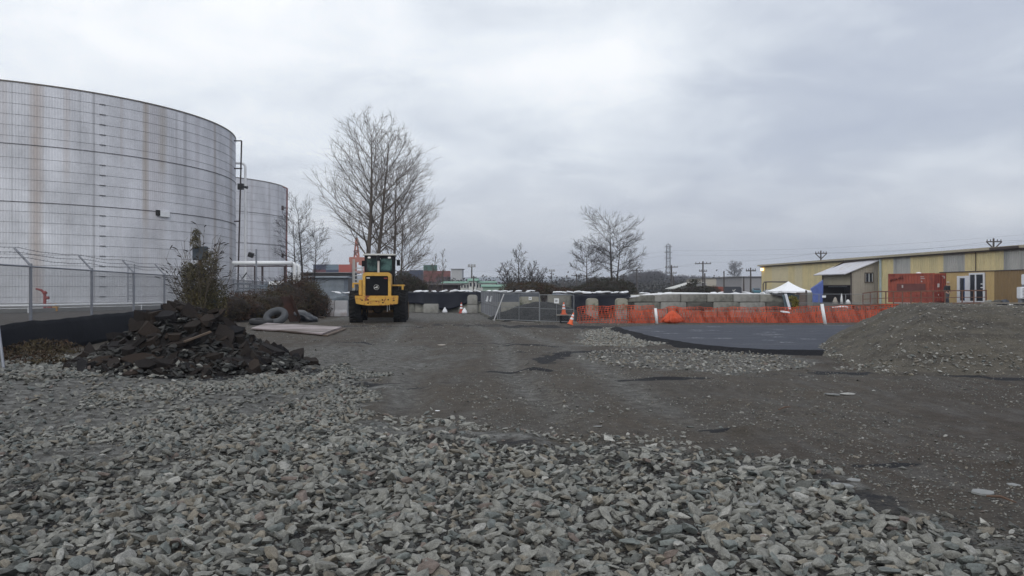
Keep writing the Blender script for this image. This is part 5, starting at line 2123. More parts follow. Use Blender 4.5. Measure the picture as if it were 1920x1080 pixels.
# dark gravel heap behind the panels
gx_, gy_ = np.meshgrid(np.linspace(-1.6, 4.4, 70), np.linspace(39.6, 46.5, 50))
hh = 1.05 * np.clip(1 - np.hypot((gx_ - 1.6) / 3.2, (gy_ - 43.4) / 3.0) ** 1.6, 0, 1) + (fbm(gx_ * 1.5, gy_ * 1.5) - .5) * .25 - .1
V = np.stack([gx_.ravel(), gy_.ravel(), hh.ravel()], 1)
ii = (np.arange(49)[:, None] * 70 + np.arange(69)[None, :]).ravel()
o = npmesh('gravel_heap', V, np.stack([ii, ii + 1, ii + 71, ii + 70], 1), mat('dark_gravel', (0.020, 0.021, 0.021), .9, 0, .4, 9, 1.0, 20, spec=.2, col2=(0.045, 0.045, 0.042), cut=.58, c2scale=7), smooth=False)
tag(o, 'dark gravel heap behind the camera facing temporary fence', 'gravel heap')


# ------------------------------------------------------------------ cones, posts, crate
def cone(label, loc_, rot=(0, 0, 0), s_=1.0, col_=None):
    e = thing('traffic_cone', label, 'traffic cone', loc_)
    e.rotation_euler = rot
    om = col_ or mat('cone_orange', (0.70, 0.12, 0.03), .5, 0, .08, 4)
    mb = MB()
    mb.box((0, 0, .015), (.36 * s_, .36 * s_, .03))
    mb.build('base', om, e, bevel=.006)
    mb = MB()
    mb.lathe([(.14 * s_, .03), (.035 * s_, .70 * s_), (.02 * s_, .72 * s_), (.0, .72 * s_)], 20)
    mb.build('body', om, e, smooth=True)
    for (z0_, z1_) in ((.30, .42), (.50, .60)):
        mb = MB()
        f_ = lambda z: (.143 - .157 * (z - .03)) * s_ + .003
        mb.lathe([(f_(z0_), z0_ * s_), (f_(z1_), z1_ * s_)], 20)
        mb.build('reflective_band', white_p, e, smooth=True)
    return e


D1 = 38.6
zt_ = P(1057, D1, 590).z
cone('orange traffic cone with two white bands standing on the black crate', (P(1057, D1).x, D1, zt_ + .01), (0, 0, .2), .82)
c2 = cone('tilted orange traffic cone on the ground left of the orange net', (P(1069, 36.8).x, 36.8, .03), (R(4), R(20), .1), .78)
c2.rotation_euler = (0, R(17), 0)
cr = thing('crate', 'black crate with a pale board lid carrying the upright cone', 'crate', (P(1058, D1 + .1).x, D1 + .1, 0))
mb = MB()
mb.box((0, 0, (zt_ - .04) / 2), (.42, .42, zt_ - .04), top=(1.06, 1.06))
mb.build('body', blk, cr, bevel=.015)
mb = MB()
mb.box((-.02, 0, zt_ - .02), (.72, .5, .035))
mb.build('lid', mat('pale_wood', (0, 0, 0)), cr)
cone('narrow red cone standing before the far navy tarp', (P(865, 54).x, 54, 0), (0, 0, 0), 1.0, mat('cone_red', (0.35, 0.05, 0.03), .6))
for (px, D, lb) in ((871, 53.2, 'small white sack cone shape at the right of the narrow red cone'), (834, 54.5, 'small white sack standing between the tan block and the red cone')):
    mb = MB()
    mb.lathe([(.0, 0), (.17, .01), (.19, .1), (.12, .24), (.05, .32), (.06, .38), (.0, .38)], 16)
    o = mb.build('white_sack', bagm, smooth=True)
    o.location = (P(px, D).x, D, 0)
    tag(o, lb, 'sack')
for (x0, y0_, x1, y1_, D, w_, lb) in ((1232, 602, 1229, 578, 38.2, .13, 'short white plastic post standing at the left part of the orange net'), (1548, 606, 1541, 570, 37.2, .15, 'taller leaning white plastic post at the right part of the orange net')):
    mb = MB()
    a_, b2 = P(x0, D, y0_), P(x1, D, y1_)
    mb.tube([a_ - Vector((0, 0, .15)), b2], w_ * .5, 12)
    tag(mb.build('white_post', white_p, smooth=True), lb, 'post')

# ------------------------------------------------------------------ orange safety net


def net(label, pts_px, D0, D1_, name='safety_net', tag_=True, vx=.075, hz_=.085, wv=.017, seed=1):
    """pts_px: (x, ytop, ybot) profile along the net"""
    r = random.Random(seed)
    xs_ = [q[0] for q in pts_px]
    mb = MB()

    def at_(px, u):
        yt = np.interp(px, xs_, [q[1] for q in pts_px])
        yb_ = np.interp(px, xs_, [q[2] for q in pts_px])
        D = D0 + (D1_ - D0) * (px - xs_[0]) / (xs_[-1] - xs_[0])
        D += .10 * math.sin(px * .13 + u * 2) + .05 * math.sin(px * .41 + u * 5)
        yt += .9 * math.sin(px * .09) + .5 * math.sin(px * .31)
        p = P(px, D, yb_ + (yt - yb_) * u)
        p.z = max(p.z, .01)
        return p
    step = vx * 1500 / D0
    x = xs_[0]
    cols = []
    while x <= xs_[-1]:
        cols.append([at_(x + 1.2 * math.sin(u * 9 + x), u) for u in np.linspace(0, 1, 9)])
        x += step
    off = Vector((wv / 2, 0, 0))
    for c in cols:
        vs = []
        for q in c:
            vs += [q - off, q + off]
        mb.add(vs, [(2 * i, 2 * i + 1, 2 * i + 3, 2 * i + 2) for i in range(8)])
    H_ = .85
    nh = int(H_ / hz_)
    for k in range(nh + 1):
        u = k / nh
        vs = []
        for i, c in enumerate(cols):
            f = u * 8
            j = min(7, int(f))
            q = c[j].lerp(c[j + 1], f - j)
            q = q + Vector((0, .006, 0))
            w2 = wv * (1.6 if k in (0, nh) else 1.0)
            vs += [q - Vector((0, 0, w2 / 2)), q + Vector((0, 0, w2 / 2))]
        mb.add(vs, [(2 * i, 2 * i + 1, 2 * i + 3, 2 * i + 2) for i in range(len(cols) - 1)])
    e = thing(name, label, 'safety net')
    o = mb.build('netting', orange, e, fix=False)
    mb = MB()
    x = xs_[0]
    k = 0
    while x <= xs_[-1]:
        D = D0 + (D1_ - D0) * (x - xs_[0]) / (xs_[-1] - xs_[0]) + .12
        yt = np.interp(x, xs_, [q[1] for q in pts_px])
        mb = MB()
        mb.bar((P(x, D).x, D, 0), P(x, D, yt - 1), .035)
        mb.build('stake', wood, e)
        x += 2.4 * 1500 / D0
        k += 1
    return e


net('orange safety net before the round topped blocks, left of the short white post', [(1083, 577, 610), (1100, 574, 609), (1165, 573, 607), (1228, 573, 605)], 38.6, 38.8, seed=2)
net('long orange safety net running behind the asphalt pad, right of the heaped net', [(1252, 578, 604), (1275, 576, 604), (1340, 577, 604.5), (1480, 576, 604.5), (1560, 574, 604.5), (1640, 573, 604), (1690, 570, 602)], 38.8, 39.4, vx=.07, seed=3, wv=.018)
net('sagging second layer of orange net behind the long net and the short white post', [(1180, 583, 606), (1240, 581, 606), (1262, 573, 606), (1300, 585, 606), (1400, 586, 606), (1500, 588, 606), (1600, 583, 606), (1670, 580, 604)], 39.6, 40.2, vx=.07, seed=4, wv=.02)
# heaped folded netting
mb = MB()
v0, f0_ = ico(4)
q = v0.copy()
ang_ = np.arctan2(q[:, 1], q[:, 0])
fold = 1 + .16 * np.sin(ang_ * 9) + .25 * (fbm(v0[:, 0] * 3 + 8, v0[:, 2] * 3 + v0[:, 1] * 2, 3) - .5)
zf = (q[:, 2] + 1) / 2
q = np.stack([q[:, 0] * .62 * fold * (1.15 - zf * .75), q[:, 1] * .45 * fold * (1.1 - zf * .7), zf ** 1.2 * .72], 1)
mb.add([tuple(u) for u in q], [tuple(u) for u in f0_.tolist()])
o = mb.build('heaped_net', orange)
o.location = (P(1261, 38.3).x, 38.3, 0)
o.scale = (.85, .85, .85)
tag(o, 'bright heap of folded orange netting right of the short white post', 'safety net')
mb = MB()
mb.box(P(1472, 38.9, 585), (.38, .3, .07), (.1, .1, .2))
tag(mb.build('white_rag', white_p, bevel=.02), 'white rag caught on the orange net below the end of the block wall', 'rag')

# ------------------------------------------------------------------ long corrugated building


def fac(Yv, off=0.0):
    """facade line of the long building; off = metres proud of it"""
    n_ = Vector((-1, -.0709, 0)).normalized()
    return Vector((37.1 + (119 - Yv) * .0709, Yv, 0)) + n_ * off


def facY(px):
    xp = px - 960
    return 45.537 / (xp / 1500 + .0709)


bld = thing('long_warehouse', 'long yellow corrugated metal warehouse with grey panels on the right', 'warehouse')
BH = 5.05
yw = mat('yellow_siding', (0.66, 0.56, 0.31), .7, 0, .08, 1.5, col2=(0.58, 0.50, 0.29), cut=.5, c2scale=.6, streak=(2, 2, .2))
yw2 = mat('faded_yellow_siding', (0.62, 0.55, 0.37), .7, 0, .08, 1.5)
gw = mat('grey_siding', (0.42, 0.42, 0.40), .7, 0, .08, 1.5, col2=(0.30, 0.305, 0.30), cut=.55, c2scale=.6, streak=(2, 2, .2))
tanw = mat('tan_siding', (0.50, 0.36, 0.165), .7, 0, .10, 1.5)
tand = mat('dark_tan_siding', (0.22, 0.145, 0.065), .7, 0, .10, 1.5)
white_t = mat('white_trim', (0.70, 0.72, 0.76), .5, 0, .05, 3)
trimd = mat('dark_trim', (0.06, 0.045, 0.04), .7)
darkg = mat('dark_glass', (0.012, 0.014, 0.022), .12, 0, .2, 1.5)
blug = mat('blue_glass', (0.02, 0.07, 0.22), .2, 0, .3, 1.5)


def corr(mb, pA, pB, z0, z1, pitch=.3, dep=.05):
    L = (pB - pA).length
    d = (pB - pA) / L
    n_ = Vector((-1, -.0709, 0)).normalized()
    k = max(1, int(L / pitch))
    pts = []
    for i in range(k):
        s_ = i * L / k
        w_ = L / k
        pts += [(s_, 0), (s_ + w_ * .55, 0), (s_ + w_ * .7, dep), (s_ + w_ * .85, dep)]
    pts.append((L, 0))
    vs = []
    for s_, o_ in pts:
        q = pA + d * s_ + n_ * o_
        vs += [(q.x, q.y, z0), (q.x, q.y, z1)]
    mb.add(vs, [(2 * i, 2 * i + 2, 2 * i + 3, 2 * i + 1) for i in range(len(pts) - 1)])


segs = [(1428, 1447, yw), (1447, 1478, yw2), (1478, 1490, yw), (1490, 1504, yw2), (1504, 1640, yw), (1640, 1675, yw), (1675, 1691, gw), (1691, 1707, gw), (1707, 1769, yw), (1769, 1809, gw), (1809, 1831, yw), (1831, 1882, yw), (1882, 1985, gw), (1985, 2080, yw)]
for (a_, b2, m_) in segs:
    mb = MB()
    corr(mb, fac(facY(a_)), fac(facY(b2)), 0, BH)
    mb.build('wall_panel', m_, bld, fix=False)
Yn, Yf = facY(2080), 119
mb = MB()       # far end wall, near end wall and back wall
f0w, f1w = fac(Yn), fac(Yf)
back = Vector((26, 1.8, 0))
for (a_, b2) in ((f1w, f1w + back), (f1w + back, f0w + back), (f0w + back, f0w)):
    vs = [(a_.x, a_.y, 0), (b2.x, b2.y, 0), (b2.x, b2.y, BH), (a_.x, a_.y, BH)]
    mb.add(vs, [(0, 1, 2, 3)])
mb.build('end_wall', yw, bld)
mb = MB()
e0, e1 = fac(Yn, .35) + Vector((0, 0, BH)), fac(Yf + .5, .35) + Vector((0, 0, BH))
r0, r1 = fac(Yn) + back * .5 + Vector((0, 0, BH + .9)), fac(Yf + .5) + back * .5 + Vector((0, 0, BH + .9))
g0, g1 = fac(Yn) + back + Vector((0, 0, BH)), fac(Yf + .5) + back + Vector((0, 0, BH))
mb.add([e0, e1, r1, r0], [(0, 1, 2, 3)])
mb.add([r0, r1, g1, g0], [(0, 1, 2, 3)])
rf = mb.build('roof', mat('roof_metal', (0.36, 0.35, 0.33), .6, .1, .12, 2), bld)
sl = rf.modifiers.new('thickness', 'SOLIDIFY')
sl.thickness = .08
mb = MB()
mb.bar(fac(Yn, .38) + Vector((0, 0, BH - .02)), fac(Yf + .5, .38) + Vector((0, 0, BH - .02)), .12, .22)
mb.build('gutter', mat('pale_gutter', (0.38, 0.34, 0.25), .6), rf)
mb = MB()
mb.bar(fac(Yn, .2) + Vector((0, 0, BH - .2)), fac(Yf, .2) + Vector((0, 0, BH - .2)), .2, .1)
mb.bar(fac(facY(1920), .42) + Vector((0, 0, BH - .05)), fac(facY(1865), .42) + Vector((0, 0, BH - .05)), .12, .2)
mb.build('eave_trim', trimd, bld)
# lamp on the far corner (lit)
mb = MB()
mb.box(fac(118, .3) + Vector((0, 0, BH - .62)), (.35, .35, .4))
mb.build('corner_lamp', mat('lit_lamp', (0.9, 0.7, 0.4), .5, emit=((1.0, .72, .38), 2.6)), bld, bevel=.05)
# low tan skirt of the facade with door and sliding window
LZ = 3.15
mb = MB()
corr(mb, fac(facY(1769), .35), fac(facY(1872), .35), 0, LZ, .3, .03)
mb.build('lower_wall', tanw, bld, fix=False)
for (a_, b2) in ((fac(facY(1769), .35), fac(facY(1769), 0)),):
    mb = MB()
    mb.add([(a_.x, a_.y, 0), (b2.x, b2.y, 0), (b2.x, b2.y, LZ), (a_.x, a_.y, LZ)], [(0, 1, 2, 3)])
    mb.build('lower_wall', tand, bld)
mb = MB()
ya = facY(1872)
corr(mb, fac(ya, .36) , fac(ya - 8, .36), 0, LZ - .02, .4, .03)
mb.build('lower_wall', tand, bld, fix=False)
mb = MB()
mb.bar(fac(facY(1769), .38) + Vector((0, 0, LZ)), fac(ya - 8, .38) + Vector((0, 0, LZ)), .1, .07)
mb.build('ledge', trimd, bld)


def fbox(mb, px0, px1, z0, z1, off, th):
    a_, b2 = fac(facY(px0), off), fac(facY(px1), off)
    n_ = Vector((-1, -.0709, 0)).normalized() * th
    vs = []
    for z in (z0, z1):
        for q in (a_, b2, b2 + n_, a_ + n_):
            vs.append((q.x, q.y, z))
    mb.add(vs, [(3, 2, 1, 0), (4, 5, 6, 7), (0, 1, 5, 4), (1, 2, 6, 5), (2, 3, 7, 6), (3, 0, 4, 7)])


def yz(px, y):
    return EYE - (y - 540) * facY(px) / 1500


mb = MB()
zl, zh = .58, 2.66
for (a_, b2) in ((1803.5, 1808.5), (1818.5, 1826), ):
    fbox(mb, a_, b2, zl - .25, zh + .12, .39, .08)
fbox(mb, 1808.6, 1818.4, zh - .08, zh + .1, .39, .07)
fbox(mb, 1808.6, 1818.4, zl - .25, zl, .39, .07)
dr = mb.build('door', white_t, bld)
mb = MB()
fbox(mb, 1808.6, 1818.4, zl, zh - .08, .40, .02)
mb.build('glass', darkg, dr)
mb = MB()
fbox(mb, 1816.2, 1818.4, zl + .05, zh - .1, .425, .01)
mb.build('blue_edge', blug, dr)
mb = MB()
for (a_, b2) in ((1826.2, 1827.6), (1837.3, 1839.4), (1852.6, 1855.4)):
    fbox(mb, a_, b2, zl, zh + .2, .39, .08)
fbox(mb, 1826.2, 1855.4, zh + .2, zh + .36, .39, .09)
fbox(mb, 1826.2, 1855.4, zl - .16, zl - .01, .39, .09)
wn = mb.build('window', white_t, bld)
mb = MB()
fbox(mb, 1827.7, 1852.5, zl, zh + .2, .40, .02)
mb.build('glass', darkg, wn)
mb = MB()
for z in (1.7, 2.0):
    fbox(mb, 1848, 1852, z, z + .09, .425, .02)
mb.build('sticker', white_p, wn)
mb = MB()
mb.tube([fac(facY(1653), .12) + Vector((0, 0, 0)), fac(facY(1653), .12) + Vector((0, 0, BH - .25))], .13, 10)
mb.build('downpipe', mat('pale_blue_pipe', (0.42, 0.50, 0.52), .6), bld)
mb = MB()
mb.tube([fac(facY(1831), .09) + Vector((0, 0, LZ)), fac(facY(1831), .09) + Vector((0, 0, BH - .25))], .035, 8)
mb.build('conduit', trimd, bld)

# ------------------------------------------------------------------ lean-to shed
SY = 86.0
gwall = mat('shed_grey', (0.30, 0.27, 0.225), .8, 0, .10, 2)
sh = thing('lean_to_shed', 'grey boarded lean to shed with a pale sloping roof against the warehouse', 'shed')
xl, xr_ = P(1596, SY).x, P(1649, SY).x
zl_, zr_ = 3.45, 4.78
mb = MB()
nbd = 12
for k in range(nbd):
    a = xl + (xr_ - xl) * k / nbd
    b2 = xl + (xr_ - xl) * (k + 1) / nbd - .02
    za = zl_ + (zr_ - zl_) * k / nbd
    zb2 = zl_ + (zr_ - zl_) * (k + 1) / nbd
    mb.add([(a, SY, -.1), (b2, SY, -.1), (b2, SY, zb2), (a, SY, za), (a, SY + .1, -.1), (b2, SY + .1, -.1), (b2, SY + .1, zb2), (a, SY + .1, za)],
           [(0, 1, 2, 3), (7, 6, 5, 4), (0, 4, 5, 1), (1, 5, 6, 2), (2, 6, 7, 3), (3, 7, 4, 0)])
mb.add([(xl, SY + .05, 0), (xr_, SY + .05, 0), (xr_, SY + .05, zr_ - .02), (xl, SY + .05, zl_ - .02)], [(0, 1, 2, 3)])
mb.build('side_wall', gwall, sh)
YB = 92.7
xb = P(1543, YB).x
mb = MB()
zo = 2.0
mb.add([(xl, SY, zo), (xb, YB, zo), (xb, YB, zl_), (xl, SY, zl_)], [(0, 1, 2, 3)])
mb.build('front_fascia', mat('cream_board', (0.35, 0.32, 0.235), .7, 0, .1, 2), sh)
mb = MB()
mb.bar((xl, SY, 0), (xl, SY, zl_), .14)
mb.bar((xb, YB, 0), (xb, YB, zl_), .16)
mb.bar((xl, SY, zo), (xb, YB, zo), .1)
mb.build('post', trimd, sh)
mb = MB()
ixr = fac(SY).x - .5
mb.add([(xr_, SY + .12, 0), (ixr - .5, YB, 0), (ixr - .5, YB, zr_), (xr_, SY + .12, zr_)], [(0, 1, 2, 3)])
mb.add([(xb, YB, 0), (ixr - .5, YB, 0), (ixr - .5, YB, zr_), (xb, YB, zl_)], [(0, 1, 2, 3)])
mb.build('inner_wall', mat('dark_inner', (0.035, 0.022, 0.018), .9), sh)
mb = MB()
mb.add([(xl - .9, SY - .35, zl_ - .22), (xr_ + .1, SY - .35, zr_ + .06), (xr_ + .1 - .5, YB + .6, zr_ + .06), (xb - .9, YB + .6, zl_ - .22)], [(0, 1, 2, 3)])
r_ = mb.build('roof', mat('shed_roof', (0.50, 0.50, 0.54), .5, 0, .12, 1.5, col2=(0.42, 0.38, 0.36), cut=.6, c2scale=.8), sh)
sl = r_.modifiers.new('thickness', 'SOLIDIFY')
sl.thickness = .1
wx0, wx1 = P(1621, SY).x, P(1637, SY).x
mb = MB()
z0w, z1w = EYE - (530 - 540) * SY / 1500, EYE - (511 - 540) * SY / 1500
for (a, b2, c, d_) in ((wx0, wx1, z1w - .1, z1w), (wx0, wx1, z0w, z0w + .1), (wx0, wx0 + .09, z0w, z1w), (wx1 - .09, wx1, z0w, z1w)):
    mb.box(((a + b2) / 2, SY - .05, (c + d_) / 2), (b2 - a, .1, d_ - c))
wi = mb.build('window', wood, sh)
mb = MB()
mb.box(((wx0 + wx1) / 2, SY - .03, (z0w + z1w) / 2), (wx1 - wx0 - .18, .03, z1w - z0w - .2))
mb.build('pane', darkg, wi)
mb = MB()
cxw = (wx0 + wx1) / 2
for (a, b2) in ((wx0 + .09, wx0 + .13), (cxw - .03, cxw + .03), (wx1 - .13, wx1 - .09)):
    mb.box(((a + b2) / 2, SY - .06, (z0w + z1w) / 2), (b2 - a, .03, z1w - z0w - .2))
mb.build('frame', white_t, wi)
mb = MB()
for k in range(9):
    yq = SY + 1.4 + k * .5
    xq = xl + (xb - xl) * (yq - SY) / (YB - SY)
    mb.bar((xq + .2, yq, zo - .12), (xq + .2, yq + .3, zo - .16), .1, .07)
mb.build('hanging_pipes', mat('pale_grey_pipe', (0.3, 0.33, 0.36), .5), sh)
# stored things in the shed mouth
for k, (px, D, w_, h_, m_, lb) in enumerate(((1566, 84, .3, .75, mat('rag', (0, 0, 0)), 'white sack slumped before the shed opening'), (1578, 84, .15, 1.15, white_p, 'white upright roll before the shed opening'), (1590, 84.5, .3, .5, white_p, 'small white sack at the right of the shed opening'))):
    mb = MB()
    mb.lathe([(.0, 0), (w_ * .9, .02), (w_ * .8, h_ * .4), (w_ * .35, h_ * .9), (.0, h_)], 14)
    o = mb.build('white_sack' if k != 1 else 'white_roll', m_, smooth=True)
    o.location = (P(px, D).x, D, .0)
    tag(o, lb, 'sack' if k != 1 else 'roll')
# blue tarp beside the shed
bt = MB()
a1, a2, a3, a4 = P(1543, 91.5, 524), P(1543, 91.5, 574), P(1520, 94, 574), P(1520, 94, 541)
vs, fs = [], []
nU, nV = 14, 12
for i in range(nU + 1):
    for j in range(nV + 1):
        u, v_ = i / nU, j / nV
        q = (a1.lerp(a2, v_)).lerp(a4.lerp(a3, v_), u)
        vs.append(q + Vector((0, -.12 * math.sin(u * 14) * (.3 + v_) - .1 * math.sin(v_ * 5 + u * 4), 0)))
for i in range(nU):
    for j in range(nV):
        a = i * (nV + 1) + j
        fs.append((a, a + 1, a + nV + 2, a + nV + 1))
bt.add(vs, fs)
o = bt.build('blue_tarp', mat('bright_blue_tarp', (0.10, 0.155, 0.46), .5, 0, .18, 2, .4, 5), smooth=True)
sl = o.modifiers.new('thickness', 'SOLIDIFY')
sl.thickness = .015
tag(o, 'bright blue tarp hung on the left side of the lean to shed', 'tarp')
# white canopy tent
ct = thing('canopy_tent', 'white peaked canopy tent between the block wall and the shed', 'canopy', (P(1478, 74).x, 74, 0), R(12))
zt_, ze = P(1478, 74, 527.5).z, P(1478, 74, 545).z
hw = 1.45
mb = MB()
vs = []
rings = 8
for k in range(rings + 1):
    u = k / rings
    z = ze + (zt_ - ze) * (1 - u) ** 1.55
    for (sx_, sy_) in ((-1, -1), (0, -1), (1, -1), (1, 0), (1, 1), (0, 1), (-1, 1), (-1, 0)):
        sag = -.05 * u if (sx_ == 0 or sy_ == 0) else 0
        vs.append((sx_ * hw * max(u, .01), sy_ * hw * max(u, .01), z + sag))
for (sx_, sy_) in ((-1, -1), (0, -1), (1, -1), (1, 0), (1, 1), (0, 1), (-1, 1), (-1, 0)):
    vs.append((sx_ * hw * 1.005, sy_ * hw * 1.005, ze - .2))
fs = []
for k in range(rings + 1):
    for j in range(8):
        a, b2 = k * 8 + j, k * 8 + (j + 1) % 8
        fs.append((a, b2, b2 + 8, a + 8))
mb.add(vs, fs)
cn = mb.build('canopy', mat('tent_white', (0.80, 0.81, 0.83), .6, 0, .04, 2), ct)
sl = cn.modifiers.new('thickness', 'SOLIDIFY')
sl.thickness = .012
for (sx_, sy_) in ((-1, -1), (1, -1), (1, 1), (-1, 1)):
    mb = MB()
    mb.bar((sx_ * (hw - .05), sy_ * (hw - .05), 0), (sx_ * (hw - .05), sy_ * (hw - .05), ze), .05)
    mb.build('leg', galv, ct)
# rail frame on the warehouse wall behind the tent
mb = MB()
pts = [P(1431, 112, 560), P(1431, 112, 533), P(1433, 112, 529), P(1437, 112, 528.5), P(1478, 108, 528.5)]
mb.tube(pts, .09, 8)
mb.tube([P(1436, 112, 529), P(1436, 112, 560)], .09, 8)
tag(mb.build('pipe_rail', mat('brown_pipe', (0.09, 0.07, 0.06), .6)), 'brown bent pipe rail in front of the far end of the warehouse', 'pipe rail')

# wall end: black sheet and leaning white board, dumpster, plank fence, far panels
drape('tarp', 'black sheet thrown over the right end of the long block wall', P(1448, 45.6), P(1475, 45.6), lambda u: 1.42 - .06 * u, lambda u: 1.30 - .1 * u - .9 * max(0, (u - .8) / .2), mat('black_sheet', (0.010, 0.011, 0.014), .45, 0, .2, 3, .4, 5), 17, .06, 50, .9)
mb = MB()
mb.bar(P(1473, 44.6, 551), P(1481, 44.0, 580), .14, .04)
tag(mb.build('white_board', mat('grey_white_board', (0.42, 0.44, 0.47), .6)), 'pale board leaning on the right end of the long block wall', 'board')
mb = MB()
mb.bar(P(1470, 44.9, 553), P(1476, 44.2, 581), .2, .04)
tag(mb.build('teal_board', mat('slate_teal', (0.05, 0.075, 0.085), .6)), 'dark slate board leaning just left of the pale board', 'board')
du = thing('dumpster', 'dark teal dumpster just right of the end of the block wall', 'dumpster', (P(1482, 56).x, 56, .3), R(8))
mb = MB()
mb.prism([(-.33, 0.1), (.3, .1), (.42, .9), (-.33, 1.0)], 'y', -.5, .5)
mb.build('bin', mat('dark_teal', (0.018, 0.035, 0.042), .6), du, bevel=.02)
mb = MB()
mb.box((.03, 0, 1.02), (.85, 1.05, .05), (0, .08, 0))
mb.build('lid', blk, du)
pf = thing('plank_fence', 'short brown plank fence beside the canopy tent', 'fence', (P(1493, 68).x, 68, 0))
mb = MB()
for k in range(7):
    mb.box((.06 + k * .115, 0, .65), (.1, .04, 1.35))
mb.build('planks', mat('plank_brown', (0.12, 0.09, 0.075), .85, 0, .25, 4), pf)
mb = MB()
mb.bar((.85, .02, 0), (.85, .02, 1.5), .13)
mb.build('post', trimd, pf)
mb = MB()
mb.box((1.35, .6, .65), (.45, .2, 1.35))
tag(mb.build('concrete_post', conc, bevel=.02, loc=None), 'stout concrete gate post between the plank fence and the blue tarp', 'post')
bpy.context.view_layer.update()
o = bpy.data.objects['concrete_post']
o.location = (P(1493, 68).x, 68, 0)
w0 = P(1486, 60)
for k in range(3):
    a_ = w0 + Vector((k * 2.05, k * .12, 0))
    e = panel('%s far temporary fence panel in the row before the shed' % ['left', 'middle', 'right'][k], a_, a_ + Vector((2.0, .1, 0)), 1.24, 0, .5, 'far temporary fence panels', .11)
mb = MB()
mb.box(P(1545, 59.6, 556), (.3, .02, .16), (0, 0, .2))
tag(mb.build('notice_sign', white_p), 'small white notice on the far fence before the shed opening', 'sign')
mb = MB()
mb.tube([P(1560, 50, 576), P(1585, 50, 574.5), P(1590, 50, 577)], .05, 8)
tag(mb.build('white_pipe', white_p), 'white bent pipe piece behind the orange net near the shed', 'pipe')

# ------------------------------------------------------------------ walkway with railing
wk = thing('raised_walkway', 'raised timber walkway with brown railings in front of the red container', 'walkway')
WY = 62.0
wzx = P(1617, WY).x
zdeck = .42


def wkp(px, z):
    D = WY + (px - 1617) * .004
    return Vector(((px - 960) * D / 1500, D, z))


brownp = mat('rail_brown', (0.13, 0.06, 0.038), .7, 0, .2, 4)
mb = MB()
a_, b2 = wkp(1617, 0), wkp(2000, 0)
mb.box(((a_.x + b2.x) / 2, WY + 1.6, zdeck - .08), (b2.x - a_.x, 2.2, .14))
for px in range(1625, 2000, 42):
    mb.bar((wkp(px, 0).x, WY + .7, 0), (wkp(px, 0).x, WY + .7, zdeck - .15), .14)
    mb.bar((wkp(px, 0).x, WY + 2.5, 0), (wkp(px, 0).x, WY + 2.5, zdeck - .15), .14)
mb.build('deck', mat('deck_wood', (0.14, 0.10, 0.07), .85, 0, .25, 3), wk)
rail_pts = [(1618, 550), (1640, 547), (1672, 546.5), (1850, 544.5)]
mb = MB()
for (p, q) in zip(rail_pts[:-1], rail_pts[1:]):
    mb.bar(wkp(p[0], EYE - (p[1] - 540) * WY / 1500), wkp(q[0], EYE - (q[1] - 540) * WY / 1500), .085)
mb.build('handrail', brownp, wk)
mb = MB()
mb.bar(wkp(1618, EYE - 21 * WY / 1500), wkp(1672, EYE - 18.5 * WY / 1500), .05)
mb.bar(wkp(1672, EYE - 18.5 * WY / 1500), wkp(1850, EYE - 17.5 * WY / 1500), .05)
mb.bar(wkp(1618, EYE - 31 * WY / 1500), wkp(1850, EYE - 28 * WY / 1500), .1)
mb.build('mid_rail', brownp, wk)
for px in (1618, 1632, 1646, 1661, 1675, 1692, 1708, 1727, 1750, 1772, 1804, 1826, 1849):
    mb = MB()
    yt = np.interp(px, [q[0] for q in rail_pts], [q[1] for q in rail_pts])
    mb.bar(wkp(px, .0), wkp(px, EYE - (yt - 540) * WY / 1500), .07)
    mb.build('rail_post', brownp, wk)
mb = MB()
for px in range(1676, 1696, 9):
    mb.box((wkp(px, 0).x, WY - .2, .1), (.32, .3, .42))
mb.build('support_block', lightc, wk)
# pale edge beam, black trough and small white light at right
mb = MB()
mb.bar(P(1840, 57, 568), P(1990, 54, 569), .09)
tag(mb.build('pale_beam', mat('pale_wood', (0, 0, 0))), 'long pale beam edging the walkway behind the dirt mound', 'beam')
mb = MB()
mb.box(P(1900, 54, 576), (5.0, .5, .42))
tag(mb.build('black_trough', blk, bevel=.02), 'long black trough behind the top of the dirt mound at far right', 'trough')
mb = MB()
mb.box(P(1895.5, 53.6, 573), (.25, .04, .2))
tag(mb.build('white_label', white_p), 'small square white plate on the black trough', 'plate')
q0 = P(1868, 60)
for k, (dx, w_, h_, m_, lb) in enumerate(((-.55, .55, .42, conc, 'grey concrete rubble lump stacked left beside the sliding window'), (.1, .6, .44, darkc, 'dark grey rubble lump in the middle of the junk beside the sliding window'), (.62, .55, .46, mat('bluegrey_junk', (0.07, 0.08, 0.10), .8, 0, .3, 6), 'blue grey bundle at the right of the junk beside the sliding window'))):
    mb = MB()
    v0, f0_ = ico(3)
    q = v0 * np.array([w_ / 2, .3, h_ / 2]) * (.8 + .5 * fbm(v0[:, 0] * 2.5 + k * 9, v0[:, 1] * 2.5 + v0[:, 2] * 2, 3))[:, None]
    mb.add([tuple(u) for u in q], [tuple(u) for u in f0_.tolist()])
    o = mb.build('rubble_lump', m_)
    o.location = (q0.x + dx, q0.y, zdeck + h_ * .4)
    tag(o, lb, 'junk')
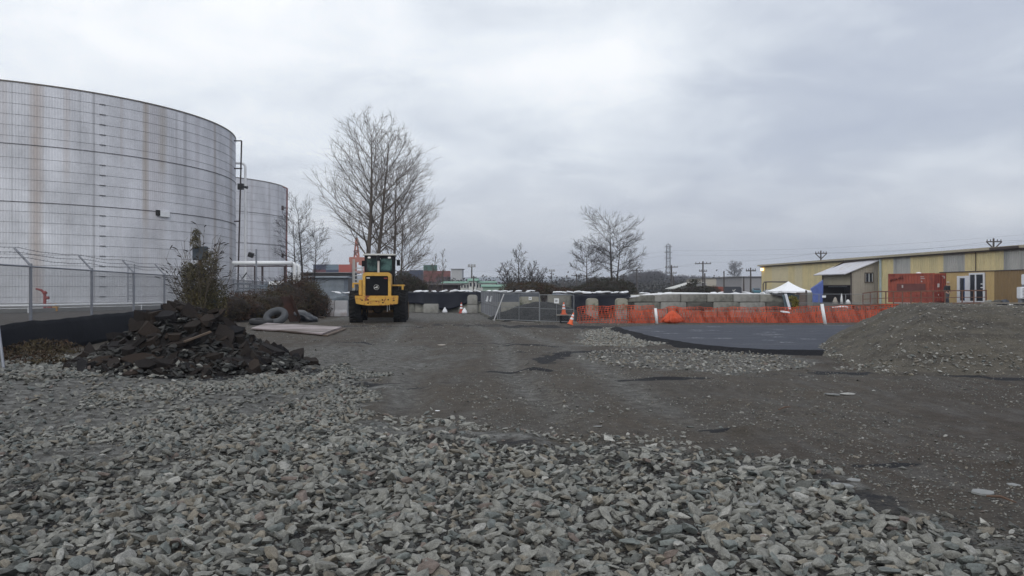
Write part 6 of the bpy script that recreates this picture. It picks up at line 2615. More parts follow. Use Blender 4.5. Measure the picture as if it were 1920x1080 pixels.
# white air conditioner units at the right edge
for (x, y, w_, h_, lb) in ((1916, 549, .95, .85, 'lower white air conditioner unit at the right edge before the tan wall'), (1922, 524, .55, .75, 'upper white air conditioner unit at the right edge before the tan wall')):
    D = 58
    p = P(x, D, y)
    e = thing('air_conditioner', lb, 'air conditioner', (p.x + w_ / 4, D, p.z))
    mb = MB()
    mb.box((0, 0, 0), (w_, .5, h_))
    mb.build('casing', white_t, e, bevel=.04)
    mb = MB()
    for k in range(7):
        mb.box((0, -.262, -h_ * .38 + k * h_ * .12), (w_ * .74, .02, h_ * .045))
    mb.build('louvre', mat('louvre_grey', (0.12, 0.12, 0.12), .6), e)
    mb = MB()
    mb.box((-w_ * .35, .1, -h_ / 2 - (p.z - h_ / 2) / 2), (.08, .3, max(.02, p.z - h_ / 2)))
    mb.box((w_ * .35, .1, -h_ / 2 - (p.z - h_ / 2) / 2), (.08, .3, max(.02, p.z - h_ / 2)))
    mb.build('stand', galv, e)


# ------------------------------------------------------------------ containers
def container_mesh(mb, L, W, H_, rib=.28, dep=.035):
    """local: x along length, origin at bottom centre"""
    for sgn in (-1, 1):
        k = int(L / rib)
        pts = []
        for i in range(k):
            s_ = -L / 2 + .08 + (L - .16) * i / k
            w_ = (L - .16) / k
            pts += [(s_, 0), (s_ + w_ * .35, 0), (s_ + w_ * .5, dep), (s_ + w_ * .85, dep)]
        pts.append((L / 2 - .08, 0))
        vs = []
        for s_, o_ in pts:
            yv = sgn * (W / 2 - o_ - .01)
            vs += [(s_, yv, .14), (s_, yv, H_ - .1)]
        mb.add(vs, [(2 * i, 2 * i + 2, 2 * i + 3, 2 * i + 1) for i in range(len(pts) - 1)])
        mb.bar((-L / 2, sgn * (W / 2 - .05), H_ - .06), (L / 2, sgn * (W / 2 - .05), H_ - .06), .1, .12)
        mb.bar((-L / 2, sgn * (W / 2 - .05), .08), (L / 2, sgn * (W / 2 - .05), .08), .1, .16)
        for ex_ in (-1, 1):
            mb.box((ex_ * (L / 2 - .06), sgn * (W / 2 - .06), H_ / 2), (.14, .14, H_))
    mb.box((0, 0, H_ - .05), (L - .1, W - .1, .04))
    mb.box((0, 0, .1), (L - .1, W - .1, .06))
    mb.box((L / 2 - .06, 0, H_ / 2), (.06, W - .2, H_ - .1))
    mb.box((-L / 2 + .06, 0, H_ / 2), (.06, W - .2, H_ - .1))


redc = mat('container_red', (0.30, 0.062, 0.034), .6, 0, .12, 2, col2=(0.20, 0.040, 0.028), cut=.56, c2scale=.9)
cD = 68.4
th_ = R(60)
CL, CW, CH = 4.3, 1.75, 2.56
corner = P(1751, cD)
ud = Vector((-math.cos(th_), math.sin(th_), 0))
vd = Vector((math.sin(th_), math.cos(th_), 0))
cc_ = corner + ud * CL / 2 + vd * CW / 2
rc = thing('shipping_container', 'rusty red shipping container with graffiti behind the railed walkway', 'shipping container', (cc_.x, cc_.y, .42), math.atan2(-ud.y, -ud.x))
mb = MB()
container_mesh(mb, CL, CW, CH)
body = mb.build('body', redc, rc)
# doors on the right (+x) end
mb = MB()
for s_ in (-1, 1):
    mb.box((CL / 2 + .03, s_ * CW * .235, CH / 2), (.05, CW * .44, CH - .25))
dd_ = mb.build('door', mat('container_door', (0.17, 0.028, 0.024), .6, 0, .15, 3), rc)
mb = MB()
for s_ in (-.6, -.25, .25, .6):
    mb.bar((CL / 2 + .08, s_ * CW / 2, .15), (CL / 2 + .08, s_ * CW / 2, CH - .12), .035)
mb.build('lock_bar', redc, dd_)
mb = MB()
for (s_, z, w_, h_) in ((-.45, 1.5, .3, .32), (-.45, .7, .12, .1), (.5, 2.2, .14, .2), (.3, 2.3, .3, .05)):
    mb.box((CL / 2 + .105, s_ * CW / 2, z), (.01, w_, h_))
mb.build('placard', mat('faded_white', (0.45, 0.42, 0.42), .7), dd_)
# markings on the near long side (local -y side faces the camera)
ysd = -CW / 2 - .006
mb = MB()
for (s_, z, w_, h_) in ((.05, 1.35, 2.7, .62),):
    mb.box((s_, ysd, z), (w_, .008, h_))
mb.build('painted_band', mat('dull_maroon', (0.13, 0.04, 0.034), .7, 0, .2, 3), body)
mb = MB()
for (s_, z, w_, h_) in ((-.75, 1.42, .14, .24), (1.1, 2.25, .34, .05), (1.15, 2.1, .36, .06), (1.05, 1.85, .12, .12)):
    mb.box((s_, ysd - .01, z), (w_, .008, h_))
mb.build('marking', mat('faded_white', (0, 0, 0)), body)
mb = MB()
rr_ = random.Random(5)
xq = -1.95
zq = 1.95
while xq < -.75:
    h_ = rr_.uniform(.1, .3)
    mb.bar((xq, ysd - .012, zq - h_ / 2), (xq + rr_.uniform(-.03, .08), ysd - .012, zq + h_ / 2), .035, .01)
    mb.bar((xq, ysd - .014, zq - h_ / 2), (xq + .12, ysd - .014, zq + rr_.uniform(-.12, .12)), .03, .01)
    xq += .13
    zq += .03
mb.build('graffiti', blk, body)
mb = MB()
mb.lathe([(0, 0), (.22, 0), (.2, .12), (0, .16)], 12, (0, .3, CH - .02))
mb.build('roof_vent', white_p, rc)

# distant stacked containers
FC = [('navy', (0.018, 0.026, 0.065)), ('maroon', (0.11, 0.018, 0.022)), ('blue grey', (0.12, 0.17, 0.21)), ('orange red', (0.34, 0.05, 0.022)), ('rust brown', (0.15, 0.03, 0.018)),
      ('purple brown', (0.06, 0.022, 0.035)), ('green', (0.03, 0.10, 0.075)), ('dark grey', (0.025, 0.022, 0.03))]
cmesh = {}
mbc = MB()
container_mesh(mbc, 6.06, 2.44, 2.59, .45, .06)
proto_c = None
for nm_c, cc in FC:
    me = bpy.data.meshes.new('stacked_container')
    me.from_pydata(mbc.v, [], mbc.f)
    bm = bmesh.new()
    bm.from_mesh(me)
    bmesh.ops.recalc_face_normals(bm, faces=bm.faces)
    bm.to_mesh(me)
    bm.free()
    me.materials.append(mat('paint_' + nm_c.replace(' ', '_'), cc, .65, 0, .15, .6))
    cmesh[nm_c] = me


def stack(px, D, cols_, where, rz=0.0, z0=0.0, s_=1.0):
    """cols_ from the top down"""
    n_ = len(cols_)
    for k, cn_ in enumerate(cols_):
        o = bpy.data.objects.new('stacked_container', cmesh[cn_])
        p = P(px, D)
        o.location = (p.x, D, z0 + (n_ - 1 - k) * 2.6 * s_)
        o.rotation_euler = (0, 0, rz)
        o.scale = (s_, s_, s_)
        COL.objects.link(o)
        lv = ['topmost', 'second from top', 'third from top', 'fourth from top', 'fifth from top'][k]
        tag(o, '%s shipping container, %s of the distant stack %s' % (cn_, lv, where), 'shipping container', 'distant stacked shipping containers')


stack(600, 395, ['navy', 'maroon', 'dark grey', 'rust brown', 'navy'], 'nearest the tank pipes', z0=.3)
stack(624, 395, ['blue grey', 'navy', 'dark grey', 'dark grey', 'maroon'], 'left of the crane stack', z0=.3)
stack(648, 385, ['orange red', 'orange red', 'green', 'dark grey', 'navy'], 'beside the orange crane', z0=0)
stack(757, 380, ['dark grey', 'dark grey', 'dark grey', 'rust brown'], 'right behind the loader cab', z0=-.6)
stack(781, 370, ['navy', 'navy', 'purple brown', 'purple brown'], 'beside it', z0=-.4)
stack(807, 365, ['green', 'rust brown', 'rust brown', 'purple brown', 'navy'], 'below the leaning sapling', z0=-.8)
stack(832, 360, ['rust brown', 'purple brown', 'purple brown', 'navy'], 'nearest the pale square building', z0=-1.0)

# orange gantry crane
ocm = mat('crane_orange', (0.34, 0.10, 0.055), .7, 0, .1, .5)
crn = thing('gantry_crane', 'orange port crane rising behind the cottonwood trunks', 'crane', P(668, 420))
bx, by = crn.location.x, crn.location.y
mb = MB()
for (x0, y0_, x1, y1_, w_) in ((659, 560, 659, 482, 1.6), (684, 560, 684, 500, 1.3)):
    for dy_ in (0, 10):
        a_, b2 = P(x0, 420, y0_), P(x1, 420, y1_)
        mb.bar((a_.x - bx, dy_, 0), (b2.x - bx, dy_, b2.z), w_)
mb.build('leg', ocm, crn)
mb = MB()
mb.bar(loc(P(655, 420, 487)), loc(P(690, 420, 487)), 1.8, 2.6)
mb.bar(loc(P(655, 420, 510)), loc(P(690, 420, 510)), 1.4)
mb.build('girder', ocm, crn)
mb = MB()
for (x0, y0_, x1, y1_) in ((664, 485, 668, 446), (673, 485, 669, 446), (664, 470, 672, 470), (665, 460, 671, 460), (664, 478, 673, 470), (672, 485, 664, 470)):
    mb.bar(loc(P(x0, 420, y0_)), loc(P(x1, 420, y1_)), .8)
mb.build('mast', ocm, crn)
mb = MB()
mb.bar(loc(P(674, 420, 492)), loc(P(686, 420, 496)), 3, 2.5)
mb.build('cabin', ocm, crn)
# pale lattice rack in front of it
lr = thing('lattice_tower', 'pale steel lattice scaffold left of the loader cab', 'scaffold', P(670, 110))
bx, by = lr.location.x, lr.location.y
pwm = mat('pale_steel', (0.42, 0.42, 0.40), .6, 0, .15, 1)
mb = MB()
for px in (662, 664.5, 679):
    mb.bar(loc(P(px, 110, 560)), loc(P(px, 110, 486 if px < 670 else 498)), .13)
mb.build('upright', pwm, lr)
mb = MB()
for y in (503, 510, 517, 524, 530):
    mb.bar(loc(P(662, 110, y)), loc(P(681, 110, y - .5)), .12)
mb.build('crossbar', pwm, lr)

# ------------------------------------------------------------------ distant buildings
grn = mat('green_roof', (0.14, 0.27, 0.20), .7, 0, .08, .5)
wht = mat('far_white', (0.50, 0.50, 0.47), .8, 0, .08, .5)


def house(name, label, px0, px1, D, ytop, yeave, m_w, m_r, depth=14, cat='building', windows=0, rz=0):
    a_, b2 = P(px0, D), P(px1, D)
    L = b2.x - a_.x
    ze_, zr2 = P(px0, D, yeave).z, P(px0, D, ytop).z
    e = thing(name, label, cat, ((a_.x + b2.x) / 2, D, 0), rz)
    mb = MB()
    mb.box((0, depth / 2, ze_ / 2), (L, depth, ze_))
    mb.build('wall', m_w, e)
    mb = MB()
    o_ = .5
    hz2 = max(zr2 - ze_, .15)
    mb.prism([(-o_, ze_ + .01), (depth + o_, ze_ + .01), (depth + o_, ze_ + .12), (depth / 2, ze_ + hz2 + .1), (-o_, ze_ + .12)], 'x', -L / 2 - o_, L / 2 + o_)
    mb.build('roof', m_r, e)
    for k in range(windows):
        x = -L / 2 + L * (k + .5) / windows
        mb = MB()
        mb.box((x, -.04, ze_ * .72), (L / windows * .5, .1, ze_ * .28))
        mb.build('window', darkg, e)
    return e


house('green_roofed_hall', 'long white hall with green roof and a row of dark windows, right part', 893, 928, 230, 527.5, 530.5, wht, grn, 12, windows=7)
house('green_roofed_hall', 'long white hall with green roof and a row of dark windows, left part', 830, 880, 232, 528, 531, wht, grn, 12, windows=9)
house('gabled_house', 'white gabled house joining the two green roofed halls', 879, 893, 226, 522.5, 527, wht, grn, 10, windows=2)
house('green_shed', 'low pale green shed in front of the green roofed hall', 905, 946, 200, 534, 538, mat('pale_green_wall', (0.24, 0.33, 0.26), .8), grn, 8)
house('pale_block_building', 'pale grey square building right of the stacked containers', 846, 866, 330, 504, 504.5, mat('far_grey', (0.36, 0.36, 0.36), .8), mat('far_trim', (0.2, 0.2, 0.2), .8), 12)
house('brown_shed', 'long low dark brown shed behind the navy tarp', 752, 858, 105, 533, 535, mat('brown_wall', (0.055, 0.042, 0.045), .85, 0, .15, .6), mat('brown_roof', (0.06, 0.05, 0.052), .85), 6)
house('dark_long_shed', 'long dark flat shed below the left stacked containers', 545, 650, 150, 511, 512, mat('dark_shed_wall', (0.075, 0.068, 0.066), .85), mat('far_trim', (0, 0, 0)), 10)
house('grey_block_wall', 'row of blue grey concrete bays below the dark flat shed', 562, 645, 120, 520.5, 521, mat('bluegrey_bay', (0.20, 0.23, 0.26), .8, 0, .35, .8, streak=(1, 1, 1)), mat('bluegrey_bay', (0, 0, 0)), 3, 'wall')
house('pale_warehouse', 'pale cream flat warehouse behind the railcars', 1323, 1392, 230, 520.5, 521.5, mat('cream_wall', (0.42, 0.385, 0.32), .8, 0, .05, .3), mat('far_trim', (0, 0, 0)), 25)
house('grey_warehouse', 'grey flat warehouse between the pale warehouse and the yellow one', 1391, 1450, 200, 518, 519, mat('grey_wall', (0.24, 0.235, 0.24), .8, 0, .05, .3), mat('far_trim', (0, 0, 0)), 25)
wr = thing('white_roofed_shed', 'low shed with white sloping roof left of the pale warehouse', 'shed', P(1285, 170))
bx, by = wr.location.x, wr.location.y
mb = MB()
a_, b2, c_ = P(1266, 170, 540), P(1303, 170, 529), P(1325, 170, 529)
mb.prism([(a_.x - bx, 0), (c_.x - bx, 0), (c_.x - bx, c_.z - .3), (b2.x - bx, b2.z - .3), (a_.x - bx, a_.z - .3)], 'y', 0, 8)
mb.build('wall', mat('far_grey', (0, 0, 0)), wr)
mb = MB()
mb.prism([(a_.x - bx - .5, a_.z - .22), (b2.x - bx, b2.z - .12), (c_.x - bx, c_.z - .12), (c_.x - bx, c_.z), (b2.x - bx, b2.z), (a_.x - bx - .5, a_.z - .1)], 'y', -.5, 8.5)
mb.build('roof', wht, wr)
# railcars
for (x0, x1, cc, lb) in ((1300, 1330, (0.05, 0.02, 0.02), 'dark maroon railcar, leftmost of the three before the pale warehouse'), (1330, 1358, (0.22, 0.045, 0.025), 'orange red railcar in the middle of the three before the pale warehouse'), (1358, 1391, (0.022, 0.025, 0.035), 'black railcar with a small white mark before the pale warehouse')):
    D = 150
    e = thing('railcar', lb, 'railcar', P((x0 + x1) / 2, D), 0, 'railcars before the pale warehouse')
    L = (x1 - x0) * D / 1500 - .1
    zt_ = P(x0, D, 537.5).z
    mb = MB()
    mb.prism([(-L / 2, .45), (L / 2, .45), (L / 2, zt_ - .25), (L / 2 - .25, zt_), (-L / 2 + .1, zt_), (-L / 2, zt_ - .1)], 'y', 0, 2.4)
    mb.build('body', mat('railcar_' + lb[:5].strip(), cc, .6, 0, .1, 1), e)
    for s_ in (-.32, .32):
        mb = MB()
        for ss in (-.4, .4):
            mb.lathe([(0, 0), (.42, 0), (.42, .12), (0, .12)], 14, (s_ * L + ss, .1, .42), 'y')
        mb.build('bogie', blk, e)
    if 'black' in lb:
        mb = MB()
        mb.prism([(-.15, 1.3), (.1, 1.0), (.5, 1.45), (.4, 1.5), (.1, 1.2), (-.05, 1.4)], 'y', -.02, -.005)
        mb.build('marking', wht, e)


# ------------------------------------------------------------------ cars behind the wall
def car(label, px, D, cc, rz, z=-.2, s_=1.0):
    e = thing('parked_car', label, 'car', (P(px, D).x, D, z), rz)
    pm = mat('car_' + str(cc), cc, .25, .1, .03, 1)
    L, W = 4.4 * s_, 1.75
    mb = MB()
    prof = [(-L / 2, .35), (-L / 2, .8), (-L / 2 + .2, .88), (-L * .25, .95), (-L * .1, 1.38), (L * .18, 1.45), (L * .38, 1.0), (L / 2 - .05, .92), (L / 2, .7), (L / 2, .35)]
    k = len(prof)
    vs = []
    for sg in (-1, 1):
        for (x, z_) in prof:
            t_ = .82 if z_ > 1.1 else 1.0
            vs.append((x, sg * W / 2 * t_, z_))
    mb.add(vs, [tuple(range(k)), tuple(range(2 * k - 1, k - 1, -1))] + [(i, i + k, (i + 1) % k + k, (i + 1) % k) for i in range(k)])
    mb.build('body', pm, e, bevel=.03)
    mb = MB()
    for sg in (-1, 1):
        y1_ = sg * (W / 2 * .83 + .03)
        y0_ = sg * (W / 2 * .97 + .01)
        mb.add([(-L * .2, y0_, 1.0), (L * .32, y0_, 1.02), (L * .17, y1_, 1.37), (-L * .09, y1_, 1.33)], [(0, 1, 2, 3)])
    for (x0, x1) in ((-L * .255, -L * .115), (L * .375, L * .19)):
        mb.add([(x0, -W * .42, .98), (x0, W * .42, .98), (x1, W * .38, 1.38), (x1, -W * .38, 1.38)], [(0, 1, 2, 3)])
    mb.build('window', darkg, e)
    for x in (-L * .31, L * .31):
        for sg in (-1, 1):
            mb = MB()
            mb.lathe([(0, -.1), (.2, -.1), (.22, -.11), (.33, -.1), (.33, .1), (.22, .11), (.2, .1), (0, .1)], 18, (x, sg * W / 2 * .93, .33), 'y')
            mb.build('wheel', black, e)
    return e


car('teal car parked beyond the right part of the block wall', 1418, 185, (0.03, 0.13, 0.17), R(80), .25)
car('silver car whose roof shows above the block wall before the railcars', 1316, 118, (0.35, 0.37, 0.40), 0, -.25)
car('black car behind the right end of the block wall', 1447, 100, (0.012, 0.013, 0.016), R(8), .12)


# ------------------------------------------------------------------ poles, masts, wires
def upole(label, px, D, ytop, arms=(1,), aw=1.6, r=.14, lamp=False, vee=False, name='utility_pole'):
    zt_ = P(px, D, ytop).z
    e = thing(name, label, 'utility pole', P(px, D))
    mb = MB()
    mb.tube([(0, 0, 0), (0, 0, zt_)], [r * 1.2, r * .8], 8)
    mb.build('pole', wpole, e)
    for k, a_ in enumerate(arms):
        mb = MB()
        z = zt_ - .5 - k * 1.5 * aw / 1.6
        w_ = aw * a_
        mb.bar((-w_, -.1, z), (w_, -.1, z), .16)
        if vee:
            mb.bar((-w_, -.12, z), (0, -.12, z - w_ * .95), .14)
            mb.bar((w_, -.12, z), (0, -.12, z - w_ * .95), .14)
        ca = mb.build('crossarm', wpole, e)
        mb = MB()
        for s_ in (-.9, -.45, .45, .9):
            mb.lathe([(.0, 0), (.08, .02), (.06, .15), (.09, .2), (0, .3)], 8, (w_ * s_, -.1, z + .08))
        mb.build('insulator', mat('insulator', (0.1, 0.1, 0.1), .4), ca)
    if lamp:
        mb = MB()
        for s_ in (-1.1, 0, 1.1):
            mb.box((s_, -.3, zt_), (.9, .4, 1.0))
        mb.bar((-1.6, 0, zt_ - .5), (1.6, 0, zt_ - .5), .25)
        mb.build('lamp_array', mat('lamp_grey', (0.3, 0.3, 0.3), .5), e)
    return e


upole('pole with one crossarm, left of a pair on the hazy skyline beside the bramble mound', 1081, 250, 514, (1,), 1.7, .22)
upole('pole with one crossarm, right of a pair on the hazy skyline beside the bramble mound', 1100, 260, 514, (1,), 1.7, .22)
upole('short bare pole on the skyline left of the crossarm pair', 1056, 250, 525, (), 1, .18)
upole('crossarm pole standing before the far wood right of the lone tree', 1194, 200, 504, (1, .6), 1.6, .18)
upole('pole with two crossarms directly right of the lattice tower', 1259, 190, 497, (1, .8), 1.5, .2)
upole('stub pole right of the lattice tower before the far wood', 1263, 190, 518, (), 1, .18)
upole('tall pole with two crossarms left of the pale warehouse', 1318, 170, 490, (1, .5), 1.7, .18)
upole('stub pole beside the tall two crossarm pole', 1321.5, 168, 512, (), 1, .16)
upole('plain thin pole before the middle of the pale warehouse', 1357.5, 140, 508, (), 1, .12)
upole('plain short pole before the right end of the pale warehouse', 1394.5, 130, 519, (), 1, .13)
upole('pole with a small top crossarm left of the yellow warehouse corner', 1407.5, 130, 502, (1,), .8, .13)
upole('power pole with braced crossarm rising behind the middle of the yellow warehouse roof', 1539, 150, 470, (1,), 1.1, .16, vee=True)
upole('power pole with braced crossarm rising behind the right part of the yellow warehouse roof', 1863, 120, 447, (1,), 1.15, .16, vee=True)
upole('dark crossarm pole in front of the green roofed hall', 888, 210, 517, (.5,), 1.5, .18)
upole('pale floodlight mast above the green roofed hall', 884.5, 320, 498, (), 1, .3, True, name='light_mast')
upole('faint floodlight mast on the skyline right of the low fanning shrub', 1034.5, 420, 507, (), 1, .3, True, name='light_mast')
upole('small dark pole at the right edge of the bramble mound', 1169, 150, 514, (.4,), 1.3, .12)

# lattice transmission tower
lt = thing('lattice_tower', 'tall steel lattice transmission tower on the skyline', 'transmission tower', P(1253, 340))
stl = mat('tower_steel', (0.13, 0.135, 0.15), .6, .2)
zt_ = P(1253, 340, 459).z
mb = MB()


def tw_(z):
    f = z / zt_
    return 1.9 - 1.1 * min(1, f / .5) if f < .5 else .8 - .15 * (f - .5)


levels = np.linspace(0, zt_, 15)
for (sx_, sy_) in ((-1, -1), (1, -1), (1, 1), (-1, 1)):
    for a, b2 in zip(levels[:-1], levels[1:]):
        mb.bar((sx_ * tw_(a), sy_ * tw_(a), a), (sx_ * tw_(b2), sy_ * tw_(b2), b2), .13)
for a, b2 in zip(levels[:-1], levels[1:]):
    for (p, q) in (((-1, -1), (1, -1)), ((1, -1), (1, 1)), ((1, 1), (-1, 1)), ((-1, 1), (-1, -1))):
        mb.bar((p[0] * tw_(a), p[1] * tw_(a), a), (q[0] * tw_(b2), q[1] * tw_(b2), b2), .05)
        mb.bar((q[0] * tw_(a), q[1] * tw_(a), a), (p[0] * tw_(b2), p[1] * tw_(b2), b2), .05)
        mb.bar((p[0] * tw_(b2), p[1] * tw_(b2), b2), (q[0] * tw_(b2), q[1] * tw_(b2), b2), .12)
mb.build('lattice', stl, lt)
mb = MB()
for z in (zt_ * .72, zt_ * .84, zt_ * .96):
    mb.bar((-1.6, 0, z), (1.6, 0, z), .22)
mb.build('crossarm', stl, lt)
mb = MB()
mb.tube([(0, 0, zt_), (0, 0, zt_ + .8)], .12, 6)
mb.build('antenna', stl, lt)
# power lines
pw = [((700, 500, 520), (1253, 340, 478), (2200, 260, 425)), ((700, 500, 509), (1253, 340, 470), (2200, 260, 410)), ((900, 300, 508), (1318, 170, 492), (1539, 150, 473.5), (1863, 120, 452), (2200, 95, 420)),
      ((1081, 250, 515), (1259, 190, 499), (1318, 170, 493))]
for k, ln in enumerate(pw):
    mb = MB()
    for (a, b2) in zip(ln[:-1], ln[1:]):
        pA, pB = P(a[0], a[1], a[2]), P(b2[0], b2[1], b2[2])
        pts = []
        L = (pB - pA).length
        for i in range(13):
            u = i / 12
            q = pA.lerp(pB, u)
            q.z -= L * .018 * 4 * u * (1 - u)
            pts.append(q)
        mb.tube(pts, .018 if k < 2 else .010, 4)
    tag(mb.build('power_line', mat('cable', (0.08, 0.08, 0.09), .6)), ['lower power line through the lattice tower', 'upper power line through the lattice tower', 'power line strung behind the yellow warehouse roof', 'power line between the left skyline poles'][k], 'power line')

# ------------------------------------------------------------------ far wood
rgw = np.random.default_rng(88)
wm = MB()
for (x0, x1, D, yt0, yt1, n_) in ((1165, 1250, 400, 520, 513, 260), (1180, 1240, 430, 513, 511, 160), (1245, 1330, 460, 518, 522, 200), (1330, 1430, 520, 522, 523, 120), (1040, 1165, 600, 526, 522, 120)):
    for k in range(n_):
        px = rgw.uniform(x0, x1)
        u = (px - x0) / (x1 - x0)
        yt = yt0 + (yt1 - yt0) * u + rgw.normal(0, 1.6)
        Dk = D + rgw.uniform(-15, 25)
        p = P(px, Dk, yt)
        H_ = max(3, p.z)
        wm.tube([(p.x, Dk, 0), (p.x + rgw.normal(0, .3), Dk, H_)], [.16, .05], 3, caps=False)
        for j in range(16):
            zq = H_ * rgw.uniform(.25, .97)
            a = rgw.uniform(0, 2 * PI)
            l_ = H_ * .16 * rgw.uniform(.5, 1.2)
            q0 = Vector((p.x, Dk, zq))
            q1 = q0 + Vector((math.cos(a) * l_, math.sin(a) * l_, l_ * rgw.uniform(.5, 1.3)))
            wm.tube([q0, q1], [.08, .03], 3, caps=False)
            q2 = q0.lerp(q1, .5)
            wm.tube([q2, q2 + Vector((rgw.normal(0, .4), rgw.normal(0, .4), l_ * .6))], [.05, .03], 3, caps=False)
o = wm.build('far_wood', mat('wood_mass', (0.065, 0.058, 0.062), .9, 0, .2, .05), fix=False)
tag(o, kind='stuff')
# low dark scrub line in front of the wood and across the far yard, hides the bare far ground
rgf = np.random.default_rng(5)
n = 42000
px = rgf.uniform(540, 1440, n)
Dk = 260 + 120 * rgf.random(n)
hh = np.abs(rgf.normal(0, 1.0, n)) * (1.2 + 1.5 * fbm(px * .03, Dk * .01, 3))
pp_ = np.stack([(px - 960) * Dk / 1500, Dk, hh * .9], 1)
a = rgf.normal(size=(n, 3))
a /= np.linalg.norm(a, axis=1)[:, None]
b_ = np.cross(a, rgf.normal(size=(n, 3)))
b_ /= np.linalg.norm(b_, axis=1)[:, None]
a *= .5
b_ *= .3
Vq = np.stack([pp_ - a, pp_ - b_, pp_ + a, pp_ + b_], 1).reshape(-1, 3)
o = npmesh('scrub', Vq, np.arange(n * 4).reshape(-1, 4), leafm('far_scrub', (0.035, 0.034, 0.028), (0.05, 0.045, 0.04)), colors=np.repeat(rgf.uniform(.5, 1.5, (n, 1)) * np.ones(3), 4, 0))
tag(o, kind='stuff')

# ------------------------------------------------------------------ far hills
hxs = np.linspace(-2400, 2400, 480)
rows = []
hyv = [2000, 2080, 2180, 2300, 2450, 2600]
for k, yv in enumerate(hyv):
    rdg = (26 + 16 * fbm(hxs * .0016 + 3, hxs * 0 + 1, 4) + 5 * vn(hxs * .03, hxs * 0 + k)) * [0, .35, .65, .9, 1.0, 0][k]
    rows.append(np.stack([hxs, np.full_like(hxs, yv), rdg - (1 if k in (0, 5) else 0)], 1))
V = np.concatenate(rows)
nn = len(hxs)
ii = (np.arange(5)[:, None] * nn + np.arange(nn - 1)[None, :]).ravel()
hm = mat('hill_woods', (0.045, 0.05, 0.05), .9, 0, .4, .02, col2=(0.16, 0.15, 0.14), cut=.62, c2scale=.05, soft=.02)
o = npmesh('hills', V, np.stack([ii, ii + 1, ii + nn + 1, ii + nn], 1), hm, smooth=False)
tag(o, kind='structure')

# ------------------------------------------------------------------ person on the walkway
pm_ = P(1776, 63.4)


def skinned(name, joints, edges, m, parent, sub=2):
    me = bpy.data.meshes.new(name)
    me.from_pydata([j[:3] for j in joints], edges, [])
    me.materials.append(m)
    o = bpy.data.objects.new(name, me)
    COL.objects.link(o)
    o.parent = parent
    sk = o.modifiers.new('skin', 'SKIN')
    sk.use_smooth_shade = True
    sv_ = me.skin_vertices[0].data
    for i, j in enumerate(joints):
        sv_[i].radius = (j[3], j[4] if len(j) > 4 else j[3])
    sv_[0].use_root = True
    ss = o.modifiers.new('sub', 'SUBSURF')
    ss.levels = sub
    ss.render_levels = sub
    return o


pe = thing('person', 'person in dark jacket, grey trousers and pale cap standing by the red container', 'person', (pm_.x, pm_.y, zdeck - .01), R(200))
skinm = mat('skin', (0.42, 0.25, 0.18), .6)
J = [(0, 0, .93, .14, .11), (0, 0, 1.15, .13, .10), (0, .02, 1.38, .15, .10), (0, .02, 1.5, .06, .06), (0, .05, 1.58, .055, .055),
     (.11, 0, .88, .095), (.12, .03, .50, .06), (.13, -.02, .09, .042), (.14, .13, .04, .035),
     (-.11, 0, .88, .095), (-.12, -.04, .50, .06), (-.12, -.10, .09, .042), (-.13, .04, .04, .035),
     (.19, .02, 1.42, .06), (.27, -.02, 1.15, .045), (.22, .15, .95, .033), (.20, .22, .90, .02, .035),
     (-.19, .02, 1.42, .06), (-.27, -.04, 1.15, .045), (-.24, .12, .95, .033), (-.22, .19, .90, .02, .035)]
E_ = [(0, 1), (1, 2), (2, 3), (3, 4), (0, 5), (5, 6), (6, 7), (7, 8), (0, 9), (9, 10), (10, 11), (11, 12), (2, 13), (13, 14), (14, 15), (15, 16), (2, 17), (17, 18), (18, 19), (19, 20)]
# fingers
for (root, sx_) in ((16, 1), (20, -1)):
    for f_ in range(5):
        bq = J[root]
        i0 = len(J)
        o_ = (f_ - 2) * .016
        ln = [.05, .075, .08, .075, .06][f_]
        J.append((bq[0] + o_, bq[1] + .02, bq[2] - .02, .009))
        J.append((bq[0] + o_ * (1.3 if f_ else 2.2), bq[1] + .03 + ln * .4, bq[2] - .02 - ln * .7, .007))
        E_ += [(root, i0), (i0, i0 + 1)]
bdy = skinned('body', J, E_, skinm, pe, 1)
# head with nose and ears
mb = MB()
v0, f0_ = ico(3)
q = v0 * np.array([.078, .098, .12])
q[:, 0] *= 1 - .18 * np.clip(-q[:, 2] / .12, 0, 1)
q[:, 1] += .03 * np.exp(-((q[:, 0] / .018) ** 2 + ((q[:, 2] + .01) / .03) ** 2)) * (q[:, 1] > .05)
q += np.array([0, .07, 1.68])
mb.add([tuple(u) for u in q], [tuple(u) for u in f0_.tolist()])
for s_ in (-1, 1):
    mb.box((s_ * .08, .06, 1.67), (.015, .035, .06))
mb.build('head', skinm, pe, smooth=True)
mb = MB()
for s_ in (-1, 1):
    mb.box((s_ * .03, .163, 1.69), (.022, .008, .01))
mb.box((0, .16, 1.62), (.045, .008, .008))
mb.build('face', blk, pe)
mb = MB()
q = v0[v0[:, 2] > -.99] * np.array([.088, .108, .10])
q[:, 2] = np.maximum(q[:, 2], -.01)
q += np.array([0, .065, 1.715])
mb.add([tuple(u) for u in q], [tuple(u) for u in f0_.tolist()])
mb.box((0, .19, 1.715), (.13, .1, .012))
mb.build('cap', mat('cap_pale', (0.55, 0.52, 0.47), .7), pe, smooth=True)
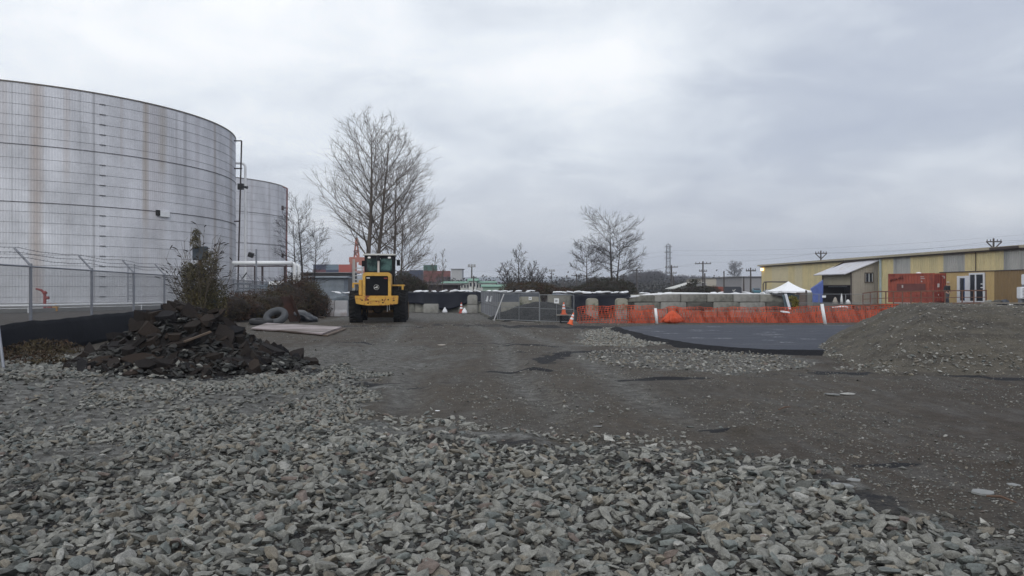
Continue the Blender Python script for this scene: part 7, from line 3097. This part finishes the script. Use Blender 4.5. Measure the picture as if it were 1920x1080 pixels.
skinned('jacket', [(0, 0, .86, .17, .13), (0, 0, 1.12, .165, .13), (0, .02, 1.38, .175, .125), (0, .03, 1.47, .09, .08), (.21, .02, 1.42, .085), (.29, -.02, 1.15, .068), (.235, .13, .985, .055),
                   (-.21, .02, 1.42, .085), (-.29, -.04, 1.15, .068), (-.255, .1, .985, .055)],
        [(0, 1), (1, 2), (2, 3), (2, 4), (4, 5), (5, 6), (2, 7), (7, 8), (8, 9)], mat('jacket_dark', (0.018, 0.018, 0.022), .8), pe)
skinned('trousers', [(0, 0, .93, .155, .125), (.11, 0, .84, .115), (.12, .03, .50, .085), (.13, -.02, .12, .075), (-.11, 0, .84, .115), (-.12, -.04, .50, .085), (-.12, -.10, .12, .075)],
        [(0, 1), (1, 2), (2, 3), (0, 4), (4, 5), (5, 6)], mat('trousers_grey', (0.085, 0.09, 0.10), .85), pe)
mb = MB()
for (x, y) in ((.135, .04), (-.125, -.05)):
    mb.box((x, y, .055), (.10, .28, .10), top=(.8, .75))
mb.build('shoe', mat('shoe_pale', (0.3, 0.28, 0.26), .8), pe, bevel=.02)
o = thing('dark_bag', 'small dark bag standing at the feet of the person on the walkway', 'bag', (P(1776, 62.7).x, 62.7, zdeck - .01))
mb = MB()
mb.box((0, 0, .22), (.3, .2, .42), top=(.8, .8))
mb.build('body', mat('bag_navy', (0.015, 0.018, 0.03), .7), o, bevel=.04)
mb = MB()
mb.tube([(-.08, 0, .42), (-.05, 0, .52), (.05, 0, .52), (.08, 0, .42)], .012, 6)
mb.build('handle', blk, o)

# small litter on the track
for (px, y, w_, lb, m_) in ((828, 646, .13, 'crumpled pale scrap lying on the track beyond the dark blob', mat('rag', (0, 0, 0))), (820, 771, .035, 'white scrap lying just behind the stone bed left of centre', white_p),
                            (931, 743, .03, None, None), (1590, 740, .12, 'flat pale stone chip on the dirt left of the mound foot', M_STONE_O)):
    if lb is None:
        continue
    g_ = G(px, y)
    mb = MB()
    v0, f0_ = ico(2)
    q = v0 * np.array([w_, w_ * .6, w_ * .18]) * (.7 + .6 * fbm(v0[:, 0] * 3 + px, v0[:, 1] * 3, 2))[:, None]
    mb.add([tuple(u) for u in q], [tuple(u) for u in f0_.tolist()])
    o = mb.build('scrap' if m_ is not M_STONE_O else 'stone', m_)
    o.location = (g_.x, g_.y, float(gh(g_.x, g_.y)) + w_ * .12)
    o.color = (.3, .3, .28, 1)
    tag(o, lb, 'scrap' if m_ is not M_STONE_O else 'stone')

# ------------------------------------------------------------------ haze
hzb = MB()
hzb.box((0, 0, 75), (6800, 6800, 153))
hm = bpy.data.materials.new('haze')
hm.use_nodes = True
t = hm.node_tree
for n_ in list(t.nodes):
    t.nodes.remove(n_)
pv = N(t, 'ShaderNodeVolumePrincipled')
pv.inputs['Color'].default_value = (0.80, 0.86, 0.97, 1)
pv.inputs['Density'].default_value = 0.00042
pv.inputs['Anisotropy'].default_value = 0.2
oo = N(t, 'ShaderNodeOutputMaterial')
t.links.new(pv.outputs[0], oo.inputs['Volume'])
o = hzb.build('haze', hm)
tag(o, kind='stuff')
